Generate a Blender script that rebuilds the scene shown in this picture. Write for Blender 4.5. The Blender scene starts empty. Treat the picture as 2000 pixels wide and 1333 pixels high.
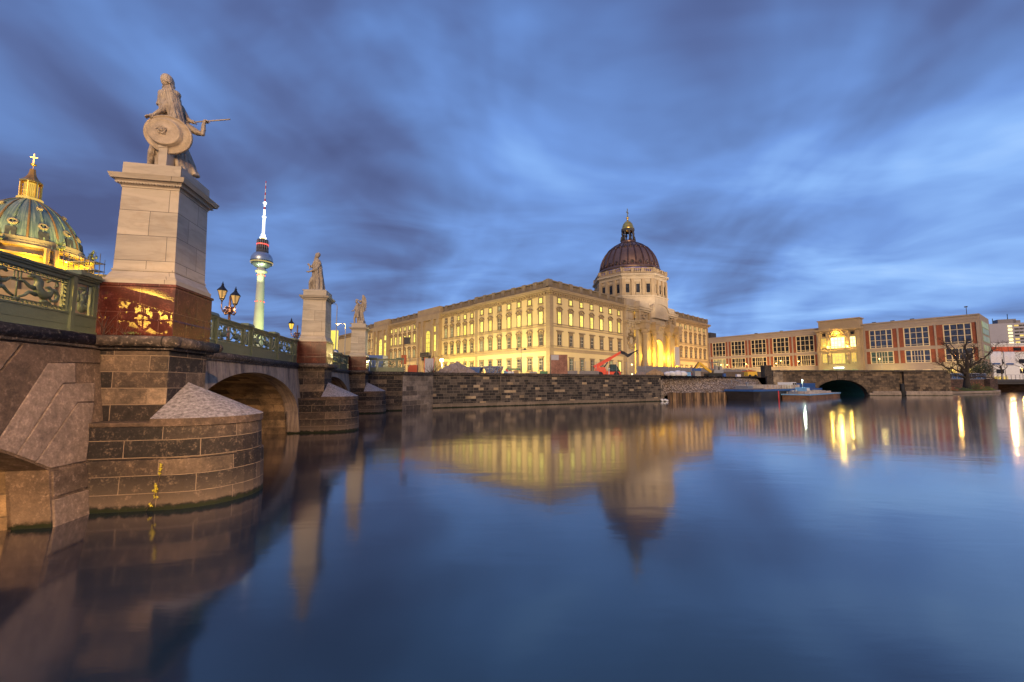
import bpy, bmesh, math, random
from mathutils import Vector, Matrix
from mathutils.noise import noise
R = math.radians; PI = math.pi
random.seed(7)
SC = bpy.context.scene
COL = SC.collection

# ------------------------------------------------------------------ camera
cam_d = bpy.data.cameras.new("camera"); cam = bpy.data.objects.new("camera", cam_d); COL.objects.link(cam)
cam.location = (0, 0, 2.2); cam.rotation_euler = (R(90 + 4.775), 0, 0)
cam_d.sensor_width = 36; cam_d.lens = 790 / 2000 * 36; cam_d.shift_y = 14.5 / 2000
cam_d.clip_start = 0.1; cam_d.clip_end = 20000
SC.camera = cam

# ------------------------------------------------------------------ view
SC.view_settings.view_transform = 'Standard'; SC.view_settings.look = 'None'
SC.view_settings.exposure = 0.14; SC.view_settings.gamma = 1.0
try: SC.cycles.use_denoising = True
except Exception: pass
SC.cycles.max_bounces = 8; SC.cycles.diffuse_bounces = 3; SC.cycles.glossy_bounces = 4
SC.cycles.sample_clamp_indirect = 4.0

# ------------------------------------------------------------------ node helper
class NT:
    def __init__(s, nt): s.nt = nt; s.n = nt.nodes; s.l = nt.links
    def add(s, t, ins=None, **kw):
        n = s.n.new(t)
        for k, v in kw.items(): setattr(n, k, v)
        for k, v in (ins or {}).items():
            if hasattr(v, 'is_output') or isinstance(v, bpy.types.NodeSocket): s.l.new(v, n.inputs[k])
            else: n.inputs[k].default_value = v
        return n
    def math(s, op, a, b=0.0, c=None, clamp=False):
        n = s.n.new('ShaderNodeMath'); n.operation = op; n.use_clamp = clamp
        for i, v in enumerate([a, b] + ([c] if c is not None else [])):
            if isinstance(v, bpy.types.NodeSocket): s.l.new(v, n.inputs[i])
            else: n.inputs[i].default_value = v
        return n.outputs[0]
    def mix(s, f, a, b, mode='MIX'):
        n = s.n.new('ShaderNodeMix'); n.data_type = 'RGBA'; n.blend_type = mode
        for k, v in ((0, f), (6, a), (7, b)):
            if isinstance(v, bpy.types.NodeSocket): s.l.new(v, n.inputs[k])
            elif k == 0: n.inputs[k].default_value = v
            else: n.inputs[k].default_value = (*v[:3], 1)
        return n.outputs[2]
    def ramp(s, f, stops, interp='LINEAR'):
        n = s.n.new('ShaderNodeValToRGB'); cr = n.color_ramp; cr.interpolation = interp
        while len(cr.elements) < len(stops): cr.elements.new(0.5)
        for e, (p, c) in zip(cr.elements, stops):
            e.position = p; e.color = (*c[:3], 1) if hasattr(c, '__len__') else (c, c, c, 1)
        s.l.new(f, n.inputs[0]); return n.outputs[0]
    def noise(s, vec, scale, detail=4.0, rough=0.55, dist=0.0):
        n = s.add('ShaderNodeTexNoise', {'Scale': scale, 'Detail': detail, 'Roughness': rough, 'Distortion': dist})
        if vec is not None: s.l.new(vec, n.inputs['Vector'])
        return n.outputs['Fac']
    def mapv(s, vec, scale=(1, 1, 1), loc=(0, 0, 0), rot=(0, 0, 0)):
        n = s.add('ShaderNodeMapping', {'Scale': scale, 'Location': loc, 'Rotation': rot}); s.l.new(vec, n.inputs['Vector'])
        return n.outputs[0]

# ------------------------------------------------------------------ world: dusk sky with wind-drawn cloud
W = bpy.data.worlds.new("World"); SC.world = W; W.use_nodes = True
w = NT(W.node_tree)
for n in list(w.n): w.n.remove(n)
tc = w.add('ShaderNodeTexCoord').outputs['Generated']
sp = w.add('ShaderNodeSeparateXYZ', {0: tc})
zz = w.math('MAXIMUM', w.math('ADD', w.math('ABSOLUTE', sp.outputs[2]), 0.42), 0.02)
px_ = w.math('DIVIDE', sp.outputs[0], zz); py_ = w.math('DIVIDE', sp.outputs[1], zz)
cv = w.add('ShaderNodeCombineXYZ', {0: px_, 1: py_, 2: 0.0}).outputs[0]
SKY_ROT = R(-14)
v1 = w.mapv(cv, scale=(1.5, 0.9, 1), rot=(0, 0, SKY_ROT), loc=(3.1, 7.35, 0))
zh = w.math('ADD', w.math('ABSOLUTE', sp.outputs[2]), 0.10)
cv2 = w.add('ShaderNodeCombineXYZ', {0: w.math('DIVIDE', sp.outputs[0], zh), 1: w.math('DIVIDE', sp.outputs[1], zh), 2: 0.0}).outputs[0]
v2 = w.mapv(cv2, scale=(1.0, 1.5, 1), rot=(0, 0, SKY_ROT), loc=(1.3, 2.2, 0))
n1 = w.noise(v1, 1.25, 4.0, 0.50, 0.5)
n2 = w.noise(v2, 1.1, 4.5, 0.5, 0.5)
n3 = w.noise(w.mapv(tc, scale=(1, 1, 2.2), loc=(4.2, 1.7, 0.6)), 1.5, 3, 0.5, 0.6)
cl = w.math('ADD', w.math('ADD', w.math('MULTIPLY', n1, 0.36), w.math('MULTIPLY', n2, 0.30)), w.math('MULTIPLY', n3, 0.34))
skyc = w.ramp(cl, [(0.385, (0.076, 0.100, 0.225)), (0.44, (0.102, 0.150, 0.330)), (0.49, (0.128, 0.220, 0.48)), (0.55, (0.170, 0.315, 0.69)), (0.61, (0.25, 0.45, 0.86)), (0.68, (0.38, 0.60, 0.96))])
# the sky brightens a little low down and to the west (right)
skl = w.ramp(w.math('ABSOLUTE', sp.outputs[2]), [(0.0, (1.12, 1.08, 1.02)), (0.25, (1.0, 1.0, 1.0)), (0.8, (0.86, 0.92, 1.0))])
skyc = w.mix(1.0, skyc, skl, 'MULTIPLY')
bg = w.add('ShaderNodeBackground', {'Color': skyc, 'Strength': 1.0})
wo = w.add('ShaderNodeOutputWorld', {'Surface': bg.outputs[0]})

# one very soft sun lamp for the last dusk light from the west
sd = bpy.data.lights.new("dusk_sun", 'SUN'); sd.energy = 2.4; sd.angle = R(24); sd.color = (1.0, 0.68, 0.34)
so = bpy.data.objects.new("dusk_sun", sd); COL.objects.link(so)
so.rotation_euler = Vector((0.05, 0.95, -0.30)).to_track_quat('-Z', 'Y').to_euler()

def lamp(kind, name, loc, power, color, radius=0.1, target=None, size=60, blend=0.6, parent=None):
    d = bpy.data.lights.new(name, kind); d.energy = power; d.color = color
    d.shadow_soft_size = radius
    if kind == 'SPOT': d.spot_size = R(size); d.spot_blend = blend
    o = bpy.data.objects.new(name, d); COL.objects.link(o); o.location = loc
    if target is not None:
        o.rotation_euler = (Vector(target) - Vector(loc)).to_track_quat('-Z', 'Y').to_euler()
    if parent: o.parent = parent
    return o

# ------------------------------------------------------------------ mesh helper
class MB:
    def __init__(s): s.v = []; s.f = []; s.uv = []; s.sm = []; s.calls = []
    def face(s, pts, uv=None, smooth=False):
        i = len(s.v); s.v += [tuple(p) for p in pts]; s.calls.append((i, len(s.v), len(s.f), len(s.f) + 1)); s.f.append(tuple(range(i, i + len(pts))))
        s.uv.append(uv); s.sm.append(smooth)
    def raw(s, verts, faces, smooth=False, uvs=None):
        i = len(s.v); s.v += [tuple(p) for p in verts]; s.calls.append((i, len(s.v), len(s.f), len(s.f) + len(faces)))
        for k, q in enumerate(faces):
            s.f.append(tuple(a + i for a in q)); s.uv.append(uvs[k] if uvs else None); s.sm.append(smooth)
    def box(s, x0, x1, y0, y1, z0, z1, bot=True):
        v = [(x0, y0, z0), (x1, y0, z0), (x1, y1, z0), (x0, y1, z0), (x0, y0, z1), (x1, y0, z1), (x1, y1, z1), (x0, y1, z1)]
        q = [(0, 1, 5, 4), (1, 2, 6, 5), (2, 3, 7, 6), (3, 0, 4, 7), (4, 5, 6, 7)] + ([(3, 2, 1, 0)] if bot else [])
        s.raw(v, q); return s
    def frustum(s, x0, x1, y0, y1, z0, z1, i=0.1):
        v = [(x0, y0, z0), (x1, y0, z0), (x1, y1, z0), (x0, y1, z0), (x0 + i, y0 + i, z1), (x1 - i, y0 + i, z1), (x1 - i, y1 - i, z1), (x0 + i, y1 - i, z1)]
        s.raw(v, [(0, 1, 5, 4), (1, 2, 6, 5), (2, 3, 7, 6), (3, 0, 4, 7), (4, 5, 6, 7), (3, 2, 1, 0)]); return s
    def prism(s, poly, z0, z1, poly1=None, cap=True, smooth=False, closed=True):
        p1 = poly1 or poly; n = len(poly); u = 0
        for i in range(n if closed else n - 1):
            a, b = poly[i], poly[(i + 1) % n]; c, d = p1[(i + 1) % n], p1[i]
            L = math.dist(a, b)
            s.face([(*a, z0), (*b, z0), (*c, z1), (*d, z1)], [(u, z0), (u + L, z0), (u + L, z1), (u, z1)], smooth); u += L
        if cap:
            s.face([(*p, z1) for p in p1]); s.face([(*p, z0) for p in reversed(poly)])
        return s
    def lathe(s, prof, n=24, c=(0, 0), a0=0, a1=2 * PI, smooth=True):
        full = abs(a1 - a0 - 2 * PI) < 1e-6; m = n if full else n + 1
        V = []; 
        for (r, z) in prof:
            for k in range(m):
                a = a0 + (a1 - a0) * k / n; V.append((c[0] + r * math.cos(a), c[1] + r * math.sin(a), z))
        F = []; U = []
        for j in range(len(prof) - 1):
            for k in range(n):
                k2 = (k + 1) % m; F.append((j * m + k, j * m + k2, (j + 1) * m + k2, (j + 1) * m + k))
                rr = max(prof[0][0], .01); da = (a1 - a0) / n * max(p[0] for p in prof)
                U.append([(k * da, prof[j][1]), ((k + 1) * da, prof[j][1]), ((k + 1) * da, prof[j + 1][1]), (k * da, prof[j + 1][1])])
        s.raw(V, F, smooth, U); return s
    def tube(s, pts, rad, n=8, caps=True, smooth=True):
        pts = [Vector(p) for p in pts]
        if not hasattr(rad, '__len__'): rad = [rad] * len(pts)
        V = []; prev = None
        for i, p in enumerate(pts):
            d = (pts[min(i + 1, len(pts) - 1)] - pts[max(i - 1, 0)])
            if d.length < 1e-9: d = Vector((0, 0, 1))
            d.normalize()
            if prev is None:
                a = d.orthogonal().normalized()
            else:
                a = prev - d * prev.dot(d)
                a = a.normalized() if a.length > 1e-6 else d.orthogonal().normalized()
            prev = a; b = d.cross(a)
            for k in range(n):
                t = 2 * PI * k / n; V.append(p + (a * math.cos(t) + b * math.sin(t)) * rad[i])
        F = []
        for i in range(len(pts) - 1):
            for k in range(n):
                F.append((i * n + k, i * n + (k + 1) % n, (i + 1) * n + (k + 1) % n, (i + 1) * n + k))
        if caps:
            F.append(tuple(reversed(range(n)))); F.append(tuple(range((len(pts) - 1) * n, len(pts) * n)))
        s.raw(V, F, smooth); return s
    def ell(s, c, r, n=12, m=8, rot=None, smooth=True):
        if not hasattr(r, '__len__'): r = (r, r, r)
        V = []; 
        for j in range(m + 1):
            th = PI * j / m
            for k in range(n):
                a = 2 * PI * k / n
                p = Vector((r[0] * math.sin(th) * math.cos(a), r[1] * math.sin(th) * math.sin(a), -r[2] * math.cos(th)))
                if rot: p = rot @ p
                V.append(p + Vector(c))
        F = [(j * n + k, j * n + (k + 1) % n, (j + 1) * n + (k + 1) % n, (j + 1) * n + k) for j in range(m) for k in range(n)]
        s.raw(V, F, smooth); return s
    def arch(s, x0, x1, z0, z1, cx, hw, zs, rise, y0, depth, N=24, f=None, back=True, sides=True, top=True, par=False):
        """wall with an arched opening; front face at y0, going back by depth; f maps (x,y,z)"""
        f = f or (lambda x, y, z: (x, y, z))
        xs = [x0 + (cx - hw - x0) * i / 3 for i in range(3)] if cx - hw > x0 else []
        ins = [cx - hw * math.cos(PI * i / N) for i in range(N + 1)]
        ins = [x for x in ins if x0 <= x <= x1]
        if ins[0] > x0 and not xs: ins = [x0] + ins
        xr = [cx + hw + (x1 - cx - hw) * i / 3 for i in range(1, 4)] if cx + hw < x1 else []
        if not xr and ins[-1] < x1: ins.append(x1)
        allx = xs + ins + xr
        def zb(x):
            q = 1 - ((x - cx) / hw) ** 2
            return zs + rise * (max(q, 0) if par else math.sqrt(max(q, 0))) if abs(x - cx) <= hw + 1e-9 else z0
        for a, b in zip(allx[:-1], allx[1:]):
            inside = a >= cx - hw - 1e-6 and b <= cx + hw + 1e-6
            za, zb_ = (zb(a), zb(b)) if inside else (z0, z0)
            K = 4
            for y, rev in ((y0, 0), (y0 + depth, 1)):
                if rev and not back: continue
                for k in range(K):
                    la, lb, ua, ub = za + (z1 - za) * k / K, zb_ + (z1 - zb_) * k / K, za + (z1 - za) * (k + 1) / K, zb_ + (z1 - zb_) * (k + 1) / K
                    q = [f(a, y, la), f(b, y, lb), f(b, y, ub), f(a, y, ua)]; u = [(a, la), (b, lb), (b, ub), (a, ua)]
                    s.face(q[::-1] if rev else q, u[::-1] if rev else u)
            if inside:
                s.face([f(a, y0, za), f(a, y0 + depth, za), f(b, y0 + depth, zb_), f(b, y0, zb_)], [(y0, a), (y0 + depth, a), (y0 + depth, b), (y0, b)], True)
            if top: s.face([f(a, y0, z1), f(b, y0, z1), f(b, y0 + depth, z1), f(a, y0 + depth, z1)])
        for xx, sg in ((cx - hw, 1), (cx + hw, -1)):
            if x0 < xx < x1 and zs > z0:
                q = [f(xx, y0, z0), f(xx, y0 + depth, z0), f(xx, y0 + depth, zs), f(xx, y0, zs)]
                s.face(q if sg < 0 else q[::-1])
        if sides:
            s.face([f(x0, y0 + depth, z0), f(x0, y0, z0), f(x0, y0, z1), f(x0, y0 + depth, z1)])
            s.face([f(x1, y0, z0), f(x1, y0 + depth, z0), f(x1, y0 + depth, z1), f(x1, y0, z1)])
        return s
    def build_split(s, name, mat, parent=None, gap=0.03, limit=90):
        """one object for each group of pieces that touch one another"""
        B = []
        for a, b, c, d in s.calls:
            V = s.v[a:b]; B.append([min(p[k] for p in V) - gap for k in range(3)] + [max(p[k] for p in V) + gap for k in range(3)])
        par = list(range(len(B)))
        def find(i):
            while par[i] != i: par[i] = par[par[i]]; i = par[i]
            return i
        for i in range(len(B)):
            for j in range(i):
                if all(B[i][k] <= B[j][k + 3] and B[j][k] <= B[i][k + 3] for k in range(3)): par[find(i)] = find(j)
        G = {}
        for i in range(len(B)): G.setdefault(find(i), []).append(i)
        out = []
        for g in list(G.values()):
            m = MB()
            for i in g:
                a, b, c, d = s.calls[i]; o = len(m.v); m.v += s.v[a:b]
                for q in range(c, d): m.f.append(tuple(x - a + o for x in s.f[q])); m.uv.append(s.uv[q]); m.sm.append(s.sm[q])
            out.append(m.build(name, mat, parent))
        return out
    def xf(s, M):
        s.v = [tuple(M @ Vector(p)) for p in s.v]; return s
    def build(s, name, mat, parent=None, **kw):
        me = bpy.data.meshes.new(name); me.from_pydata(s.v, [], s.f)
        uvl = me.uv_layers.new(name='UVMap'); 
        me.update()
        data = []
        for p, uv in zip(me.polygons, s.uv):
            p.use_smooth = s.sm[p.index]
            if uv: data += [c for q in uv for c in q]
            else:
                nx, ny, nz = p.normal
                for vi in p.vertices:
                    x, y, z = s.v[vi]
                    if abs(nz) > 0.75: data += [x, y]
                    elif abs(nx) > abs(ny): data += [y, z]
                    else: data += [x, z]
        uvl.data.foreach_set('uv', data)
        o = bpy.data.objects.new(name, me); COL.objects.link(o)
        for m in (mat if isinstance(mat, (list, tuple)) else [mat]): me.materials.append(m)
        if parent: o.parent = parent
        tag(o, **kw); return o

def worn(o, w=0.012):
    a = o.modifiers.new('weld', 'WELD'); a.merge_threshold = 0.0008
    b = o.modifiers.new('worn_edges', 'BEVEL'); b.width = w; b.segments = 2; b.limit_method = 'ANGLE'; b.angle_limit = R(35); b.harden_normals = False
    return o
def tag(o, label=None, cat=None, group=None, kind=None):
    if label: o['label'] = label
    if cat: o['category'] = cat
    if group: o['group'] = group
    if kind: o['kind'] = kind
    return o
def thing(name, loc=(0, 0, 0), rz=0, **kw):
    o = bpy.data.objects.new(name, None); COL.objects.link(o); o.location = loc; o.rotation_euler = (0, 0, rz)
    o.empty_display_size = 0.2
    return tag(o, **kw)
def copy_tree(o, parent=None):
    c = o.copy(); COL.objects.link(c)
    if parent: c.parent = parent
    for ch in list(o.children): copy_tree(ch, c)
    return c
# ------------------------------------------------------------------ materials
MAT = {}
def newmat(name):
    m = bpy.data.materials.new(name); m.use_nodes = True
    t = NT(m.node_tree); b = t.n['Principled BSDF']; MAT[name] = m
    return m, t, b
def setp(t, b, **kw):
    names = dict(color='Base Color', rough='Roughness', metal='Metallic', normal='Normal', spec='Specular IOR Level', emit='Emission Color', estr='Emission Strength', coat='Coat Weight', ior='IOR', alpha='Alpha', trans='Transmission Weight')
    for k, v in kw.items():
        i = b.inputs[names[k]]
        if isinstance(v, bpy.types.NodeSocket): t.l.new(v, i)
        elif k in ('color', 'emit'): i.default_value = (*v[:3], 1)
        else: i.default_value = v
def simple(name, color, rough=0.6, metal=0.0, var=0.25, scale=3.0, bump=0.0, coat=0.0, spec=0.5, dark=None):
    m, t, b = newmat(name)
    oc = t.add('ShaderNodeTexCoord').outputs['Object']
    n = t.noise(oc, scale, 5, 0.6)
    n2 = t.noise(oc, scale * 6.3, 4, 0.6)
    lo = dark or tuple(c * (1 - var) for c in color); hi = tuple(min(1, c * (1 + var)) for c in color)
    f = t.math('ADD', t.math('MULTIPLY', n, 0.65), t.math('MULTIPLY', n2, 0.35))
    setp(t, b, color=t.ramp(f, [(0.32, lo), (0.5, color), (0.68, hi)]), rough=rough, metal=metal, coat=coat, spec=spec)
    if bump:
        bp = t.add('ShaderNodeBump', {'Height': f, 'Strength': bump, 'Distance': 0.05}); setp(t, b, normal=bp.outputs[0])
    return m
def emitm(name, color, strength, base=(0.1, 0.1, 0.1), var=0.0, scale=1.0):
    m, t, b = newmat(name); setp(t, b, color=base, emit=color, estr=strength, rough=0.4)
    if var:
        oc = t.add('ShaderNodeTexCoord').outputs['Object']; rn = t.add('ShaderNodeObjectInfo').outputs['Random']
        va = t.add('ShaderNodeVectorMath', operation='ADD'); t.l.new(oc, va.inputs[0]); t.l.new(t.math('MULTIPLY', rn, 57.0), va.inputs[1])
        n = t.noise(t.mapv(va.outputs[0], scale=(1.6, 1.6, 0.7)), scale, 3, 0.6)
        f = t.math('MULTIPLY', t.ramp(n, [(0.34, 1 - var), (0.62, 1.0)]), t.math('ADD', t.math('MULTIPLY', rn, 0.55), 0.62))
        setp(t, b, estr=t.math('MULTIPLY', f, strength), emit=t.mix(t.math('MULTIPLY', rn, 0.35), color, (0.8, 0.85, 0.25)))
    return m
def ashlar(name, bw, bh, stops, mortar=(0.30, 0.24, 0.16), msize=0.012, rough=0.85, stain=0.5, stainscale=0.9, bump=0.5, offset=0.5, grime=(0.03, 0.026, 0.022), squash=1.0, streak=0.0, distort=0.02, light=None, mstr=1.0, algae=False):
    """coursed stone blocks, each with its own tone, weathered"""
    m, t, b = newmat(name)
    uv = t.add('ShaderNodeTexCoord').outputs['UV']; oc = t.add('ShaderNodeTexCoord').outputs['Object']
    dn = t.add('ShaderNodeTexNoise', {'Scale': 1.7, 'Detail': 3.0}); t.l.new(oc, dn.inputs['Vector'])
    va = t.add('ShaderNodeVectorMath', operation='MULTIPLY_ADD'); t.l.new(dn.outputs['Color'], va.inputs[0]); va.inputs[1].default_value = (distort,) * 3; t.l.new(uv, va.inputs[2])
    br = t.add('ShaderNodeTexBrick', {'Scale': 1.0, 'Mortar Size': msize, 'Mortar Smooth': 0.35, 'Bias': 0.0, 'Brick Width': bw, 'Row Height': bh}, offset=offset, squash=squash, squash_frequency=3)
    br.inputs['Color1'].default_value = (0, 0, 0, 1); br.inputs['Color2'].default_value = (1, 1, 1, 1); br.inputs['Mortar'].default_value = (0.5, 0.5, 0.5, 1)
    t.l.new(va.outputs[0], br.inputs['Vector'])
    tone = t.ramp(br.outputs['Color'], stops, 'LINEAR')
    n1 = t.noise(oc, stainscale, 6, 0.62); n2 = t.noise(oc, stainscale * 5.5, 6, 0.65); n3 = t.noise(oc, 28, 4, 0.6)
    col = t.mix(t.ramp(n1, [(0.42, 0.0), (0.62, stain)]), tone, grime)
    if light: col = t.mix(t.ramp(t.math('ADD', t.math('MULTIPLY', n2, 0.6), t.math('MULTIPLY', n3, 0.4)), [(0.53, 0.0), (0.68, light[1])]), col, light[0])
    col = t.mix(0.75, col, t.ramp(n2, [(0.25, (0.45, 0.45, 0.45)), (0.5, (1, 1, 1)), (0.75, (1.55, 1.5, 1.42))]), 'MULTIPLY')
    col = t.mix(0.5, col, t.ramp(n3, [(0.3, (0.6, 0.6, 0.6)), (0.5, (1, 1, 1)), (0.7, (1.4, 1.4, 1.4))]), 'MULTIPLY')
    mf = t.math('MULTIPLY', br.outputs['Fac'], t.ramp(n2, [(0.3, mstr), (0.75, mstr * 0.35)]))
    col = t.mix(mf, col, mortar)
    if streak:
        st = t.noise(t.mapv(uv, scale=(7, 0.55, 1)), 1.0, 5, 0.65)
        col = t.mix(t.ramp(st, [(0.40, 0.0), (0.62, streak)]), col, (0.42, 0.33, 0.23))
        col = t.mix(t.ramp(st, [(0.30, streak), (0.42, 0.0)]), col, (0.02, 0.018, 0.015))
    if algae:
        wz = t.add('ShaderNodeSeparateXYZ', {0: t.add('ShaderNodeNewGeometry').outputs['Position']}).outputs[2]
        wz = t.math('ADD', wz, t.math('MULTIPLY', t.math('SUBTRACT', n2, 0.5), 0.12))
        al = t.ramp(wz, [(0.0, 1.0), (0.045, 1.0), (0.10, 0.0)]); col = t.mix(al, col, (0.012, 0.018, 0.006))
        pale = t.ramp(wz, [(0.08, 0.0), (0.12, 0.45), (0.3, 0.25), (0.62, 0.0)]); col = t.mix(pale, col, (0.24, 0.18, 0.125))
    hgt = t.math('SUBTRACT', t.math('ADD', t.math('MULTIPLY', n2, 0.6), t.math('MULTIPLY', n3, 0.25)), t.math('MULTIPLY', br.outputs['Fac'], 0.9))
    pit = t.add('ShaderNodeTexVoronoi', {'Scale': 9.0}, feature='F1'); t.l.new(oc, pit.inputs['Vector'])
    pm = t.math('MULTIPLY', t.ramp(pit.outputs['Distance'], [(0.0, 1.0), (0.22, 0.0)]), t.ramp(n2, [(0.5, 0.0), (0.62, 1.0)]))
    if name != 'red_granite': hgt = t.math('SUBTRACT', hgt, t.math('MULTIPLY', pm, 0.8)); col = t.mix(t.math('MULTIPLY', pm, 0.55), col, (0.025, 0.02, 0.016))
    bp = t.add('ShaderNodeBump', {'Height': hgt, 'Strength': bump, 'Distance': 0.045})
    setp(t, b, color=col, rough=rough, normal=bp.outputs[0], spec=0.3)
    return m

DK = (0.016, 0.014, 0.014); BR = (0.075, 0.054, 0.040); TN = (0.27, 0.20, 0.135)
ashlar('pier_stone', 1.15, 0.30, [(0.0, DK), (0.5, (0.026, 0.021, 0.019)), (0.66, BR), (0.88, (0.13, 0.095, 0.065)), (1.0, TN)], mortar=(0.36, 0.27, 0.18), msize=0.008, stain=0.75, stainscale=1.4, light=((0.26, 0.19, 0.13), 0.45), algae=True, mstr=0.8)
ashlar('spandrel_stone', 60, 60, [(0, (0.15, 0.105, 0.07)), (1, (0.18, 0.125, 0.085))], mortar=(0.15, 0.11, 0.08), stain=0.55, stainscale=1.3, grime=(0.045, 0.035, 0.028), light=((0.33, 0.25, 0.19), 0.5), algae=True)
ashlar('voussoir_pale', 60, 60, [(0, (0.26, 0.195, 0.145)), (1, (0.26, 0.195, 0.145))], stain=0.35, stainscale=1.7, grime=(0.10, 0.075, 0.06), light=((0.36, 0.28, 0.22), 0.5), bump=0.4)
ashlar('voussoir_dark', 60, 60, [(0, (0.12, 0.083, 0.058)), (1, (0.12, 0.083, 0.058))], stain=0.6, stainscale=1.7, grime=(0.035, 0.028, 0.022), light=((0.20, 0.15, 0.11), 0.5), bump=0.5)
ashlar('streaked_stone', 0.42, 9.0, [(0, (0.15, 0.12, 0.105)), (1, (0.26, 0.21, 0.175))], mortar=(0.02, 0.018, 0.016), msize=0.008, stain=0.4, streak=0.75, algae=True)
ashlar('barrel_stone', 0.95, 0.33, [(0, (0.07, 0.05, 0.03)), (0.4, (0.22, 0.15, 0.08)), (1, (0.42, 0.29, 0.15))], mortar=(0.10, 0.075, 0.05), stain=0.7, stainscale=1.2, algae=False)
ashlar('coping_stone', 1.4, 9.0, [(0, (0.05, 0.041, 0.036)), (1, (0.11, 0.088, 0.074))], mortar=(0.02, 0.018, 0.015), stain=0.8, stainscale=2.2, light=((0.30, 0.24, 0.19), 0.8), bump=0.8)
ashlar('quay_stone', 0.62, 0.247, [(0, (0.012, 0.012, 0.014)), (0.30, (0.022, 0.020, 0.021)), (0.50, (0.045, 0.039, 0.036)), (0.75, (0.11, 0.09, 0.073)), (0.91, (0.13, 0.105, 0.085)), (0.94, (0.36, 0.26, 0.155)), (1, (0.42, 0.32, 0.21))], mortar=(0.26, 0.21, 0.17), msize=0.011, stain=0.25, stainscale=0.35, grime=(0.02, 0.02, 0.022), squash=0.8, bump=0.6, light=((0.24, 0.19, 0.155), 0.5), streak=0.05)
ashlar('quay_pale', 0.8, 0.38, [(0, (0.06, 0.05, 0.042)), (0.3, (0.24, 0.185, 0.13)), (1, (0.38, 0.30, 0.22))], mortar=(0.34, 0.27, 0.2), msize=0.012, stain=0.75, stainscale=0.7, grime=(0.06, 0.05, 0.045))
ashlar('quay_plinth', 1.1, 0.5, [(0, (0.13, 0.105, 0.085)), (1, (0.22, 0.175, 0.14))], mortar=(0.3, 0.25, 0.2), stain=0.4, stainscale=0.8, algae=True)
ashlar('vault_stone', 0.95, 0.36, [(0, (0.05, 0.036, 0.027)), (0.5, (0.13, 0.095, 0.068)), (1, (0.20, 0.14, 0.09))], mortar=(0.03, 0.024, 0.02), stain=0.6, stainscale=0.4, light=((0.27, 0.19, 0.12), 0.6), bump=0.8)
ashlar('vault_pale', 2.2, 3, [(0, (0.27, 0.22, 0.19)), (1, (0.34, 0.28, 0.24))], mortar=(0.06, 0.05, 0.045), stain=0.3, stainscale=0.5, algae=True)
ashlar('dark_brickwork', 0.5, 0.16, [(0, (0.03, 0.022, 0.022)), (1, (0.12, 0.07, 0.06))], mortar=(0.10, 0.08, 0.07), stain=0.5)
ashlar('red_brick', 0.25, 0.08, [(0, (0.19, 0.052, 0.028)), (1, (0.26, 0.075, 0.038))], mortar=(0.21, 0.085, 0.055), msize=0.008, stain=0.2, grime=(0.13, 0.04, 0.025), bump=0.15, stainscale=0.15)
ashlar('red_granite', 0.66, 0.46, [(0, (0.070, 0.017, 0.011)), (0.5, (0.088, 0.023, 0.014)), (1, (0.12, 0.036, 0.022))], mortar=(0.20, 0.10, 0.075), msize=0.004, rough=0.24, stain=0.3, stainscale=0.8, grime=(0.05, 0.012, 0.008), bump=0.08, light=((0.22, 0.08, 0.055), 0.5), distort=0.0)
# marble of the pedestals: big blocks, diagonal grey veins
def marble(name, bw, bh, joints=True, base=(0.46, 0.39, 0.295), off=0.37):
    m, t, b = newmat(name)
    uv = t.add('ShaderNodeTexCoord').outputs['UV']; oc = t.add('ShaderNodeTexCoord').outputs['Object']
    vn = t.noise(t.mapv(oc, scale=(0.55, 0.55, 3.2), rot=(0.55, 0.75, 0.3)), 1.7, 5, 0.5, 0.35)
    n2 = t.noise(oc, 5.0, 6, 0.65)
    d = tuple(c * 0.66 for c in base)
    col = t.ramp(vn, [(0.28, tuple(c * 0.78 for c in base)), (0.42, tuple(c * 0.95 for c in base)), (0.47, tuple(c * 0.84 for c in base)), (0.52, base), (0.64, tuple(min(1, c * 1.10) for c in base))])
    col = t.mix(t.ramp(n2, [(0.5, 0.0), (0.75, 0.35)]), col, (0.34, 0.24, 0.14))
    h = n2
    if joints:
        br = t.add('ShaderNodeTexBrick', {'Scale': 1.0, 'Mortar Size': 0.0045, 'Mortar Smooth': 0.1, 'Brick Width': bw, 'Row Height': bh}, offset=off)
        br.inputs['Color1'].default_value = (0.80, 0.8, 0.8, 1); br.inputs['Color2'].default_value = (1.08, 1.06, 1.02, 1)
        t.l.new(uv, br.inputs['Vector'])
        col = t.mix(0.8, col, br.outputs['Color'], 'MULTIPLY')
        col = t.mix(br.outputs['Fac'], col, (0.07, 0.055, 0.045))
        h = t.math('SUBTRACT', t.math('MULTIPLY', n2, 0.3), br.outputs['Fac'])
    bp = t.add('ShaderNodeBump', {'Height': h, 'Strength': 0.35, 'Distance': 0.01})
    setp(t, b, color=col, rough=0.55, normal=bp.outputs[0])
marble('marble', 0.86, 0.49); marble('marble_plain', 1.6, 9)
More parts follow.
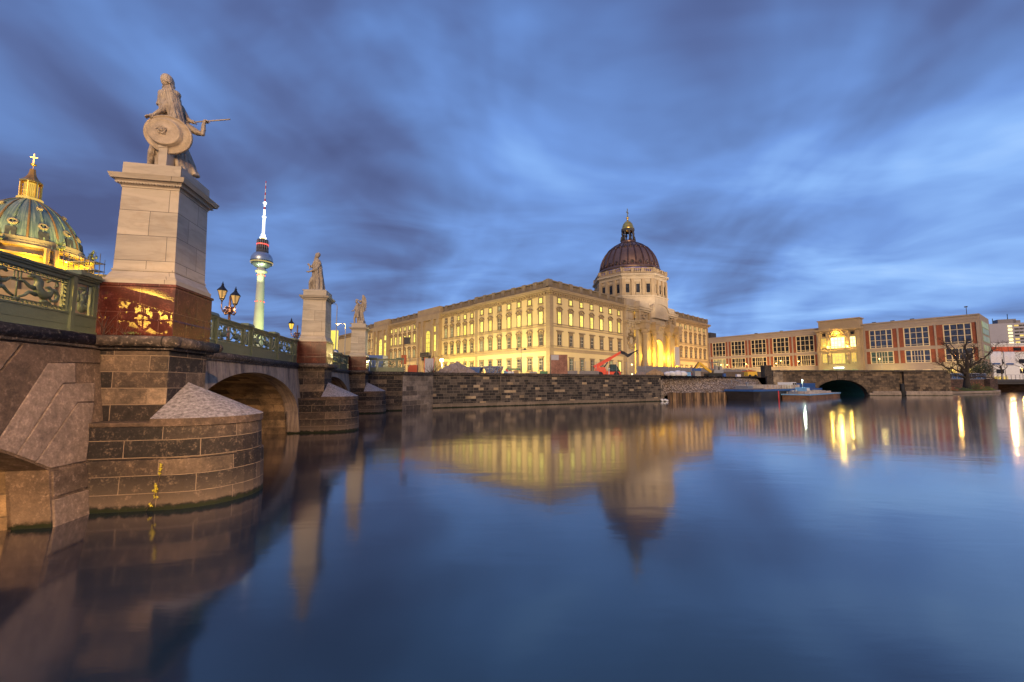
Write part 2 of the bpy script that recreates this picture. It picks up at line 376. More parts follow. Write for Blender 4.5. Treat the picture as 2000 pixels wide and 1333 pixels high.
# statue marble with dirt spots; hollows darkened and ridges lightened to sharpen the folds
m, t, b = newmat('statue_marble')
oc = t.add('ShaderNodeTexCoord').outputs['Object']
n1 = t.noise(oc, 3.2, 6, 0.6); n2 = t.noise(t.mapv(oc, scale=(1, 1, 0.35)), 14, 5, 0.6)
col = t.ramp(n1, [(0.3, (0.24, 0.185, 0.125)), (0.5, (0.38, 0.305, 0.215)), (0.7, (0.46, 0.38, 0.27))])
col = t.mix(t.ramp(n2, [(0.55, 0.0), (0.72, 0.6)]), col, (0.17, 0.12, 0.08))
n4 = t.noise(t.mapv(oc, scale=(1, 1, 0.16)), 22, 3, 0.5, 0.4)
col = t.mix(t.ramp(n4, [(0.34, 0.6), (0.46, 0.0)]), col, (0.13, 0.09, 0.055))
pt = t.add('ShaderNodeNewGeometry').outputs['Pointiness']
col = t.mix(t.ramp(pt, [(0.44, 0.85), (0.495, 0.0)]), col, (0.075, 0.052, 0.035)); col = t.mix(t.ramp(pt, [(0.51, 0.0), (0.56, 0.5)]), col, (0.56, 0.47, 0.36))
bp = t.add('ShaderNodeBump', {'Height': t.math('ADD', n4, t.math('MULTIPLY', n2, 0.5)), 'Strength': 0.9, 'Distance': 0.03})
setp(t, b, color=col, rough=0.6, normal=bp.outputs[0])

simple('shield_marble', (0.40, 0.315, 0.215), 0.6, 0, 0.35, 5, bump=0.25)
simple('parapet_stone', (0.22, 0.17, 0.115), 0.85, 0, 0.25, 0.5)
simple('green_iron', (0.115, 0.145, 0.085), 0.42, 0.0, 0.18, 2.5, bump=0.15)
simple('black_iron', (0.035, 0.032, 0.034), 0.4, 0.6, 0.3, 4)
simple('bronze_iron', (0.16, 0.09, 0.075), 0.45, 0.4, 0.3, 6)
simple('cap_gravel', (0.27, 0.25, 0.25), 0.95, 0, 0.9, 16, bump=1.0, dark=(0.05, 0.045, 0.045))
simple('plaster', (0.62, 0.475, 0.245), 0.85, 0, 0.06, 0.15)
simple('sandstone', (0.34, 0.25, 0.15), 0.85, 0, 0.16, 0.3, bump=0.1)
simple('sandstone_grey', (0.40, 0.32, 0.225), 0.85, 0, 0.18, 0.4, bump=0.2)
simple('brown_copper', (0.17, 0.10, 0.078), 0.38, 0.55, 0.3, 0.25)
simple('brown_copper_rib', (0.07, 0.038, 0.034), 0.4, 0.5, 0.3, 0.5)
simple('gold', (0.80, 0.50, 0.12), 0.28, 0.9, 0.2, 1.0)
simple('dark_stone', (0.06, 0.055, 0.055), 0.8, 0, 0.4, 1)
simple('green_bronze', (0.26, 0.31, 0.17), 0.6, 0.2, 0.4, 1)
simple('rusty_copper', (0.36, 0.19, 0.06), 0.5, 0.4, 0.3, 0.8)
simple('blue_band', (0.06, 0.07, 0.42), 0.4, 0, 0.2, 2)
simple('window_stone', (0.23, 0.165, 0.10), 0.85, 0, 0.2, 0.6)
simple('window_frame', (0.62, 0.55, 0.42), 0.6, 0, 0.05, 1)
simple('office_stone', (0.31, 0.25, 0.20), 0.85, 0, 0.12, 0.3)
simple('office_frame', (0.62, 0.50, 0.30), 0.5, 0, 0.08, 0.5)
simple('white_paint', (0.70, 0.70, 0.72), 0.5, 0, 0.1, 2)
simple('pale_board', (0.40, 0.38, 0.40), 0.7, 0, 0.12, 3)
simple('grey_board', (0.22, 0.20, 0.20), 0.8, 0, 0.2, 1)
simple('zinc', (0.30, 0.30, 0.31), 0.5, 0.6, 0.15, 2)
simple('orange_paint', (0.78, 0.085, 0.02), 0.35, 0, 0.12, 2, coat=0.3)
simple('yellow_paint', (0.72, 0.42, 0.02), 0.4, 0, 0.2, 3, coat=0.2)
simple('blue_paint', (0.025, 0.085, 0.27), 0.45, 0, 0.25, 2)
simple('teal_paint', (0.03, 0.13, 0.13), 0.5, 0, 0.2, 2)
simple('green_paint', (0.02, 0.16, 0.07), 0.5, 0, 0.2, 2)
simple('light_blue_paint', (0.16, 0.36, 0.62), 0.5, 0, 0.2, 2)
simple('red_paint', (0.55, 0.04, 0.04), 0.5, 0, 0.1, 2)
simple('black_rubber', (0.02, 0.02, 0.02), 0.8, 0, 0.3, 6)
simple('barge_black', (0.03, 0.026, 0.028), 0.6, 0.1, 0.5, 0.6, bump=0.3)
simple('barge_rust', (0.17, 0.09, 0.05), 0.8, 0.1, 0.6, 0.7, bump=0.3, dark=(0.03, 0.022, 0.02))
simple('barge_deck', (0.40, 0.34, 0.30), 0.8, 0, 0.4, 0.8)
m, t, b = newmat('sheet_pile'); oc = t.add('ShaderNodeTexCoord').outputs['Object']
f = t.noise(t.mapv(oc, scale=(3.2, 3.2, 0.25)), 1.0, 4, 0.6)
setp(t, b, color=t.ramp(f, [(0.36, (0.018, 0.012, 0.01)), (0.48, (0.07, 0.04, 0.022)), (0.56, (0.20, 0.12, 0.065)), (0.66, (0.34, 0.22, 0.12))]), rough=0.7)
simple('rubble', (0.28, 0.22, 0.195), 0.9, 0, 0.35, 1.6, bump=0.6)
simple('rubble_brown', (0.36, 0.24, 0.13), 0.9, 0, 0.35, 1.6, bump=0.6)
simple('bark', (0.030, 0.022, 0.018), 0.9, 0, 0.4, 6, bump=0.8)
simple('twig', (0.10, 0.062, 0.045), 0.9, 0, 0.3, 6)
simple('dark_leaf', (0.025, 0.045, 0.018), 0.8, 0, 0.4, 0.6)
simple('yellow_leaf', (0.40, 0.34, 0.02), 0.6, 0, 0.2, 12)
simple('bush_green', (0.10, 0.12, 0.03), 0.8, 0, 0.5, 1)
simple('bush_rust', (0.28, 0.11, 0.04), 0.8, 0, 0.4, 1)
simple('earth', (0.12, 0.09, 0.07), 0.95, 0, 0.4, 0.7, bump=0.5)
simple('ground_gravel', (0.16, 0.14, 0.12), 0.95, 0, 0.35, 0.3, bump=0.4)
simple('asphalt', (0.055, 0.052, 0.055), 0.8, 0, 0.3, 1.5)
simple('concrete', (0.30, 0.28, 0.26), 0.85, 0, 0.2, 0.4)
simple('tower_concrete', (0.42, 0.42, 0.38), 0.8, 0, 0.12, 0.1)
simple('tower_steel', (0.34, 0.38, 0.46), 0.35, 0.7, 0.1, 0.2)
simple('tower_base_grey', (0.36, 0.34, 0.37), 0.8, 0, 0.08, 0.1)
simple('orange_panel', (0.62, 0.10, 0.03), 0.6, 0, 0.1, 1)
simple('tarpaulin', (0.62, 0.60, 0.64), 0.6, 0, 0.25, 3)
simple('red_roof', (0.40, 0.10, 0.04), 0.8, 0, 0.3, 2)
# graffiti-covered steel of the skip
m, t, b = newmat('graffiti_steel'); oc = t.add('ShaderNodeTexCoord').outputs['Object']
f = t.noise(oc, 1.6, 3, 0.6, 1.6)
setp(t, b, color=t.ramp(f, [(0.36, (0.02, 0.025, 0.05)), (0.44, (0.03, 0.06, 0.20)), (0.5, (0.30, 0.33, 0.36)), (0.54, (0.03, 0.04, 0.09)), (0.62, (0.28, 0.16, 0.08))], 'CONSTANT'), rough=0.5)
# rough-cut red granite slab
m, t, b = newmat('rough_granite'); oc = t.add('ShaderNodeTexCoord').outputs['Object']
n1 = t.noise(oc, 2.4, 6, 0.65); n2 = t.noise(oc, 14, 4, 0.6)
f = t.math('ADD', t.math('MULTIPLY', n1, 0.6), t.math('MULTIPLY', n2, 0.4))
setp(t, b, color=t.ramp(f, [(0.36, (0.10, 0.045, 0.035)), (0.5, (0.24, 0.105, 0.07)), (0.62, (0.34, 0.17, 0.12))]), rough=0.7, normal=t.add('ShaderNodeBump', {'Height': f, 'Strength': 0.7, 'Distance': 0.05}).outputs[0])
# old green copper of the cathedral dome: seams and pale runs
m, t, b = newmat('green_copper')
uv = t.add('ShaderNodeTexCoord').outputs['UV']; oc = t.add('ShaderNodeTexCoord').outputs['Object']
n1 = t.noise(t.mapv(uv, scale=(1.4, 0.10, 1)), 1.0, 5, 0.6); n2 = t.noise(oc, 0.5, 4, 0.6)
col = t.ramp(n1, [(0.34, (0.085, 0.13, 0.12)), (0.5, (0.20, 0.26, 0.20)), (0.62, (0.38, 0.40, 0.27))])
col = t.mix(t.ramp(n2, [(0.5, 0.0), (0.75, 0.7)]), col, (0.09, 0.13, 0.14))
setp(t, b, color=col, rough=0.5, metal=0.15)
# water: still canal, long-exposure smooth, drawn-out reflections
m, t, b = newmat('water')
oc = t.add('ShaderNodeTexCoord').outputs['Object']
a1 = t.noise(t.mapv(oc, scale=(0.5, 1.0, 1), rot=(0, 0, 0.25)), 0.9, 3, 0.5, 0.4)
a2 = t.noise(t.mapv(oc, scale=(0.6, 2.6, 1), rot=(0, 0, 0.2)), 3.0, 4, 0.6)
hgt = t.math('ADD', t.math('MULTIPLY', a1, 1.0), t.math('MULTIPLY', a2, 0.12))
bp = t.add('ShaderNodeBump', {'Height': hgt, 'Strength': 0.10, 'Distance': 0.06})
patch = t.noise(t.mapv(oc, scale=(0.25, 0.08, 1), rot=(0, 0, 0.3)), 1.0, 3, 0.5)
setp(t, b, color=(0.003, 0.012, 0.032), rough=t.ramp(patch, [(0.3, 0.07), (0.7, 0.14)]), ior=1.42, spec=0.5, normal=bp.outputs[0], coat=1.0)
b.inputs['Coat IOR'].default_value = 1.46; b.inputs['Coat Roughness'].default_value = 0.10; t.l.new(bp.outputs[0], b.inputs['Coat Normal'])

# glass
def glassm(name, c, rough=0.08, spec=0.8):
    m, t, b = newmat(name); oc = t.add('ShaderNodeTexCoord').outputs['Object']
    n = t.noise(oc, 0.9, 3, 0.6)
    setp(t, b, color=t.ramp(n, [(0.35, tuple(x * 0.5 for x in c)), (0.65, tuple(x * 1.6 for x in c))]), rough=rough, spec=spec)
glassm('dark_glass', (0.018, 0.020, 0.028), 0.15, 0.12); glassm('office_glass', (0.035, 0.045, 0.075), 0.05); glassm('green_glass', (0.05, 0.08, 0.045), 0.1)
emitm('lit_window', (1.0, 0.80, 0.07), 1.7, var=0.35, scale=0.9)
emitm('lit_window_dim', (0.85, 0.72, 0.12), 0.75, var=0.5, scale=1.1)
emitm('lit_window_green', (0.55, 0.62, 0.16), 0.40, var=0.7, scale=0.8)
emitm('lit_window_gold', (1.0, 0.62, 0.06), 1.1, var=0.35, scale=1.2)
emitm('lit_window_white', (1.0, 0.82, 0.38), 2.4, var=0.4, scale=0.8)
emitm('sodium_lens', (1.0, 0.52, 0.10), 22)
emitm('warm_lens', (1.0, 0.78, 0.30), 8)
emitm('white_lens', (0.9, 1.0, 0.9), 6)
emitm('lantern_glass', (1.0, 0.50, 0.13), 0.42, base=(0.5, 0.35, 0.15), var=0.35, scale=5)
emitm('lantern_glass_bright', (1.0, 0.62, 0.05), 1.1, base=(0.5, 0.35, 0.15))
emitm('red_light', (1.0, 0.06, 0.03), 2.2)
emitm('lit_banner', (1.0, 0.80, 0.03), 1.25, var=0.25, scale=0.8)
emitm('mast_glow', (0.95, 1.0, 0.95), 2.2)  # floodlight on the mast, put in as a glow of its surface
emitm('lit_lantern_gold', (1.0, 0.60, 0.06), 0.75)
P = MAT
# ------------------------------------------------------------------ water and ground
wb = MB(); wb.face([(-900, -300, 0), (900, -300, 0), (900, 900, 0), (-900, 900, 0)])
wb.build('water', P['water'], kind='structure')
GZ = 3.0
quay_line = [(-10.9, 31.0), (-8.55, 31.9), (-6.74, 34.7), (17.3, 47.3)]
gb = MB()
far = [(17.3, 47.6), (18.2, 50.0), (28.5, 55.2), (41.5, 67.0), (43.0, 67.9), (73.0, 68.0), (77.6, 73.8), (86, 90), (112.3, 96), (114, 125), (190, 150), (3000, 600), (3000, 6000), (-3000, 6000), (-3000, 130), (-60, 22.5), (-11.5, 31.6)]
poly = [(-11.0, 31.7), (-8.6, 32.2), (-6.9, 35.0)] + far
def groundsheet(poly, z, name, mat):
    bm = bmesh.new(); vs = [bm.verts.new((x, y, z)) for x, y in poly]; f = bm.faces.new(vs)
    bmesh.ops.triangulate(bm, faces=[f]); me = bpy.data.meshes.new(name); bm.to_mesh(me); bm.free()
    for p_ in me.polygons:
        if p_.normal.z < 0: p_.flip()
    me.materials.append(mat); o = bpy.data.objects.new(name, me); COL.objects.link(o); o['kind'] = 'structure'; return o
groundsheet(poly, GZ - 0.02, 'ground', P['ground_gravel'])
groundsheet([(-60, -6), (4.5, -3.2), (9, -2.0), (60, -30), (60, -120), (-60, -120)], 1.1, 'near_bank_pavement', P['concrete'])
MB().prism([(-60, -120), (60, -120), (60, -30), (9, -2.0), (4.5, -3.2), (-60, -6)], -1, 1.096).build('near_quay_wall', P['quay_plinth'], label='low near quay wall behind the viewer', cat='wall')

# ------------------------------------------------------------------ bridge (local frame: x = out from its side, y = along it)
BA = R(10.8)
bridge = thing('stone_bridge', (0, 0, 0), BA, label='long stone arch bridge with rounded piers crossing the canal at left', cat='bridge')
PC = [9.25, 20.2, 31.15]; SPAN = 10.95
ARC = [(3.79, 3.75, 0.86, 1.17, True), (15.1, 4.0, 0.95, 1.58, False), (26.05, 4.0, 0.95, 1.58, False)]
nf = lambda z: -5.68 - 0.115 * z
fmap = lambda x, y, z: (nf(z) - y, x, z)
SHADEZ = 2.86
def span_wall(mb, ar, s0, s1):
    mb.arch(s0, s1, -0.4, SHADEZ, ar[0], ar[1], ar[2], ar[3], 0.0, 0.55, N=28, f=fmap, back=True, sides=False, par=ar[4])
def barrel(mb, ar):
    sc, hw, zs, rise, par = ar; crown = zs + rise; sh = (lambda a: math.sin(a) ** 2) if par else math.sin
    for (y0, y1, g) in ((0.5, 3.0, 0.0), (3.0, 31.0, 0.16)):
        pts = [(sc - hw - g, -0.4)] + [(sc - (hw + g) * math.cos(PI * i / 28), zs + (crown + g - zs) * sh(PI * i / 28)) for i in range(29)] + [(sc + hw + g, -0.4)]
        u = 0
        for a, b in zip(pts[:-1], pts[1:]):
            L = math.dist(a, b)
            N = 3 if y1 > 5 else 1
            mb.face([fmap(a[0], y0, a[1]), fmap(a[0], y1, a[1]), fmap(b[0], y1, b[1]), fmap(b[0], y0, b[1])], [(y0, u), (y1, u), (y1, u + L), (y0, u + L)], True); u += L
        if g:
            for a, b in zip(pts[:-1], pts[1:]):
                k = lambda p_: (sc + (p_[0] - sc) * hw / (hw + g), zs + (p_[1] - zs) * (crown - zs) / (crown + g - zs) if p_[1] > zs else p_[1])
                mb.face([fmap(a[0], 3.0, a[1]), fmap(b[0], 3.0, b[1]), fmap(k(b)[0], 3.0, k(b)[1]), fmap(k(a)[0], 3.0, k(a)[1])])
for k, (ar, mt, lo, hi) in enumerate(((ARC[0], 'spandrel_stone', -3.5, PC[0]), (ARC[1], 'streaked_stone', PC[0], PC[1]), (ARC[2], 'streaked_stone', PC[1], PC[2]))):
    mb = MB(); span_wall(mb, ar, lo, hi)
    mb.build('arch_face', P[mt], bridge)
    mb = MB(); barrel(mb, ar); mb.build('arch_barrel', P['barrel_stone'], bridge)
# cut voussoirs around the near arch, each standing slightly proud of the face
def slab(mb, pts, out=0.03, inset=0.024):
    c = (sum(p_[0] for p_ in pts) / len(pts), sum(p_[1] for p_ in pts) / len(pts))
    q = []
    for (s_, z_) in pts:
        d = math.hypot(s_ - c[0], z_ - c[1]) or 1
        q.append((s_ + (c[0] - s_) * inset / d, z_ + (c[1] - z_) * inset / d))
    fr = [(nf(z_) + out, s_, z_) for s_, z_ in q]; bk = [(nf(z_) - 0.01, s_, z_) for s_, z_ in q]
    mb.face(fr, q)
    for i in range(len(q)):
        j = (i + 1) % len(q); mb.face([bk[i], bk[j], fr[j], fr[i]])
sc0, hw0 = ARC[0][:2]
def onarc(s_): return (s_, 0.862 + 1.17 * (1 - ((s_ - sc0) / hw0) ** 2))
V = [('voussoir_pale', [(7.57, 2.52), (8.08, 2.54), (8.07, 2.2), (7.83, 2.2), onarc(7.02), onarc(6.72)]),
     ('voussoir_pale', [(7.83, 2.2), (8.46, 2.2), (8.43, 1.87), (8.09, 1.88), onarc(7.30), onarc(7.02)]),
     ('voussoir_pale', [(8.09, 1.88), (8.42, 1.86), (8.20, 0.86), onarc(7.53), onarc(7.30)]),
     ('voussoir_dark', [(7.19, 2.79), (8.62, 2.79), (8.61, 2.55), (8.08, 2.54), (7.57, 2.52), onarc(6.72), onarc(6.22)]),
     ('spandrel_stone', [(6.5, 2.79), (7.19, 2.79), onarc(6.22), onarc(5.65)]), ('voussoir_dark', [(5.7, 2.79), (6.5, 2.79), onarc(5.65), onarc(5.05)]),
     ('spandrel_stone', [(4.9, 2.79), (5.7, 2.79), onarc(5.05), onarc(4.4)]),
     ('voussoir_dark', [(4.1, 2.79), (4.9, 2.79), onarc(4.4), onarc(3.75)]), ('spandrel_stone', [(3.2, 2.79), (4.1, 2.79), onarc(3.75), onarc(3.1)]),
     ('spandrel_stone', [(7.55, 0.43), (8.25, 0.43), (8.22, 0.84), (7.55, 0.84)]), ('voussoir_pale', [(7.55, -0.2), (8.25, -0.2), (8.25, 0.41), (7.55, 0.41)])]
for mt, pts in V:
    mb = MB(); slab(mb, pts); worn(mb.build('voussoir', P[mt], bridge), .012)
# piers: rounded cutwater in two steps, square shaft above, conical cap
def pier_outline(half, tip, nb=-6.4, r=None, N=14, c=0.0):
    r = r or half; cx = tip - r
    pts = [(nb, c - half)] + [(cx + r * math.cos(a), c + half * math.sin(a)) for a in [R(-90 + 180 * i / N) for i in range(N + 1)]] + [(nb, c + half)]
    return pts
def pier(pc, nsh=0.0):
    mb = MB()
    o1, o1b = pier_outline(1.07, -3.45 + nsh, c=pc), pier_outline(1.04, -3.49 + nsh, c=pc)
    mb.prism(o1, -0.5, 0.86, o1b)
    o2, o2b = pier_outline(1.01, -3.53 + nsh, c=pc), pier_outline(0.99, -3.56 + nsh, c=pc)
    mb.prism(o2, 0.86, 1.42, o2b)
    pr = worn(MB.build(mb, 'pier', P['pier_stone'], bridge), .02)
    mb = MB(); mb.box(-6.6, -4.88 + nsh, pc - 0.64, pc + 0.64, 1.40, 2.80); worn(mb.build('pier_shaft', P['pier_stone'], bridge), .018)
    mb = MB(); rim = pier_outline(1.01, -3.53 + nsh, c=pc, nb=-4.9 + nsh)
    mb.prism(rim, 1.424, 1.56, cap=False)
    mb.build('cap_rim', P['voussoir_dark'], pr)
    mb = MB(); apex = (-4.87 + nsh, pc, 2.2); N = len(rim)
    for i in range(N - 1):
        a, b = rim[i], rim[i + 1]
        K = 5
        for k in range(K):
            L = lambda p_, t_: (p_[0] + (apex[0] - p_[0]) * t_, p_[1] + (apex[1] - p_[1]) * t_, 1.56 + (apex[2] - 1.56) * t_)
            if k < K - 1: mb.face([L(a, k / K), L(b, k / K), L(b, (k + 1) / K), L(a, (k + 1) / K)])
            else: mb.face([L(a, k / K), L(b, k / K), apex])
    mb.build('pier_cap', P['cap_gravel'], bridge)
    for s0, s1 in ((-0.99, -0.64), (0.64, 0.99)):
        mb = MB(); mb.prism([(-6.3, pc + s0), (-4.9, pc + s0), (-4.9, pc + s1), (-6.3, pc + s1)], 1.42, 1.50 if s0 > 0 else 1.50); worn(mb.build('pier_ledge', P['voussoir_dark'], bridge), .02)
for k, pc in enumerate(PC): pier(pc, 0.0)
# coping: round moulding under the railing, stepping out round each pedestal
def roll(mb, pts, r=0.105, z=2.945):
    mb.tube([(a, b, z) for a, b in pts], r, 10)
    for (a, b) in pts[1:-1]: mb.ell((a, b, z), r * 1.0, 10, 6)
mb = MB(); e = 0.60
prev = -1.5
for pc in PC:
    roll(mb, [(-5.98, prev), (-5.98, pc - 0.80)]); roll(mb, [(-5.98, pc - 0.80), (-4.74, pc - 0.76), (-4.74, pc + 0.76), (-5.98, pc + 0.80)]); prev = pc + 0.80
mb.build('coping', P['coping_stone'], bridge)
mb = MB(); mb.box(-6.5, -5.94, -1.5, PC[2] + .6, 2.80, 3.04)
for pc in PC: mb.prism([(-6.4, pc - 0.74), (-4.78, pc - 0.72), (-4.78, pc + 0.72), (-6.4, pc + 0.74)], 2.795, 3.045)
worn(mb.build('coping_course', P['coping_stone'], bridge), .02)
mb = MB(); mb.box(-37, -6.45, -3.0, PC[2] + 3, 2.72, 3.0); mb.build('bridge_deck', P['asphalt'], bridge)
mb = MB(); mb.box(-12, -5.6, -4.5, 0.35, -0.5, 2.86); mb.build('abutment', P['spandrel_stone'], bridge)

# ------------------------------------------------------------------ stone pedestals on the piers
def pedestal(pc, label):
    t = thing('stone_pedestal', (-5.465 * math.cos(BA) - pc * math.sin(BA), -5.465 * math.sin(BA) + pc * math.cos(BA), 3.04), BA, label=label, cat='pedestal', group='statue pedestals on the bridge')
    return t
def sq(h, w=None): w = w or h; return [(-w, -h), (w, -h), (w, h), (-w, h)]
ped = pedestal(PC[0], 'largest pedestal, nearest on the bridge, pale marble over red granite under the shield figure')
mb = MB(); mb.prism(sq(0.645, 0.615), 0.005, 0.95); worn(mb.build('plinth', P['red_granite'], ped), .006)
mb = MB(); mb.prism(sq(0.665, 0.635), 0.952, 1.0); mb.prism(sq(0.656, 0.626), 0.30, 0.325, sq(0.65, 0.62)); mb.build('plinth_lip', P['red_granite'], ped)
mb = MB()
mb.prism(sq(0.62, 0.60), 1.0, 1.10); mb.prism(sq(0.60, 0.58), 1.10, 1.17, sq(0.575, 0.55)); mb.prism(sq(0.575, 0.55), 1.17, 1.26, sq(0.535, 0.515)); mb.prism(sq(0.545, 0.525), 1.26, 1.30)
worn(mb.build('base_moulding', P['marble_plain'], ped), .008)
mb = MB(); mb.prism(sq(0.53, 0.51), 1.30, 2.90, sq(0.505, 0.485)); worn(mb.build('shaft', P['marble'], ped), .007)
mb = MB()
mb.prism(sq(0.515, 0.495), 2.90, 2.93); mb.prism(sq(0.515, 0.495), 2.93, 2.97, sq(0.55, 0.53)); mb.prism(sq(0.56, 0.54), 2.99, 3.03, sq(0.59, 0.57)); mb.prism(sq(0.63, 0.61), 3.03, 3.12, sq(0.66, 0.64)); mb.prism(sq(0.58, 0.56), 2.97, 2.99)
for i in range(22):
    u = -0.53 + 1.06 * i / 21
    for a, b in (((u - .016, -0.572), (u + .016, -0.545)), ):
        mb.box(u - .016, u + .016, -0.578, -0.54, 2.955, 2.99); mb.box(0.52, 0.557, u - .016, u + .016, 2.955, 2.99)
mb.build('cornice', P['marble_plain'], ped)
mb = MB(); mb.prism(sq(0.52, 0.50), 3.12, 3.40, sq(0.515, 0.495)); mb.prism(sq(0.47, 0.45), 3.40, 3.43, sq(0.45, 0.43)); worn(mb.build('top_slab', P['marble_plain'], ped), .01)
peds = [ped]
for pc, lb in ((PC[1], 'middle pedestal on the bridge, pale marble over red granite under the robed figure'), (PC[2], 'farthest pedestal on the bridge, pale marble over red granite under the winged figure')):
    c = copy_tree(ped); q = pedestal(pc, lb); c.location = q.location; bpy.data.objects.remove(q); c['label'] = lb; peds.append(c)

# ------------------------------------------------------------------ cast-iron railings
def seahorse(mb, sx, cx, zb):
    def T(pts, n=7):
        mb.tube([(cx + sx * x, random.uniform(-.004, .004) + 0.0, zb + z) for x, z, r in pts], [r for x, z, r in pts], n)
    T([(0.17, .415, .022), (0.24, .45, .036), (0.31, .43, .045), (0.345, .36, .052), (0.33, .28, .066), (0.37, .20, .082), (0.46, .165, .075), (0.55, .185, .055), (0.585, .25, .042), (0.545, .315, .03), (0.48, .30, .018)])
    T([(0.56, .29, .028), (0.66, .28, .036), (0.72, .20, .036), (0.69, .11, .03), (0.60, .09, .024), (0.565, .15, .017), (0.61, .185, .012)])
    T([(0.31, .25, .042), (0.20, .26, .03), (0.12, .32, .022), (0.045, .34, .018)]); T([(0.33, .15, .038), (0.20, .17, .028), (0.13, .10, .022), (0.04, .06, .02)])
    T([(0.50, .40, .02), (0.58, .46, .024), (0.68, .44, .022), (0.70, .37, .018), (0.64, .35, .014)]); T([(0.36, .44, .016), (0.42, .38, .02), (0.41, .30, .022)]); T([(.40, .06, .024), (.50, .07, .03), (.60, .04, .02)])
def dolphin(mb, cx, zb):
    def T(pts, n=7): mb.tube([(cx + x, 0, zb + z) for x, z, r in pts], [r for x, z, r in pts], n)
    T([(-.06, .44, .03), (.02, .46, .035), (.05, .40, .03), (-.01, .33, .028), (.03, .25, .034), (-.03, .17, .045), (-.01, .09, .055), (.05, .06, .035)]); T([(-.09, .40, .018), (-.07, .30, .02), (-.08, .2, .02)]); T([(.09, .35, .018), (.06, .25, .02), (.09, .15, .02), (.08, .08, .022)])
    mb.ell((0.0, 0, zb + .08), (.075, .03, .06), 8, 6)
OB, OT, RT = 0.34, 0.88, 1.0       # opening bottom, top, rail top above the coping
def panel_mb(w):
    """framed fretwork panel, local x along the railing, centred"""
    mb = MB(); h = w / 2
    mb.box(-h, h, -0.045, 0.045, 0.015, OB - 0.03); mb.box(-h, h, -0.06, 0.06, OB - 0.03, OB); mb.box(-h, h, -0.035, 0.035, OT, RT - .06)
    mb.box(-h, -h + .07, -0.045, 0.045, OB, OT); mb.box(h - .07, h, -0.045, 0.045, OB, OT)
    mb.box(-h, h, -0.075, -0.04, 0.0, 0.05); mb.box(-h + .07, h - .07, -0.052, -0.044, 0.13, 0.14)
    return mb
def key_border(mb, x0, x1, z0, z1, t=0.062):
    n = max(1, round((x1 - x0) / (t * 1.12))); st = (x1 - x0) / n
    for zc in (z0 + t / 2, z1 - t / 2):
        for i in range(n):
            x = x0 + (i + .5) * st
            mb.box(x - st * .5, x - st * .36, -.012, .012, zc - t / 2, zc + t / 2); mb.box(x - st * .2, x + st * .36, -.012, .012, zc + t * .2, zc + t * .34)
            mb.box(x + st * .22, x + st * .36, -.012, .012, zc - t * .12, zc + t * .2); mb.box(x - st * .05, x + st * .22, -.012, .012, zc - t * .12, zc + t * .02)
        mb.box(x0, x1, -.018, .018, zc - t * .62, zc - t * .46); mb.box(x0, x1, -.018, .018, zc + t * .46, zc + t * .62)
    m_ = max(1, round((z1 - z0 - 2 * t) / (t * 1.12))); sz = (z1 - z0 - 2 * t) / m_
    for xc in (x0 + t / 2, x1 - t / 2):
        for i in range(m_):
            z = z0 + t + (i + .5) * sz; mb.box(xc - t * .3, xc + t * .36, -.012, .012, z - sz * .1, z + sz * .1); mb.box(xc + t * .2, xc + t * .36, -.012, .012, z - sz * .4, z + sz * .1)
        mb.box(xc - t * .6, xc - t * .46, -.018, .018, z0, z1); mb.box(xc + t * .46, xc + t * .6, -.018, .018, z0, z1)
def big_panel(w=1.75):
    mb = panel_mb(w); key_border(mb, -w / 2 + .07, w / 2 - .07, OB, OT)
    k = (w - .3) / 1.55
    zb = OB + .035
    a = MB(); seahorse(a, 1, 0, 0); seahorse(a, -1, 0, 0)
    a.tube([(0, 0, .03), (0, 0, .46)], .014, 6)
    for x in (-.055, .055): a.tube([(0, 0, .30), (x, 0, .33), (x, 0, .45)], .011, 6)
    a.tube([(-.09, 0, .31), (.09, 0, .31)], .014, 6); a.box(-.05, .05, -.02, .02, 0.0, .05)
    a.xf(Matrix.Diagonal((k, 0.8, 0.95, 1)))
    a.v = [(x, y, z + zb) for x, y, z in a.v]
    mb.raw(a.v, a.f, True); return mb
def narrow_panel(w=0.53):
    mb = panel_mb(w); dolphin(mb, 0, OB + .01)
    for x in (-w / 2 + .10, w / 2 - .10): mb.box(x - .015, x + .015, -.02, .02, OB, OT)
    return mb
bigM = big_panel(); narM = narrow_panel()
RN = -6.13
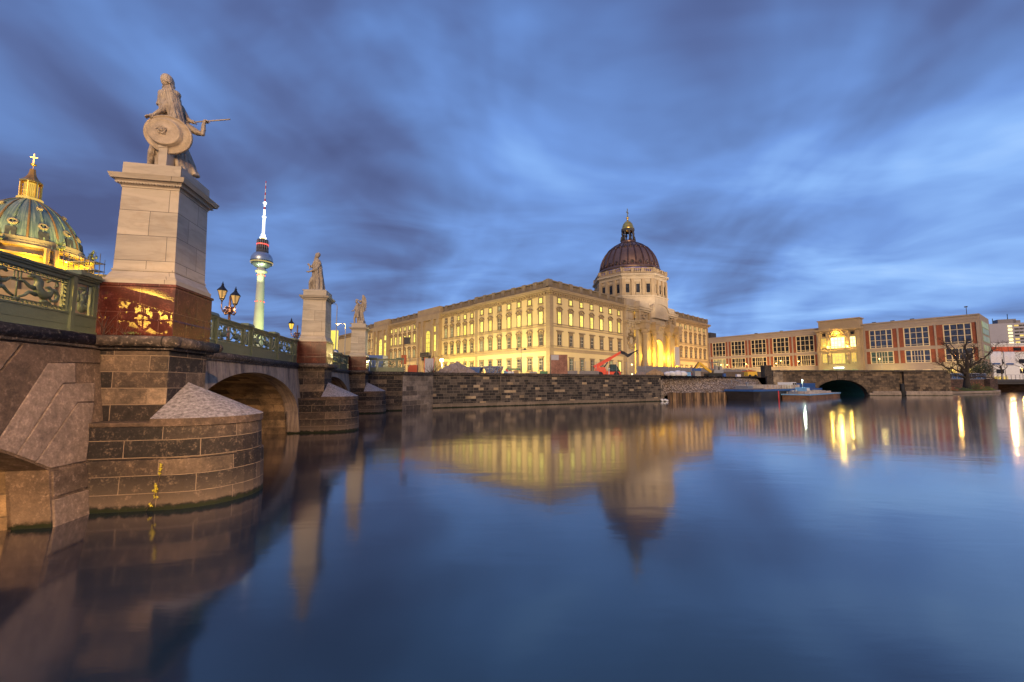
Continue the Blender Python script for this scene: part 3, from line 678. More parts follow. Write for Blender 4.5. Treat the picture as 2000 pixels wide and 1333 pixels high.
def railing(s0, s1, mods, label, first_narrow=True, shared={}):
    """railing along the bridge side between two pedestals; local frame of the bridge, panels turned to run along it"""
    t = thing('iron_railing', (0, 0, 0), BA, label=label, cat='railing', group='green cast iron railings')
    L = s1 - s0; wb_ = (L - 0.53 * (mods + 1)) / mods
    def put(mbx, name, s, w0, w):
        o = None
        if name in shared: o = shared[name].copy(); COL.objects.link(o); o.parent = t
        else: o = mbx.build(name, P['green_iron'], t); shared[name] = o
        o.location = (RN, s, 3.045); o.rotation_euler = (0, 0, PI / 2); o.scale = (w / w0, 1, 1); return o
    s = s0
    for i in range(mods + 1):
        put(narM, 'narrow_panel', s + .265, .53, .53)
        for ss in ((s + .53) if i < mods else s1 - .53, ):
            m2 = MB(); z = 3.045; q = ss if i < mods else s1 - .53
            m2.box(RN - .05, RN + .085, q - .035, q + .035, z, z + RT - .04); m2.build('post', P['green_iron'], t)
        m2 = MB(); c0, c1 = s - 0.0, s + .53
        m2.frustum(RN - .13, RN + .14, c0 + .02, c1 - .02, 3.045 + RT + .005, 3.045 + RT + .085, .03); m2.build('post_cap', P['green_iron'], t)
        if i < mods: put(bigM, 'fretwork_panel', s + .53 + wb_ / 2, 1.75, wb_); s += .53 + wb_
    m2 = MB(); z = 3.045
    m2.box(RN - .07, RN + .07, s0, s1, z + RT - .062, z + RT - .03); m2.box(RN - .10, RN + .10, s0, s1, z + RT - .03, z + RT + .004)
    m2.build('top_rail', P['green_iron'], t)
    return t
railing(PC[0] - .645 - 3 * 2.28 - .53, PC[0] - .65, 3, 'nearest green railing, cut by the left edge of the picture, with seahorse fretwork')
railing(PC[0] + .65, PC[1] - .65, 4, 'green railing between the largest pedestal and the middle pedestal')
railing(PC[1] + .65, PC[2] - .65, 4, 'green railing between the middle pedestal and the farthest pedestal')

# ------------------------------------------------------------------ statues (one continuous carved body each)
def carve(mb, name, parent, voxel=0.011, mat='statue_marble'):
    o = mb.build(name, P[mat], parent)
    r = o.modifiers.new('remesh', 'REMESH'); r.mode = 'VOXEL'; r.voxel_size = voxel; r.use_smooth_shade = True
    s_ = o.modifiers.new('smooth', 'SMOOTH'); s_.factor = 0.5; s_.iterations = 1
    return o
def drape(mb, top, bot, n, r0, r1, seed=0, wob=0.02, steps=8):
    """fall of cloth: many tapering folds between an upper and a lower edge (lists of points)"""
    rnd = random.Random(seed)
    def samp(line, t):
        k = t * (len(line) - 1); i = min(int(k), len(line) - 2); return Vector(line[i]).lerp(Vector(line[i + 1]), k - i)
    for i in range(n):
        t = i / (n - 1); a = samp(top, t); b = samp(bot, min(1, max(0, t + rnd.uniform(-.05, .05))))
        pts = []
        ph = rnd.uniform(0, 6)
        for k in range(steps + 1):
            u = k / steps; p_ = a.lerp(b, u)
            p_ = p_ + Vector((math.sin(u * 4 + ph) * wob * u, (-(i % 2)) * wob * 1.2 + math.cos(u * 3 + ph) * wob * .5, 0)); pts.append(p_)
        mb.tube(pts, [r0 + (r1 - r0) * k / steps for k in range(steps + 1)], 7)
def limb(mb, pts, rad): 
    mb.tube(pts, rad, 9)
    for p_, r in zip(pts, rad): mb.ell(p_, r, 9, 7)
def hand(mb, c, d, s=1.0, up=(0, 0, 1)):
    c = Vector(c); d = Vector(d).normalized(); u = Vector(up); sd = d.cross(u).normalized()
    mb.ell(c, (.045 * s, .035 * s, .045 * s), 8, 6)
    for k in range(4):
        o_ = sd * (k - 1.5) * .021 * s
        mb.tube([c + o_, c + o_ + d * .055 * s, c + o_ + d * .085 * s - u * .03 * s], [.013 * s, .012 * s, .009 * s], 6)
    mb.tube([c - sd * .03 * s, c - sd * .055 * s + d * .035 * s - u * .02 * s], [.014 * s, .01 * s], 6)

TT = math.tan(R(4.775)); CT, ST = math.cos(R(4.775)), math.sin(R(4.775))
def carved_at(px, py, y, L0):
    """measured point of a carving: photo position plus its true depth y behind the statue's axis, in the statue's frame"""
    a, b = (px - 1000) / 790, (681 - py) / 790; k = (L0.y + y) / (CT - b * ST)
    return (a * k - L0.x, y, 2.2 + (b * CT + ST) * k - L0.z)
def warrior_group(ped):
    t = thing('marble_statue', ped.location + Vector((0, 0, 3.42)), 0, label='marble statue of a helmeted woman with a round shield guiding a youth, largest pedestal', cat='statue', group='marble statues on the bridge')
    L0 = ped.location + Vector((0, 0, 3.42))
    def p_(u, v, y=0.0): return carved_at(260 + u / 6.06, 140 + v / 6.06, y, L0)
    X = lambda u: p_(u, 900, -.2)[0]
    Z = lambda v: p_(440, v, -.2)[2]
    mb = MB()
    # goddess, seen from behind: neck, torso, hips
    mb.tube([p_(418, 190), p_(425, 240)], [.055, .07], 10)
    limb(mb, [p_(425, 250, .02), p_(432, 330, .02), p_(450, 470, .02), p_(450, 620, .05), p_(440, 800, .08), p_(430, 1000, .1)], [.12, .20, .20, .22, .22, .2])
    mb.ell(p_(372, 275), (.12, .11, .09)); mb.ell(p_(490, 275, .02), (.12, .11, .09))
    # cloak over shoulders and down the back
    drape(mb, [p_(345, 245, -.08), p_(400, 225, -.13), p_(450, 225, -.13), p_(520, 290, -.06)], [p_(445, 560, -.20), p_(500, 590, -.22), p_(550, 640, -.18), p_(605, 650, -.05)], 13, .026, .042, 3, .016)
    drape(mb, [p_(330, 260, -.03), p_(350, 250, -.09), p_(400, 240, -.12)], [p_(285, 400, -.05), p_(330, 390, -.14), p_(430, 400, -.15)], 9, .042, .034, 5, .010)
    # left arm down to the shield rim
    limb(mb, [p_(375, 330, -.08), p_(400, 410, -.16), p_(345, 460, -.22), p_(290, 490, -.26), p_(235, 520, -.30)], [.08, .074, .058, .046, .034])
    hand(mb, p_(215, 528, -.32), (-.8, -.3, -.2), 1.15)
    # gown folds on the right, under the arm
    drape(mb, [p_(500, 290, .02), p_(560, 380, .05)], [p_(560, 640, .02), p_(600, 660, .1)], 6, .03, .03, 8, .01)
    drape(mb, [p_(340, 480, -.05), p_(430, 500, -.12)], [p_(350, 600, -.1), p_(450, 640, -.15)], 6, .022, .02, 9, .01)
    # right arm of the goddess reaching to the spear
    limb(mb, [p_(560, 430, .1), p_(610, 510, .12), p_(650, 570, .1), p_(700, 600, .06)], [.07, .056, .045, .033])
    hand(mb, p_(708, 600, .05), (.8, -.2, -.3), 1.0)
    # youth: back, raised right arm, thigh and legs behind the shield
    limb(mb, [p_(560, 560, .12), p_(590, 640, .08), p_(580, 760, .08), p_(500, 860, .1)], [.12, .135, .13, .14])
    limb(mb, [p_(650, 665, .05), p_(700, 690, 0), p_(760, 725, -.04), p_(822, 740, -.06), p_(832, 690, -.05), p_(836, 630, -.03), p_(848, 598, 0)], [.085, .075, .062, .048, .045, .036, .028])
    hand(mb, p_(852, 594, 0.0), (.9, 0, .2), 1.05)
    # bare leg on the left
    limb(mb, [p_(400, 830, .0), p_(265, 900, -.10), p_(235, 960, -.20), p_(222, 1030, -.16), p_(205, 1110, -.12), p_(205, 1245, -.1)], [.13, .10, .085, .076, .055, .045])
    mb.ell(p_(195, 1255, -.2), (.05, .13, .035))
    # cloth hanging behind the leg
    drape(mb, [p_(270, 890, -.12), p_(330, 880, -.22), p_(400, 900, -.2)], [p_(285, 1230, -.1), p_(330, 1150, -.26), p_(385, 1240, -.22)], 8, .03, .034, 12, .02)
    # second leg, robe falling in deep folds at the right
    limb(mb, [p_(470, 850, .1), p_(480, 1000, .12), p_(470, 1240, .12)], [.16, .12, .09])
    drape(mb, [p_(520, 900, -.05), p_(580, 900, .02), p_(640, 960, .12)], [p_(560, 1240, -.18), p_(640, 1250, -.05), p_(735, 1245, .12)], 11, .04, .055, 21, .035, 10)
    drape(mb, [p_(560, 860, .1), p_(620, 920, .2)], [p_(600, 1245, .25), p_(735, 1240, .2)], 7, .05, .06, 22, .03, 8)
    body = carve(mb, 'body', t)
    mb = MB(); mb.ell(p_(410, 135, .01), (.088, .105, .115), 14, 10); mb.tube([p_(372, 175, .05), p_(352, 180, .11), p_(346, 200, .1)], [.03, .022, .016], 8)
    mb.ell(p_(395, 190, .07), (.05, .06, .075), 10, 8); mb.ell(p_(372, 190, .12), (.02, .02, .024), 6, 5)
    drape(mb, [p_(390, 170, -.07), p_(440, 165, -.08), p_(470, 170, 0)], [p_(400, 222, -.1), p_(450, 235, -.11), p_(482, 240, -.05)], 7, .024, .02, 4, .006, 5)
    carve(mb, 'head', t, .012)
    mb = MB(); mb.ell((0, 0, 0), (.112, .128, .155), 18, 12); mb.v = [v for v in mb.v]
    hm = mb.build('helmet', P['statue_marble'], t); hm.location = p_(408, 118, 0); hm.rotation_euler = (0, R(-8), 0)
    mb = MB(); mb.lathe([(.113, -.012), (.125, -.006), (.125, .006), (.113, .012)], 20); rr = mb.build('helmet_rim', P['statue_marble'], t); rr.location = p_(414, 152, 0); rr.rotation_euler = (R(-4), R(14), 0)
    # round shield resting on a stone block
    mb = MB(); mb.lathe([(0, .09), (.16, .085), (.30, .055), (.33, .075), (.355, .06), (.36, .0), (.38, -.01), (.48, -.055), (.49, -.03), (.515, -.035), (.52, -.07), (.48, -.09), (0, -.05)], 48)
    sh = mb.build('shield', P['shield_marble'], t)
    sh.location = p_(386, 728, -.36); sh.rotation_euler = Matrix.Rotation(R(24), 3, 'Y').to_4x4().to_euler()
    M_ = Matrix.Rotation(R(89), 4, 'X') @ Matrix.Rotation(R(-28), 4, 'Z') ; sh.rotation_euler = (M_ @ Matrix.Rotation(0, 4, 'Z')).to_euler(); sh.scale = (1.02, 0.73, 1)
    mb = MB(); mb.ell((0, 0, 0), (.052, .062, .045), 12, 8); mb.ell((0, -.012, .04), (.012, .026, .018), 6, 5)
    for k in range(16):
        a = 2 * PI * k / 16; r = .085 + .012 * (k % 3); mb.tube([(.05 * math.cos(a), .06 * math.sin(a), .0), (r * math.cos(a + .2), r * math.sin(a + .2), .012), ((r + .01) * math.cos(a + .45), (r + .01) * math.sin(a + .45), -.01)], [.016, .014, .008], 6)
    for sx in (-.02, .02): mb.ell((sx, .012, .04), (.011, .007, .006), 6, 5)
    mb.ell((0, -.036, .035), (.018, .006, .008), 6, 5)
    carve(mb, 'shield_boss', sh, .006).location = (0, 0, .095)
    mb = MB(); mb.box(X(392), X(490), -.36, -.02, -.05, Z(955)); mb.box(X(386), X(496), -.37, -.01, Z(955), Z(925)); mb.build('stone_block', P['marble_plain'], t)
    # spear shaft
    mb = MB(); mb.tube([p_(655, 606, .1), p_(1148, 567, .0)], .013, 8); mb.build('spear', P['statue_marble'], t)
    return t
warrior_group(peds[0])

def robed_figure(ped):
    t = thing('marble_statue', ped.location + Vector((0, 0, 3.42)), 0, label='marble statue of a robed figure with raised offering hands on the middle pedestal', cat='statue', group='marble statues on the bridge')
    L0 = ped.location + Vector((0, 0, 3.42)); p_ = lambda u, v, y=0.0: carved_at(560 + u / 5.128, 480 + v / 5.128, y, L0)
    X = lambda u: p_(u, 470)[0]
    mb = MB()
    mb.box(X(195), X(385), -.4, .4, -.02, .03)
    limb(mb, [p_(308, 135), p_(312, 170), p_(310, 215), p_(300, 270), p_(298, 340), p_(300, 440)], [.06, .15, .15, .15, .18, .2])
    drape(mb, [p_(268, 165, -.05), p_(300, 150, -.16), p_(340, 175, -.05)], [p_(265, 290, -.1), p_(300, 300, -.2), p_(352, 320, -.05)], 9, .035, .04, 31, .02)
    drape(mb, [p_(262, 280, -.08), p_(300, 275, -.18), p_(348, 290, -.04)], [p_(250, 455, -.05), p_(305, 462, -.22), p_(372, 458, -.02)], 12, .045, .055, 32, .03)
    drape(mb, [p_(270, 200, .1), p_(345, 200, .1)], [p_(262, 455, .15), p_(372, 455, .12)], 8, .06, .07, 33, .02)
    limb(mb, [p_(332, 180, -.1), p_(300, 230, -.2), p_(262, 250, -.2), p_(228, 262, -.18)], [.08, .07, .055, .036]); hand(mb, p_(218, 262, -.18), (-1, 0, .1), 1.2)
    limb(mb, [p_(275, 180, .05), p_(250, 215, 0), p_(232, 205, -.05)], [.07, .055, .036]); hand(mb, p_(226, 198, -.05), (-.6, 0, .7), 1.2, (0, 1, 0))
    mb.tube([p_(232, 240, -.15), p_(230, 190, -.1)], .03, 7)
    limb(mb, [p_(262, 330, -.1), p_(235, 370, -.16), p_(232, 420, -.14), p_(232, 465, -.12)], [.11, .075, .06, .045]); mb.ell(p_(224, 470, -.2), (.05, .11, .035))
    drape(mb, [p_(285, 110, .02), p_(310, 105, .08)], [p_(262, 190, -.08), p_(300, 180, -.14)], 5, .03, .025, 36, .02, 5)
    carve(mb, 'body', t, .022)
    mb = MB(); mb.ell(p_(308, 100), (.10, .115, .135), 12, 9); mb.ell(p_(318, 92, .03), (.1, .1, .11), 12, 9); mb.ell(p_(287, 104, -.02), (.02, .02, .03), 6, 5); carve(mb, 'head', t, .016)
    return t
robed_figure(peds[1])
def winged_figure(ped):
    t = thing('marble_statue', ped.location + Vector((0, 0, 3.42)), 0, label='marble statue of an armoured youth with a winged figure behind on the farthest pedestal', cat='statue', group='marble statues on the bridge')
    L0 = ped.location + Vector((0, 0, 3.42)); p_ = lambda u, v, y=0.0: carved_at(560 + u / 5.128, 480 + v / 5.128, y, L0)
    X = lambda u: p_(u, 795)[0]; Z = lambda v: p_(712, v)[2]
    mb = MB(); mb.box(X(650), X(782), -.42, .42, -.02, .04)
    limb(mb, [p_(706, 588, -.05), p_(708, 620, -.05), p_(705, 660, -.05), p_(702, 690, -.05)], [.07, .17, .15, .14])
    limb(mb, [p_(690, 690, -.05), p_(678, 730, -.1), p_(680, 765, -.08), p_(676, 795, -.08)], [.11, .085, .07, .045]); limb(mb, [p_(712, 690, -.05), p_(712, 735, -.05), p_(708, 795, -.05)], [.12, .085, .045])
    limb(mb, [p_(690, 610, -.05), p_(680, 640, -.2), p_(664, 655, -.25)], [.065, .05, .035]); hand(mb, p_(660, 655, -.25), (-1, 0, 0), 1.3)
    drape(mb, [p_(700, 640, -.18), p_(730, 610, .0), p_(760, 620, .1)], [p_(715, 710, -.2), p_(740, 780, 0), p_(775, 785, .1)], 10, .05, .07, 41, .04)
    limb(mb, [p_(735, 590, .12), p_(742, 640, .12), p_(745, 720, .12), p_(748, 790, .12)], [.07, .15, .18, .2])
    limb(mb, [p_(735, 600, .1), p_(715, 575, -.02), p_(700, 570, -.05)], [.06, .045, .035])
    limb(mb, [p_(765, 600, .05), p_(772, 640, .0), p_(775, 665, 0)], [.06, .06, .04])
    mb.box(X(722), X(776), -.2, .3, 0, .26)
    mb.tube([p_(655, 648, -.25), p_(690, 668, -.15)], .018, 6)
    carve(mb, 'body', t, .024)
    mb = MB(); mb.ell(p_(700, 565, -.05), (.09, .1, .12), 12, 9); mb.tube([p_(688, 548, -.05), p_(702, 540, -.05), p_(720, 548, -.05), p_(732, 572, 0)], [.03, .045, .04, .02], 7); mb.tube([p_(702, 545, -.05), p_(701, 525, -.05)], [.02, .006], 5)
    mb.ell(p_(738, 560, .1), (.085, .09, .11), 12, 9); carve(mb, 'head', t, .018)
    # wing: long feathers spread up and back
    mb = MB()
    for k in range(11):
        a = k / 10; x0, z0 = 748 + a * 8, 610 + a * 45
        x1, z1 = 758 + 45 * math.sin(a * 1.9) + 2, 492 + a * a * 150
        mb.tube([p_(x0, z0, .15), p_((x0 + x1) / 2 + 3, (z0 + z1) / 2, .2 - .01 * k), p_(x1, z1, .18)], [.03, .055, .018], 6)
    mb.ell(p_(760, 600, .16), (.14, .05, .3), 8, 6)
    carve(mb, 'wing', t, .02)
    return t
winged_figure(peds[2])
# ------------------------------------------------------------------ bridge street lamps and lights near the viewer
def bl(n, s): return (n * math.cos(BA) - s * math.sin(BA), n * math.sin(BA) + s * math.cos(BA))
def lantern_mb():
    g = MB(); g.prism([(.10 * math.cos(a), .10 * math.sin(a)) for a in [PI / 3 * k for k in range(6)]], 0, .40, [(.21 * math.cos(a), .21 * math.sin(a)) for a in [PI / 3 * k for k in range(6)]])
    f = MB()
    for k in range(6):
        a = PI / 3 * k; f.tube([(.105 * math.cos(a), .105 * math.sin(a), 0), (.215 * math.cos(a), .215 * math.sin(a), .41)], .013, 5)
    f.prism([(.25 * math.cos(PI / 3 * k), .25 * math.sin(PI / 3 * k)) for k in range(6)], .40, .43)
    f.lathe([(.245, .43), (.17, .52), (.10, .60), (.07, .63), (.09, .65), (.05, .69), (.05, .73), (.07, .75), (.02, .80), (.025, .84), (.004, .90)], 6, smooth=False)
    f.lathe([(.12, -.0), (.11, -.04), (.05, -.08), (.035, -.18)], 8)
    return g, f
gl, fl = lantern_mb()
def candelabra(n, s, label, arms, rz=0.0, bright=False, power=45):
    x, y = bl(n, s); t = thing('street_lamp', (x, y, GZ), rz, label=label, cat='street lamp', group='old iron lantern candelabras on the bridge')
    mb = MB(); mb.lathe([(.26, 0), (.26, .12), (.18, .2), (.14, .5), (.15, .55), (.09, .65), (.075, 1.6), (.10, 1.66), (.07, 1.72), (.055, 2.7), (.10, 2.78), (.13, 2.9), (.09, 3.0), (.05, 3.1), (.07, 3.25), (.05, 3.3), (.05, 3.62), (.0, 3.66)], 10)
    for k in range(6):
        a = PI / 3 * k; c, s_ = math.cos(a), math.sin(a)
        pts = [(c * r, s_ * r, z) for r, z in ((.06, 2.72), (.22, 2.66), (.30, 2.80), (.22, 2.93), (.13, 2.86), (.18, 2.80))]
        mb.tube(pts, [.035, .03, .028, .024, .02, .015], 6); mb.ell((c * .16, s_ * .16, 3.02), (.07, .07, .06), 6, 5)
    mb.build('post', P['bronze_iron'], t)
    for a, r, z in arms:
        c, s_ = math.cos(a), math.sin(a)
        mb = MB(); mb.tube([(c * q * r, s_ * q * r, zz_) for q, zz_ in ((.1, 2.85), (.45, 2.72), (.8, 2.80), (1.0, 2.98), (1.0, z - .1))], [.035, .035, .03, .028, .025], 7)
        mb.tube([(c * q * r, s_ * q * r, zz_) for q, zz_ in ((.45, 2.74), (.6, 2.95), (.45, 3.05), (.3, 2.95))], [.025, .02, .02, .012], 6); mb.build('arm', P['bronze_iron'], t)
        fo = fl.build('lantern', P['black_iron'], t); fo.location = (c * r, s_ * r, z + .05)
        go = gl.build('glass', P['lantern_glass_bright' if bright else 'lantern_glass'], fo)
        if power: lamp('POINT', 'lantern_light', (x + math.cos(a + rz) * r, y + math.sin(a + rz) * r, GZ + z - .25), power, (1.0, .55, .18), .05)
    return t
candelabra(-10.4, 22.9, 'twin-lantern iron candelabra rising behind the green railing right of the largest pedestal', [(R(200), .36, 3.42), (R(-25), .42, 3.14)])
candelabra(-10.6, 34.0, 'iron lantern showing at the left edge of the middle pedestal', [(R(180), .5, 3.3)], bright=True)
lx = candelabra(-12.2, -3.6, 'candelabra at the near end of the bridge, outside the picture to the left', [(R(0), .5, 3.2), (R(180), .5, 3.2)], bright=True, power=0)
# lamp light from the near end of the bridge: shines through the railing onto the granite plinth
x, y = bl(-12.0, -3.4); tx, ty = bl(-5.50, 8.5)
mb = MB(); mb.lathe([(.05, -.1), (.16, .12), (.17, .2)], 10); fh = mb.build('floodlight_hood', P['black_iron'], lx); fh.location = (0.2, 0.2, 2.78); fh.rotation_euler = (R(80), 0, R(-25))
lamp('SPOT', 'bridge_floodlight', (x, y, 5.72), 15000, (1.0, .60, .08), .05, (tx, ty, 3.22), 6.3, .1)

def modern_lamp(loc, h, rz, label, arm=1.6, col=(1.0, .52, .12), power=900, lens='sodium_lens', group='street lamps', two=False, pole='zinc', spot=False, r=0.07):
    t = thing('street_lamp', loc, rz, label=label, cat='street lamp', group=group)
    mb = MB(); mb.tube([(0, 0, 0), (0, 0, h * .5), (0, 0, h - .35), (0.08, 0, h - .08), (.3, 0, h)], [r * 1.3, r, r * .7, r * .65, r * .6], 8)
    sides = (1, -1) if two else (1,)
    for sg in sides: mb.tube([(.1 * sg, 0, h - .02), (arm * sg, 0, h + .05)], r * .55, 6)
    mb.build('pole', P[pole], t)
    for sg in sides:
        mb = MB(); mb.ell((arm * sg, 0, h + .04), (.38, .16, .09), 10, 6); hd = mb.build('lamp_head', P['zinc'], t)
        mb = MB(); mb.ell((arm * sg, 0, h - .07), (.24, .13, .12), 10, 6); mb.build('lens', P[lens], hd)
    if power:
        a = Vector((arm, 0, h - .38)); a.rotate(Matrix.Rotation(rz, 3, 'Z')); lamp('POINT', 'street_light', Vector(loc) + a, power, col, .25)
    return t
# lamps on the near bank, behind the viewer: they light the pier fronts
modern_lamp((-2.8, -8.5, 1.1), 7.0, R(80), 'street lamp on the near bank behind the viewer to the left', power=3400, col=(1.0, .55, .26), group='street lamps on the near bank')
modern_lamp((4.0, -6.0, 1.1), 6.6, R(110), 'street lamp on the near bank behind the viewer to the right', power=0, col=(1.0, .62, .38), group='street lamps on the near bank')
lamp('SPOT', 'added_cutoff_spot', (3.6, -5.2, 7.3), 5600, (1.0, .60, .32), .12, (3.6 - 7.0, -5.2 + 9.0, 7.3 - 14.2), 82, .25)  # unseen spot added, cone tilted down to light pier and spandrel only
lamp('SPOT', 'added_cutoff_spot_far', (4.4, -5.2, 7.3), 9500, (1.0, .62, .34), .12, (4.4 - 12.5, -5.2 + 23.0, 7.3 - 12.5), 44, .35)  # second unseen spot added to brighten the farther spans and railing
# unseen lamps added under the bridge arches to warm the barrels
for k, (n_, s_, pw) in enumerate(((-9.0, 2.6, 260), (-8.8, 13.2, 170), (-10.5, 25.3, 120))):
    x, y = bl(n_, s_); mb = MB(); mb.lathe([(.0, .0), (.10, .0), (.12, .03), (.12, .08), (.05, .12)], 12); t = mb.build('added_arch_lamp', P['warm_lens' if k > 4 else 'black_iron'], label=('unseen lamp added under the nearest arch', 'unseen lamp added under the middle arch', 'unseen lamp added under the farthest arch')[k], cat='lamp', group='lamps added under the bridge arches')
    zt = 1.85 if k == 0 else 2.36; t.location = (x, y, zt); lamp('POINT', 'added_arch_light', (x, y, zt - .14), pw, (1.0, .50, .12), .06)
modern_lamp((-21, 48, GZ), 8.6, R(180), 'tall grey lamp post with a dark arm, between middle and farthest pedestals', arm=2.0, power=0, lens='pale_board', group='modern lamp posts on the bridge approach')
modern_lamp((-28.2, 68, GZ), 9.1, R(180), 'lamp post with a glowing amber head, between middle and farthest pedestals', arm=1.4, power=1800, group='modern lamp posts on the bridge approach')
bn = thing('lit_banner', (-33.5, 75, GZ), R(4), label='tall glowing yellow banner right of the middle pedestal', cat='banner')
mb = MB(); mb.box(-1.0, 1.05, -.12, .12, .4, 8.8); mb.build('panel', P['lit_banner'], bn)
mb = MB(); mb.box(-1.08, -1.0, -.15, .15, 0, 8.9); mb.box(1.05, 1.13, -.15, .15, 0, 8.9); mb.box(-1.08, 1.13, -.15, .15, 8.8, 8.9); mb.build('frame', P['zinc'], bn)
rs = thing('road_sign', (-20.6, 47, GZ), R(5), label='small round road sign low beside the yellow banner', cat='road sign')
mb = MB(); mb.tube([(0, 0, 0), (0, 0, 2.9)], .04, 6); mb.build('pole', P['zinc'], rs)
mb = MB(); mb.lathe([(0, -.02), (.42, -.02), (.42, .02), (0, .02)], 20); o = mb.build('disc', P['blue_paint'], rs); o.location = (0, -.06, 2.6); o.rotation_euler = (R(90), 0, 0)
mb = MB(); mb.lathe([(.0, -.022), (.26, -.022), (.26, .026), (0, .026)], 20); o2 = mb.build('disc_centre', P['white_paint'], o)
MB().box(-3.4, 3.4, -.9, .9, .5, 1.0).build('flatbed', P['zinc'])
bpy.data.objects.remove(bpy.data.objects['flatbed'])
lb = thing('light_box', (-31.0, 73.0, GZ), R(5), label='long low glowing light box below the yellow banner', cat='sign')
mb = MB(); mb.box(-1.6, 1.6, -.2, .2, 1.7, 2.5); mb.build('panel', P['lit_window_white'], lb)
mb = MB(); mb.box(-1.5, -1.4, -.1, .1, 0, 1.7); mb.box(1.4, 1.5, -.1, .1, 0, 1.7); mb.build('leg', P['zinc'], lb)

# ------------------------------------------------------------------ television tower
tv = thing('television_tower', (-450, 712, 0), 0, label='tall television tower with steel sphere and red and white mast on the skyline', cat='tower')
MB().lathe([(10.5, 0), (9.0, 60), (7.9, 110), (6.6, 160), (5.7, 196)], 32).build('shaft', P['tower_concrete'], tv)
MB().lathe([(5.7, 196), (6.2, 197), (9.6, 199), (9.8, 201), (7.2, 203), (6.6, 205), (6.6, 208)], 28).build('shaft_collar', P['tower_concrete'], tv)
prof = [(17.4 * math.sin(a), 221 - 16.2 * math.cos(a)) for a in [PI * k / 24 for k in range(25)]]
sph = MB().lathe(prof, 40).build('sphere', P['tower_steel'], tv)
mb = MB()
for zc, r in ((213.2, 16.0), (218.0, 17.6)):
    for k in range(40):
        a = 2 * PI * k / 40
        if 1: mb.box(-.8, .8, -.15, .15, -.7, .7); i = len(mb.v) - 8; Mx = Matrix.Translation((r * math.cos(a), r * math.sin(a), zc)) @ Matrix.Rotation(a + PI / 2, 4, 'Z'); mb.v[i:] = [tuple(Mx @ Vector(v)) for v in mb.v[i:]]
for a, b, c, d in mb.calls[:]: pass
mb.build_split('gallery_window', P['black_rubber'], sph)
MB().lathe([(17.85, 215.2), (17.95, 216.4)], 48).build('light_ring', P['lit_window_gold'], sph)
MB().lathe([(9.5, 235), (9.5, 238), (8.2, 238.5), (8.2, 242), (9.2, 242.3), (9.2, 244), (8.2, 244.4), (8.2, 250), (8.8, 250.3), (8.8, 258), (5.2, 259)], 28).build('antenna_base', P['dark_stone'], tv)
mb = MB()
for k in range(18):
    a = 2 * PI * k / 18; mb.tube([(9.6 * math.cos(a), 9.6 * math.sin(a), 236), (9.6 * math.cos(a), 9.6 * math.sin(a), 256)], .35, 5)
mb.build('antenna_cage', P['tower_base_grey'], tv)
MB().lathe([(9.75, 248.0), (9.75, 250.0)], 30).build('red_light_band', P['red_light'], tv)
z = 259
for k, (h_, r, mt) in enumerate([(6, 3.6, 'lit_window_gold'), (6, 2.4, 'mast_glow'), (28, 2.1, 'mast_glow'), (5, 1.9, 'rusty_copper'), (11, 1.7, 'mast_glow'), (5, 1.6, 'red_paint'), (10, 1.35, 'mast_glow'), (5, 1.3, 'red_paint'), (7, 1.1, 'white_paint'), (5, .95, 'red_paint'), (7, .85, 'white_paint'), (6, .8, 'red_paint'), (5, .7, 'white_paint'), (4, .7, 'red_paint')]):
    MB().lathe([(r, z), (r * .93, z + h_)], 12).build('mast_section', P[mt], tv); z += h_  # bright sections glow by themselves instead of catching floodlight
for zz_, r in ((261, 5.2), (266, 3.6), (300, 3.2), (326, 2.9)): MB().lathe([(r, zz_), (r, zz_ + 2.2), (1, zz_ + 2.4)], 16).build('mast_gallery', P['mast_glow'], tv)
mb = MB()
for zz_, r in ((193, 6.0), (145, 7.2)):
    for k in range(8):
        a = 2 * PI * k / 8; mb.ell((r * math.cos(a), r * math.sin(a), zz_), 1.0, 6, 5)
mb.build_split('warning_light', P['red_light'], tv)
for dx, dy in ((50, -70), (95, -20)):
    lamp('SPOT', 'tower_floodlight', (-450 + dx, 712 + dy, 30), 0.6e6, (.84, 1.0, .30), 2, (-450, 712, 150), 60, .9)
lamp('SPOT', 'tower_floodlight_low', (-405, 650, 20), 1.1e5, (.84, 1.0, .30), 2, (-450, 712, 90), 70, .9)
lamp('SPOT', 'sphere_floodlight', (-438, 690, 168), 0.8e5, (.86, 1.0, .45), 1, (-450, 712, 209), 60, .8)
lamp('SPOT', 'sphere_floodlight', (-462, 690, 168), 0.5e5, (.86, 1.0, .45), 1, (-450, 712, 209), 60, .8)

# ------------------------------------------------------------------ cathedral with green copper dome
ca = thing('cathedral', (-211, 171, GZ), R(22), label='domed cathedral with green copper ribs and golden floodlit cornices behind the near railing', cat='cathedral')
H = 0
mb = MB(); mb.box(-30, 30, -26, 40, 0, 40); mb.box(-22, 22, -30, -26, 0, 34)
for k in range(12):
    x = -29 + 58 * k / 11; mb.box(x - .9, x + .9, -27.2, -26, 2, 38)
mb.box(-31, 31, -27.6, 41, 39, 41.5); mb.build('body', P['sandstone'], ca)
mb = MB()
for r, z0, z1 in ((20.5, 40, 47), (21.6, 47, 48), (20.2, 48, 50), (21.2, 50, 50.8), (19.2, 50.8, 53.6), (20.4, 53.6, 54.6), (18.6, 54.6, 56.2), (17.9, 56.2, 58)): mb.lathe([(r - 1, z0), (r, z0), (r + (.0), z1), (r - 1, z1)], 48, smooth=False)
for k in range(48):
    a = 2 * PI * k / 48
    if k % 6 in (0, 1):
        r = 21.2; c, s_ = math.cos(a), math.sin(a)
        mb.tube([(r * c, r * s_, 40), (r * c, r * s_, 54)], .9, 6, smooth=False)
dr = mb.build('drum', P['sandstone'], ca)
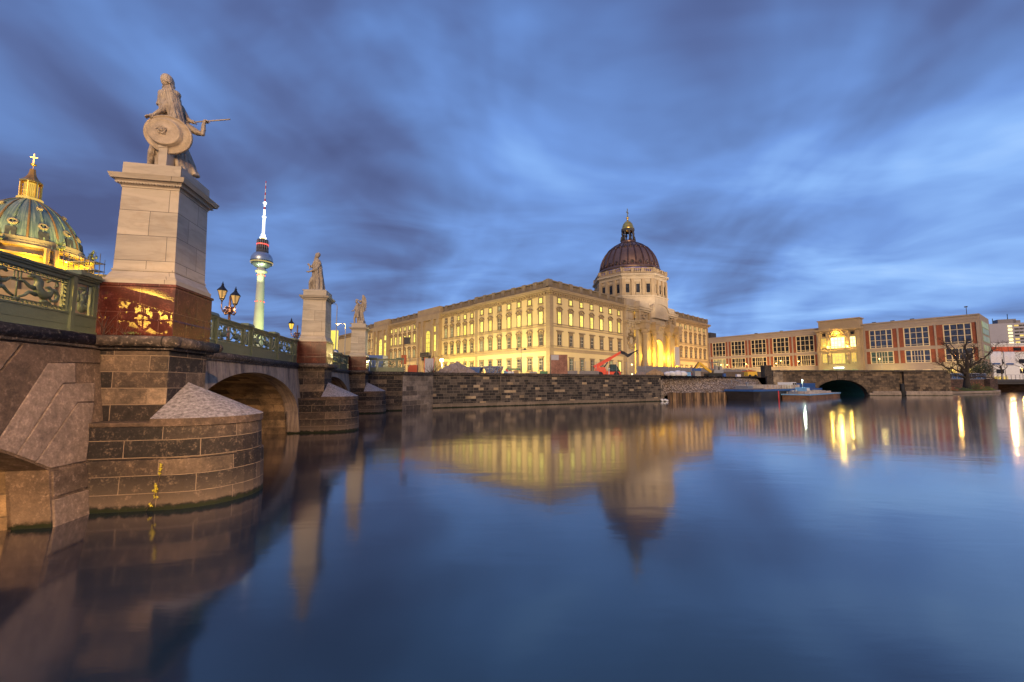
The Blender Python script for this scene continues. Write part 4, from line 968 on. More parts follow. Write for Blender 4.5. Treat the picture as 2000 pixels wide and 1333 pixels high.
prof = [(17.2, 57.8), (16.9, 59.5), (16.3, 62), (15.3, 65), (13.8, 68.2), (11.8, 71.4), (9.0, 74.6), (6.2, 77), (3.7, 78.6), (3.5, 79)]
prof = [(r, z - .6) for r, z in prof]
dm = MB().lathe(prof, 64).build('dome', P['green_copper'], ca)
for k in range(24):
    a = 2 * PI * k / 24; mb = MB(); mb.tube([(r * math.cos(a) * 1.005, r * math.sin(a) * 1.005, z + .1) for r, z in prof], [.42, .4, .4, .38, .35, .3, .26, .22, .18, .15], 6); mb.build('rib', P['green_bronze'] if k % 2 else P['rusty_copper'], dm)
for k in range(12):
    a = 2 * PI * (k + .5) / 12
    for (r, z, s_) in ((15.6, 64.2, 1.5), (10.6, 73.0, 1.0)):
        if z > 70 and k % 2: continue
        mb = MB(); mb.lathe([(0, .1), (s_ * .55, .1), (s_ * .6, .5), (s_, .5), (s_, 0), (s_, -.9)], 14); o = mb.build('round_dormer', P['sandstone'], dm)
        o.location = (r * math.cos(a), r * math.sin(a), z); o.rotation_euler = (0, R(62 if z < 70 else 38), a)
        mb = MB(); mb.lathe([(0, .14), (s_ * .55, .12)], 12); mb.build('glass', P['dark_glass'], o)
for k in range(12):
    a = 2 * PI * (k + .5) / 12; mb = MB(); mb.box(-.35, .35, -1.5, 1.5, -2.6, 1.2); o = mb.build('dormer_base', P['dark_stone'], dm); o.location = (16.75 * math.cos(a), 16.75 * math.sin(a), 60.4); o.rotation_euler = (0, R(-8), a)
mb = MB(); mb.lathe([(3.9, 78), (4.0, 79), (3.7, 79.2)], 16, smooth=False); mb.lathe([(2.2, 79), (2.2, 86)], 8, smooth=False)
mb.build('lantern_core', P['lit_lantern_gold'], ca)
mb = MB()
for k in range(8):
    a = 2 * PI * k / 8 + .2; c, s_ = math.cos(a), math.sin(a); mb.box(-.3, .3, -.22, .22, 79, 86.4); i = len(mb.v) - 8; Mx = Matrix.Translation((3.15 * c, 3.15 * s_, 0)) @ Matrix.Rotation(a, 4, 'Z'); mb.v[i:] = [tuple(Mx @ Vector(v)) for v in mb.v[i:]]
    for q in (-.55, 0, .55):
        mb.tube([(2.75 * math.cos(a + .39 + q * .35), 2.75 * math.sin(a + .39 + q * .35), 79), (2.75 * math.cos(a + .39 + q * .35), 2.75 * math.sin(a + .39 + q * .35), 85)], .07, 4)
mb.lathe([(3.5, 86), (3.7, 86.6), (3.2, 87)], 8, smooth=False); mb.lathe([(3.9, 78.2), (3.9, 79.2), (3.3, 79.3)], 16, smooth=False); mb.build('lantern_frame', P['gold'], ca)
MB().lathe([(3.2, 87), (2.1, 88.2), (1.35, 89.8), (1.0, 91.4), (.9, 92.6), (.4, 92.7)], 8, smooth=False).build('spire', P['rusty_copper'], ca)
mb = MB(); mb.lathe([(.1, 92.6), (.1, 94)], 6); mb.lathe([(0, 94), (1.0, 94.5), (1.0, 95), (0, 95.5)], 12); mb.box(-.17, .17, -.15, .15, 95.4, 99.6)
mb.box(-1.2, 1.2, -.15, .15, 97.9, 98.25); mb.build('cross', P['gold'], ca)
# sculpture groups on the drum
def foliage_statue(mb, c, s, seed):
    rnd = random.Random(seed)
    for k in range(16):
        mb.ell((c[0] + rnd.gauss(0, .8 * s), c[1] + rnd.gauss(0, .8 * s), c[2] + abs(rnd.gauss(1.4, 1.3)) * s), (rnd.uniform(.3, .7) * s, rnd.uniform(.3, .7) * s, rnd.uniform(.5, 1.2) * s), 6, 5)
    for k in range(4): mb.tube([(c[0], c[1], c[2] + 2 * s), (c[0] + rnd.uniform(-2, 2) * s, c[1] + rnd.uniform(-2, 2) * s, c[2] + rnd.uniform(3.5, 5) * s)], [.4 * s, .12 * s], 5)
for k in range(8):
    a = 2 * PI * k / 8 - R(80); mb = MB(); foliage_statue(mb, (20.6 * math.cos(a), 20.6 * math.sin(a), 54.6), 1.0, k); mb.build('roof_sculpture', P['green_bronze'], ca)
# small corner cupola and scaffolding to the right of the dome
ct = MB(); ct.lathe([(5.5, 30), (5.5, 50), (6.2, 50.2), (6.2, 51), (5.4, 51.2), (5.0, 54), (3.8, 56.6), (1.8, 58.4), (.7, 59), (.7, 61), (.1, 63)], 20); ct.build('corner_cupola', P['green_copper'], ca, label='small green corner cupola').location = (37, 26, -3)
for k in range(5):
    a = (-PI / 2 - .9) + k * .45
    dx, dy = (171 / 271) * 1.0, 0
for ang in (-75, -35, 5, -110):
    a = R(ang - 22 + 22); c, s_ = math.cos(a), math.sin(a)
    lamp('SPOT', 'cathedral_floodlight', (-211 + 36 * c, 171 + 36 * s_, GZ + 46), 48000, (1.0, .80, .22), .5, (-211 + 12 * c, 171 + 12 * s_, GZ + 71), 50, .6)
for ang in (-85, -60, -35, -10, 15):
    a = R(ang); c, s_ = math.cos(a), math.sin(a)
    lamp('SPOT', 'cathedral_floodlight_low', (-211 + 50 * c, 171 + 50 * s_, GZ + 8), 12000, (1.0, .52, .03), .5, (-211 + 20 * c, 171 + 20 * s_, GZ + 44), 90, .9)
    lamp('POINT', 'cathedral_ledge_light', (-211 + 23.2 * c, 171 + 23.2 * s_, GZ + 48.6), 5200, (1.0, .56, .015), .3)
lamp('POINT', 'cathedral_lantern_light', (-211, 171 - 4.4, GZ + 80), 90, (1.0, .66, .1), .2)
sf = MB()
for i in range(7):
    for j in range(3): sf.tube([(i * 2.2, j * 2, 0), (i * 2.2, j * 2, 30 + random.uniform(-2, 2))], .12, 4)
for k in range(9): sf.box(-.3, 13.5, -.2, 4.2, k * 3.4, k * 3.4 + .25); sf.tube([(0, 0, k * 3.4), (6.6, 0, k * 3.4 + 3.4)], .08, 4); sf.tube([(6.6, 0, k * 3.4 + 3.4), (13.2, 0, k * 3.4)], .08, 4)
so_ = sf.build('scaffolding', P['zinc'], label='scaffolding tower standing right of the cathedral dome, left of the largest pedestal', cat='scaffolding'); so_.location = (-187, 165, 22 + GZ)
hs = thing('town_house', (-190, 172, GZ), R(15), label='roof with dark gable half hidden behind the scaffolding beside the cathedral', cat='building')
MB().box(-4, 26, 0, 14, 0, 42).build('wall', P['sandstone_grey'], hs); MB().prism([(-5, -1), (27, -1), (27, 15), (-5, 15)], 42, 48, [(-3, 6.8), (25, 6.8), (25, 7.2), (-3, 7.2)]).build('roof', P['dark_stone'], hs)

# ------------------------------------------------------------------ palace
PA = R(42.7); PX, PY = 11.4, 121.0
pal = thing('baroque_palace', (PX, PY, 3.3), PA, label='vast pale yellow baroque palace with rows of lit windows and a brown copper dome', cat='palace')
def pw(x, y, z=0): return (PX + x * math.cos(PA) - y * math.sin(PA), PY + x * math.sin(PA) + y * math.cos(PA), 3.3 + z)
# wings: the west front is local y=0 facing -y, the north front is local x=0 facing -x
mb = MB()
mb.box(0, 41.5, 0, 28, 0, 26.2); mb.box(80, 117.5, 0, 28, 0, 26.2); mb.box(41.5, 80, 9, 28, 0, 26.2)
mb.box(0, 28, 28, 36.7, 0, 26.2); mb.box(0.9, 28, 36.7, 147, 0, 26.0); mb.box(0, 28, 147, 184, 0, 26.2)
mb.build('wall', P['plaster'], pal)
def run_w(mb, x0, x1, y, z0, z1, out, inn=.3): mb.box(x0, x1, y - out, y + inn, z0, z1)
def run_n(mb, y0, y1, x, z0, z1, out, inn=.3): mb.box(x - out, x + inn, y0, y1, z0, z1)
segW = [(-.0, 41.4, 0), (80.1, 117.5, 0)]; segN = [(0, 36.7, 0), (36.75, 146.9, .9), (147, 184, 0)]
tr = MB(); cn = MB()
for a, b, o_ in segW:
    for z0, z1, out in ((0, 1.3, .25), (9.0, 9.35, .28), (9.75, 10.0, .12), (15.9, 16.2, .18), (16.6, 16.9, .10), (8.3, 9.0, .14)): run_w(tr, a, b, o_, z0, z1, out)
    for z0, z1, out in ((25.3, 25.6, .2), (26.2, 26.6, .7), (26.6, 27.1, 1.1), (27.1, 27.4, 1.25)): run_w(cn, a - (out if a < 1 else 0), b + (out if b > 117 else 0), o_, z0, z1, out, 2)
    k = a + .3
    while k < b - .3: run_w(cn, k, k + .45, o_, 25.7, 26.18, .62); k += 1.15
for a, b, o_ in segN:
    for z0, z1, out in ((0, 1.3, .252), (9.0, 9.35, .282), (9.75, 10.0, .122), (15.9, 16.2, .182), (16.6, 16.9, .102), (8.3, 9.0, .142)): run_n(tr, a, b, o_, z0, z1, out)
    for z0, z1, out in ((25.3, 25.6, .202), (26.2, 26.6, .702), (26.6, 27.1, 1.102), (27.1, 27.4, 1.252)): run_n(cn, a + (.004 if a < 1 else 0), b, o_, z0, z1, out, 2)
    k = a + .3
    while k < b - .3: run_n(cn, k, k + .45, o_, 25.7, 26.18, .622); k += 1.15
tr.build_split('string_course', P['sandstone'], pal); cn.build_split('cornice', P['sandstone'], pal)
# quoins and pilasters
mb = MB()
for k in range(22):
    w1 = 1.55; z = 1.3 + k * 1.1
    mb.box(-.12, w1, -.12, .1, z + .02, z + 1.08); mb.box(-.12, .1, .1, w1, z + .02, z + 1.08); mb.box(116.1, 117.62, -.12, .1, z + .02, z + 1.08); mb.box(40.2, 41.45, -.12, .1, z + .02, z + 1.08)
    mb.box(-.122, .1, 35.4, 36.75, z + .02, z + 1.08)
for i in range(8):
    y = 3.6 + 4.87 * (i - .5)
    if i: mb.box(-.06, .1, y - 1.35, y - 1.25, 10.2, 15.6); mb.box(-.06, .1, y + 1.25, y + 1.35, 10.2, 15.6); mb.box(-.06, .1, y - 1.35, y - 1.25, 17.2, 25.0); mb.box(-.06, .1, y + 1.25, y + 1.35, 17.2, 25.0)
mb.build_split('quoin', P['sandstone'], pal, .3)
# parapet: solid base, piers and rails with open balusters
pp = MB()
def parapet(axis, a, b, off):
    f = run_w if axis == 'w' else run_n; L = b - a; n = max(2, round(L / 5.2)); st = L / n
    f(pp, a, b, off, 27.4, 28.1, .55, .4); f(pp, a, b, off, 29.75, 30.1, .62, .45)
    for i in range(n + 1):
        c = a + st * i; w_ = .75 if i not in (0, n) else 1.3; f(pp, max(a - .55, c - w_), min(b + .55, c + w_), off, 28.1, 30.3, .66, .5)
        if i < n:
            q = c + w_ + .3
            while q < c + st - .9: f(pp, q, q + .3, off, 28.1, 29.75, .30, .1); q += .62
parapet('w', 0, 41.4, 0.55); parapet('w', 80.1, 117.5, 0.55); parapet('n', 1.1, 36.7, 0.55); parapet('n', 36.8, 146.9, 1.5)
pp.build_split('parapet', P['parapet_stone'], pal)
# windows
def hood_curve(mb, w, z, d=.45):
    pts = [(-w, 0), (-w * .8, .08), (-w * .62, .42), (-w * .3, .6), (0, .66), (w * .3, .6), (w * .62, .42), (w * .8, .08), (w, 0)]
    for (x0, z0), (x1, z1) in zip(pts[:-1], pts[1:]):
        t_ = .30; v = [(x0, -d, z + z0), (x1, -d, z + z1), (x1, -d, z + z1 + t_), (x0, -d, z + z0 + t_), (x0, .02, z + z0), (x1, .02, z + z1), (x1, .02, z + z1 + t_), (x0, .02, z + z0 + t_)]
        mb.raw(v, [(0, 1, 2, 3), (0, 4, 5, 1), (3, 2, 6, 7), (0, 3, 7, 4), (1, 5, 6, 2)])
def win_mb(w, h, hood, sill=True, ears=.32):
    mb = MB(); e = ears; W2 = w / 2
    mb.box(-W2 - e, -W2, -.20, .02, -.15, h + e); mb.box(W2, W2 + e, -.20, .02, -.15, h + e); mb.box(-W2, W2, -.20, .02, h, h + e)
    if sill: mb.box(-W2 - e - .12, W2 + e + .12, -.34, .02, -.42, -.15)
    if hood == 'curve':
        mb.box(-W2 - e, W2 + e, -.16, .02, h + e, h + e + .45); hood_curve(mb, W2 + e + .35, h + e + .42); mb.ell((0, -.2, h + e + .5), (.3, .15, .3), 8, 6)
        mb.box(-W2 - e - .1, -W2 - e + .12, -.3, .02, h - .7, h + e + .7); mb.box(W2 + e - .12, W2 + e + .1, -.3, .02, h - .7, h + e + .7)
    if hood == 'flat': mb.box(-W2 - e, W2 + e, -.16, .02, h + e, h + e + .55); mb.box(-W2 - e - .35, W2 + e + .35, -.55, .02, h + e + .55, h + e + .85)
    if hood == 'small': mb.box(-W2 - e - .2, W2 + e + .2, -.35, .02, h + e, h + e + .22)
    return mb
def pane_mb(w, h, bars, cols=2):
    mb = MB(); mb.box(-w / 2, w / 2, -.05, .02, 0, h)
    return mb
def bar_mb(w, h, bars, cols=2):
    f = MB()
    for i in range(1, cols): f.box(-w / 2 + w * i / cols - .05, -w / 2 + w * i / cols + .05, -.10, -.02, 0, h)
    for z in bars: f.box(-w / 2, w / 2, -.11, -.02, z * h - .05, z * h + .05)
    f.box(-w / 2, -w / 2 + .07, -.10, -.02, 0, h); f.box(w / 2 - .07, w / 2, -.10, -.02, 0, h)
    return f
KN = {}
def winkind(key, name, w, h, hood, bars, cols=2):
    KN[key] = (name, win_mb(w, h, hood), pane_mb(w, h, bars, cols), bar_mb(w, h, bars, cols), {})
winkind('main', 'window', 1.5, 3.6, 'curve', (.36, .68)); winkind('second', 'window', 1.5, 3.35, 'curve', (.38, .7)); winkind('second_flat', 'window', 1.5, 3.35, 'flat', (.38, .7))
winkind('ground', 'ground_floor_window', 1.6, 3.6, 'small', (.5, .75)); winkind('attic', 'attic_window', 1.3, 1.45, None, (.5,))
def put_window(key, x, y, z, face, glass, parent, sc=(1, 1, 1)):
    name, fm, pm, bm_, cache = KN[key]
    if 'f' not in cache:
        cache['f'] = fm.build(name, P['window_stone'], None); cache['b'] = bm_.build('glazing_bars', P['window_frame'], None); cache['tmp'] = True; base = True
        o = cache['f']; b = cache['b']
    else:
        o = cache['f'].copy(); COL.objects.link(o); b = cache['b'].copy(); COL.objects.link(b)
    gk = 'p' + glass
    if gk not in cache: cache[gk] = pm.build('pane', P[glass], None); p_ = cache[gk]
    else: p_ = cache[gk].copy(); COL.objects.link(p_)
    o.parent = parent; o.location = (x, y, z); o.rotation_euler = (0, 0, 0 if face == 'w' else -PI / 2); o.scale = sc
    p_.parent = o; b.parent = o
    return o
rnd = random.Random(5)
wl = [4.35 + 5.53 * i for i in range(7)]; wr = [82.0 + 5.1 * i for i in range(7)]
for i, x in enumerate(wl):
    put_window('attic', x, 0, 23.4, 'w', 'lit_window', pal); put_window('main', x, 0, 16.95, 'w', 'lit_window', pal)
    put_window('second_flat', x, 0, 10.2, 'w', 'dark_glass', pal); put_window('ground', x, 0, 2.6, 'w', ['dark_glass', 'green_glass', 'green_glass', 'dark_glass', 'dark_glass', 'lit_window_green', 'lit_window'][i], pal)
for i, x in enumerate(wr):
    put_window('attic', x, 0, 23.4, 'w', 'lit_window_dim', pal); put_window('main', x, 0, 16.95, 'w', 'dark_glass', pal)
    put_window('second', x, 0, 10.2, 'w', 'dark_glass', pal); put_window('ground', x, 0, 2.6, 'w', 'dark_glass' if i == 3 else 'lit_window_gold', pal)
northw = [(3.6 + 4.87 * i, 0) for i in range(7)] + [(39.9 + 4.35 * i, .9) for i in range(5)] + [(82.9 + 4.55 * i, .9) for i in range(6)] + [(127 + 4.5 * i, .9) for i in range(4)]
for i, (y, x) in enumerate(northw):
    lit = 'lit_window'; mid = 'dark_glass'; at = 'lit_window'; gr = 'dark_glass'
    if i == 4: lit = 'dark_glass'; at = 'lit_window_green'
    if i in (2, 5): mid = 'green_glass'
    if i in (10, 11): lit = 'lit_window_green'; at = 'dark_glass'
    if i > 17: lit = 'lit_window_green'; at = 'dark_glass'
    if 12 <= i <= 17: mid = 'lit_window_green'
    if i == 6: mid = 'lit_window_green'
    put_window('attic', x, y, 23.4 if x == 0 else 23.2, 'n', at, pal); put_window('main', x, y, 16.95, 'n', lit, pal)
    put_window('second', x, y, 10.2, 'n', mid, pal); put_window('ground', x, y, 2.6, 'n', gr, pal)
# north portals: pilastered frontispieces with tall arched window and balcony
def nportal(y0, y1, lit):
    yc = (y0 + y1) / 2; mb = MB()
    mb.box(-.1, 1.2, y0, y1, 0, 25.2); mb.box(-.8, 1.2, y0 - .4, y1 + .4, 25.2, 27.4); mb.box(-.6, 1.2, y0 + 5, y1 - 5, 8.6, 9.6)
    for y in (y0 + .8, y0 + 4.9, y1 - 4.9, y1 - .8): mb.box(-.7, 0, y - .7, y + .7, 9.6, 23.6); mb.box(-.95, 0, y - .95, y + .95, 23.0, 25.2); mb.box(-.8, 0, y - .8, y + .8, 0, 9.0)
    mb.box(-.3, 1.8, y0, y1, 27.4, 30.4)
    pr = mb.build('frontispiece', P['sandstone'], pal)
    g = MB(); g.box(-.16, 0, yc - 1.7, yc + 1.7, 11.5, 19.2)
    g.prism([(0, 0)] * 3, 0, 0) if False else None
    n = 12
    for k in range(n):
        a, b = PI * k / n, PI * (k + 1) / n; g.face([(-.16, yc, 19.2), (-.16, yc + 1.7 * math.cos(a), 19.2 + 1.7 * math.sin(a)), (-.16, yc + 1.7 * math.cos(b), 19.2 + 1.7 * math.sin(b))])
    g.build('arched_window', P[lit], pr)
    f = MB(); f.tube([(-.2, yc - 1.8, 11.5)] + [(-.2, yc - 1.8 * math.cos(PI * k / 12), 19.2 + 1.8 * math.sin(PI * k / 12)) for k in range(13)] + [(-.2, yc + 1.8, 11.5)], .22, 6)
    for z in (13.5, 15.5, 17.5, 19.2): f.box(-.24, -.1, yc - 1.7, yc + 1.7, z, z + .12)
    f.box(-.24, -.1, yc - .06, yc + .06, 11.5, 20.8); f.build('arched_window_frame', P['sandstone'], pr)
    g = MB()
    for q in (-1, 1): g.box(-.16, 0, yc + q * 5.0 - .9, yc + q * 5.0 + .9, 12, 18.6); g.box(-.16, 0, yc + q * 5.0 - .7, yc + q * 5.0 + .7, 20, 22.2)
    g.build_split('side_window', P[lit], pr)
    f = MB()
    for q in (-1, 1):
        f.box(-.22, -.1, yc + q * 5 - .05, yc + q * 5 + .05, 12, 18.6)
        for z in (14, 16): f.box(-.22, -.1, yc + q * 5 - .9, yc + q * 5 + .9, z, z + .12)
    f.build_split('side_window_bars', P['sandstone'], pr)
    g = MB(); g.box(-.16, 0, yc - 1.5, yc + 1.5, 0, 7.6); g.box(-.16, 0, yc - 5.9, yc - 4.1, 2, 7); g.box(-.16, 0, yc + 4.1, yc + 5.9, 2, 7); g.build_split('door', P['lit_window_green'], pr)
    f = MB(); f.box(-2.0, 0, yc - 3.4, yc + 3.4, 9.6, 10.1)
    for k in range(24): f.tube([(-1.9, yc - 3.3 + 6.6 * k / 23, 10.1), (-1.9, yc - 3.3 + 6.6 * k / 23, 11.3)], .07, 4)
    f.box(-2, -1.8, yc - 3.4, yc + 3.4, 11.3, 11.45)
    for q in (-2.6, 2.6): f.frustum(-1.5, 0, yc + q - .5, yc + q + .5, 8.2, 9.6, 0.05)
    f.build('balcony', P['dark_stone'], pr)
nportal(60.5, 78.5, 'lit_window'); nportal(107, 124, 'lit_window')
# west portal block, three arches, giant columns, curved pediment
CX = 61.0
blk = MB()
blk.box(41.2, 46.5, -1.0, 9, 0, 25.6); blk.box(75.5, 80.3, -1.0, 9, 0, 25.6)
blk.arch(54, 68, 0, 25.6, CX, 3.3, 12.2, 3.4, -3.0, 1.6, N=20); blk.arch(46.5, 54, 0, 25.6, 50.6, 1.7, 5.6, 1.9, -2.6, 1.2, N=14); blk.arch(68, 75.5, 0, 25.6, 71.4, 1.7, 5.6, 1.9, -2.6, 1.2, N=14)
blk.box(46.5, 75.5, -2.9, 9, 25.6, 27.2); blk.box(46.5, 75.5, 8.6, 9.2, 0, 25.6)
pb = blk.build('portal_block', P['sandstone_grey'], pal)
mb = MB()
for z0, z1, out in ((18.6, 19.4, .35), (19.4, 20.8, .2), (20.8, 21.4, .9), (21.4, 21.9, 1.3)):
    mb.box(41.2 - out * .6, 46.5, -1.0 - out, 0, z0, z1); mb.box(75.5, 80.3 + out * .6, -1.0 - out, 0, z0, z1); mb.box(46.5 - out, 75.5 + out, -3.0 - out, -1, z0, z1)
for z0, z1, out in ((25.6, 26.2, .5), (26.2, 27.0, 1.0), (27.0, 27.4, 1.3)):
    mb.box(41.2 - out * .3, 46.5, -1.0 - out, .5, z0, z1); mb.box(75.5, 80.3 + out * .3, -1 - out, .5, z0, z1); mb.box(46.5 - out, CX - 6.6, -3.0 - out, -1, z0, z1); mb.box(CX + 6.6, 75.5 + out, -3 - out, -1, z0, z1)
mb.box(41.2, 80.3, -1.2, .8, 27.4, 30.0); mb.box(47, 54.5, -3.2, -1.2, 27.4, 29.6); mb.box(67.5, 75, -3.2, -1.2, 27.4, 29.6)
for x in range(42, 80, 2): mb.box(x - .4, x + .4, -1.9, -1.0, 19.5, 20.75) if (x < 46.5 or x > 75.5) else mb.box(x - .35, x + .35, -3.8, -3.0, 19.5, 20.75)
mb.build('entablature', P['sandstone_grey'], pb)
mb = MB(); N = 18; h0 = 27.0
arc = [(CX + 6.2 * math.cos(PI - PI * k / N), h0 + 2.7 * math.sin(PI * k / N) ** .8) for k in range(N + 1)]
for (xa, za), (xb, zb_) in zip(arc[:-1], arc[1:]):
    for off, th, dp in ((0, .7, 1.5), (-.8, .5, .8)):
        v = [(xa, -3 - dp, za + off), (xb, -3 - dp, zb_ + off), (xb, -3 - dp, zb_ + off + th), (xa, -3 - dp, za + off + th), (xa, -1, za + off), (xb, -1, zb_ + off), (xb, -1, zb_ + off + th), (xa, -1, za + off + th)]
        mb.raw(v, [(0, 1, 2, 3), (4, 0, 3, 7), (3, 2, 6, 7), (0, 4, 5, 1), (1, 5, 6, 2)])
    mb.face([(xa, -3.2, 22), (xb, -3.2, 22), (xb, -3.2, zb_), (xa, -3.2, za)])
mb.build('curved_pediment', P['sandstone_grey'], pb)
mb = MB(); mb.tube([(x_, -2.0, z_ + 1.0) for x_, z_ in arc], .55, 6); mb.build('pediment_roof', P['brown_copper'], pb)
mb = MB(); mb.lathe([(0, 0)], 3) if False else None
for k in range(26):
    a = rnd.uniform(0, 2 * PI); r = rnd.uniform(.2, 2.2); mb.ell((CX + r * 1.2 * math.cos(a), -3.4, 26.4 + r * math.sin(a)), (.5, .4, .5), 7, 5)
for c in (50.3, 71.7):
    for k in range(20): mb.ell((c + rnd.uniform(-2.2, 2.2), -3.2, 24 + rnd.uniform(-1.5, 1.3)), (.45, .3, .4), 6, 5)
for k in range(46):
    a = 2 * PI * k / 30; r = 1.8 + (k % 3) * .5; mb.ell((43.9 + r * math.cos(a) * .95, -1.3, 14.4 + r * math.sin(a) * 1.1), (.42, .35, .5), 6, 5)
for k in range(12): mb.ell((43.9 + rnd.uniform(-.8, .8), -1.3, 16.5 + k * .25), (.5, .35, .4), 6, 5)
mb.build_split('relief_sculpture', P['sandstone'], pb, .25)
mb = MB()
for a, b in ((42.2, 46),): mb.box(a, b - .1, -1.12, -1.0, 22.4, 22.6); mb.box(a, b - .1, -1.12, -1, 25.0, 25.2); mb.box(a, a + .2, -1.12, -1, 22.6, 25); mb.box(b - .3, b - .1, -1.12, -1, 22.6, 25)
for x in (46.9, 54.4, 67.6, 75.1): mb.box(x - .7, x + .7, -3.5, -2.8, 21.9, 25.6)
mb.build_split('attic_pilaster', P['sandstone'], pb)
for x in (47.7, 55.2, 66.8, 74.3):
    mb = MB(); y = -4.4
    mb.box(x - 1.3, x + 1.3, y - 1.3, -2.6, 0, 4.4); mb.lathe([(1.25, 4.4), (1.3, 4.7), (1.1, 5.0), (1.15, 5.2), (.98, 5.4), (.95, 9), (.82, 16.6), (.95, 16.7), (.95, 16.9), (.9, 17.0), (1.15, 17.9), (1.4, 18.5), (1.4, 18.8)], 20, (x, y)); mb.box(x - 1.5, x + 1.5, y - 1.5, -2.6, 18.8, 21.95)
    for k in range(10):
        a = 2 * PI * k / 10; mb.ell((x + 1.1 * math.cos(a), y + 1.1 * math.sin(a), 17.6), (.28, .28, .5), 6, 5)
    mb.box(x - 1.75, x + 1.75, y - 1.75, -2.6, 21.0, 21.97); mb.build('column', P['sandstone'], pb)
mb = MB()
for x0, x1, h_ in ((54.6, 56.6, 15), (65.4, 67.4, 15)): mb.box(x0 - .3, x1 - .8, -3.3, -2.9, 0, 18.4)
for (c, hw_, zs, ri, yy) in ((CX, 3.3, 12.2, 3.4, -3.05), (50.6, 1.7, 5.6, 1.9, -2.65), (71.4, 1.7, 5.6, 1.9, -2.65)):
    mb.tube([(c - hw_ - .3, yy, 0)] + [(c - (hw_ + .3) * math.cos(PI * k / 16), yy, zs + (ri + .3) * math.sin(PI * k / 16)) for k in range(17)] + [(c + hw_ + .3, yy, 0)], .35, 6)
mb.box(49, 52.2, -2.9, -2.6, 9.5, 13.0); mb.box(69.8, 73, -2.9, -2.6, 9.5, 13.0)
mb.build('arch_surround', P['sandstone'], pb)
for x in (51, 61, 71): lamp('POINT', 'portal_light', pw(x, 2.2, 7.0 if x == 61 else 4.0), 12000 if x == 61 else 9000, (1.0, .64, .05), .5)
lamp('POINT', 'portal_light', pw(61, 1.5, 12.0), 6000, (1.0, .70, .10), .5)
for x, pw_ in ((51.4, 3600), (57.6, 1700), (64.4, 2400), (70.5, 4800)): lamp('POINT', 'portal_front_light', pw(x, -4.4, 8.5), pw_, (1.0, .62, .06), .4)
mb = MB(); mb.box(67.8, 71.9, -6.3, -6.15, 5.6, 13.2); mb.build('white_sheet', P['pale_board'], label='pale blank sheet hung between the columns of the palace portal', cat='sheet').matrix_world = Matrix.Translation((PX, PY, 3.3)) @ Matrix.Rotation(PA, 4, 'Z')
# round light spots on the blank bay
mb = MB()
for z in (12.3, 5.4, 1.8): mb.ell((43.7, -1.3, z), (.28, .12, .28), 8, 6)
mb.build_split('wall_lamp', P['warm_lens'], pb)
# dome
DX, DY = 62.0, 10.0
mn, ch = 5.4, 14.3
oct_ = lambda k=1.0: [(DX + x * k, DY + y * k) for x, y in ((-mn, -ch), (mn, -ch), (ch, -mn), (ch, mn), (mn, ch), (-mn, ch), (-ch, mn), (-ch, -mn))]
mb = MB(); mb.prism(oct_(.955), 24, 40.2); mb.prism(oct_(1.0), 24, 33.0); mb.prism(oct_(1.02), 32.4, 33.0); mb.prism(oct_(.985), 39.6, 40.6); mb.prism(oct_(1.0), 40.6, 41.0); mb.prism(oct_(1.045), 41.0, 41.7); mb.prism(oct_(.93), 41.7, 42.2)
dr = mb.build('dome_drum', P['sandstone_grey'], pal)
O = oct_(.955); pm_ = MB(); gm = MB(); fm_ = MB(); bm2 = MB()
for k in range(8):
    a, b = Vector((*O[k], 0)), Vector((*O[(k + 1) % 8], 0)); d = (b - a); L = d.length; d.normalize(); nrm = Vector((d.y, -d.x, 0))
    def lb_(mb, s0, s1, o0, o1, z0, z1):
        v = [a + d * s0 + nrm * o1, a + d * s1 + nrm * o1, a + d * s1 - nrm * o0, a + d * s0 - nrm * o0]
        v = [(*q[:2], z) for z in (z0, z1) for q in v]
        mb.raw(v, [(0, 1, 5, 4), (1, 2, 6, 5), (2, 3, 7, 6), (3, 0, 4, 7), (4, 5, 6, 7)])
    for s_ in (0, L / 3 * .97, L * .677, L): lb_(pm_, max(-.3, s_ - (.9 if s_ in (0, L) else .55)), min(L + .3, s_ + (.9 if s_ in (0, L) else .55)), .1, .62, 33.0, 39.7)
    for i in range(3):
        c = L * (.165 + .335 * i)
        lb_(gm, c - .72, c + .72, .1, .10, 34.2, 37.7); lb_(fm_, c - 1.0, c - .72, .1, .25, 33.9, 38); lb_(fm_, c + .72, c + 1.0, .1, .25, 33.9, 38); lb_(fm_, c - 1.1, c + 1.1, .1, .3, 38, 38.4); lb_(fm_, c - 1.1, c + 1.1, .1, .35, 33.6, 33.9)
    O2 = oct_(.99); 
    a = Vector((*O2[k], 0)); b = Vector((*O2[(k + 1) % 8], 0)); L2 = (b - a).length
    lb_(bm2, -.2, L2 + .2, .6, 0, 42.0, 42.5); lb_(bm2, -.2, L2 + .2, .6, .06, 43.7, 44.0)
    for s_ in (0, L2 / 3, L2 * 2 / 3, L2): lb_(bm2, s_ - .5, s_ + .5, .7, .1, 42.5, 44.1)
    for j in range(int(L2 / .8)): lb_(bm2, j * .8 + .3, j * .8 + .65, .35, -.1, 42.5, 43.7)
pm_.build_split('drum_pilaster', P['sandstone'], dr); gm.build_split('drum_window', P['dark_glass'], dr); fm_.build_split('drum_window_frame', P['sandstone'], dr); bm2.build('drum_balustrade', P['sandstone'], dr)
c_ = (DX, DY)
MB().lathe([(12.3, 42), (12.3, 43.4), (12.15, 43.4), (12.15, 45.0), (12.5, 45.0), (12.5, 45.6), (12.0, 45.7)], 64, c_).build('dome_ring', P['sandstone'], pal)
MB().lathe([(12.22, 43.5), (12.22, 44.9)], 64, c_).build('blue_frieze', P['blue_band'], pal)
mb = MB()
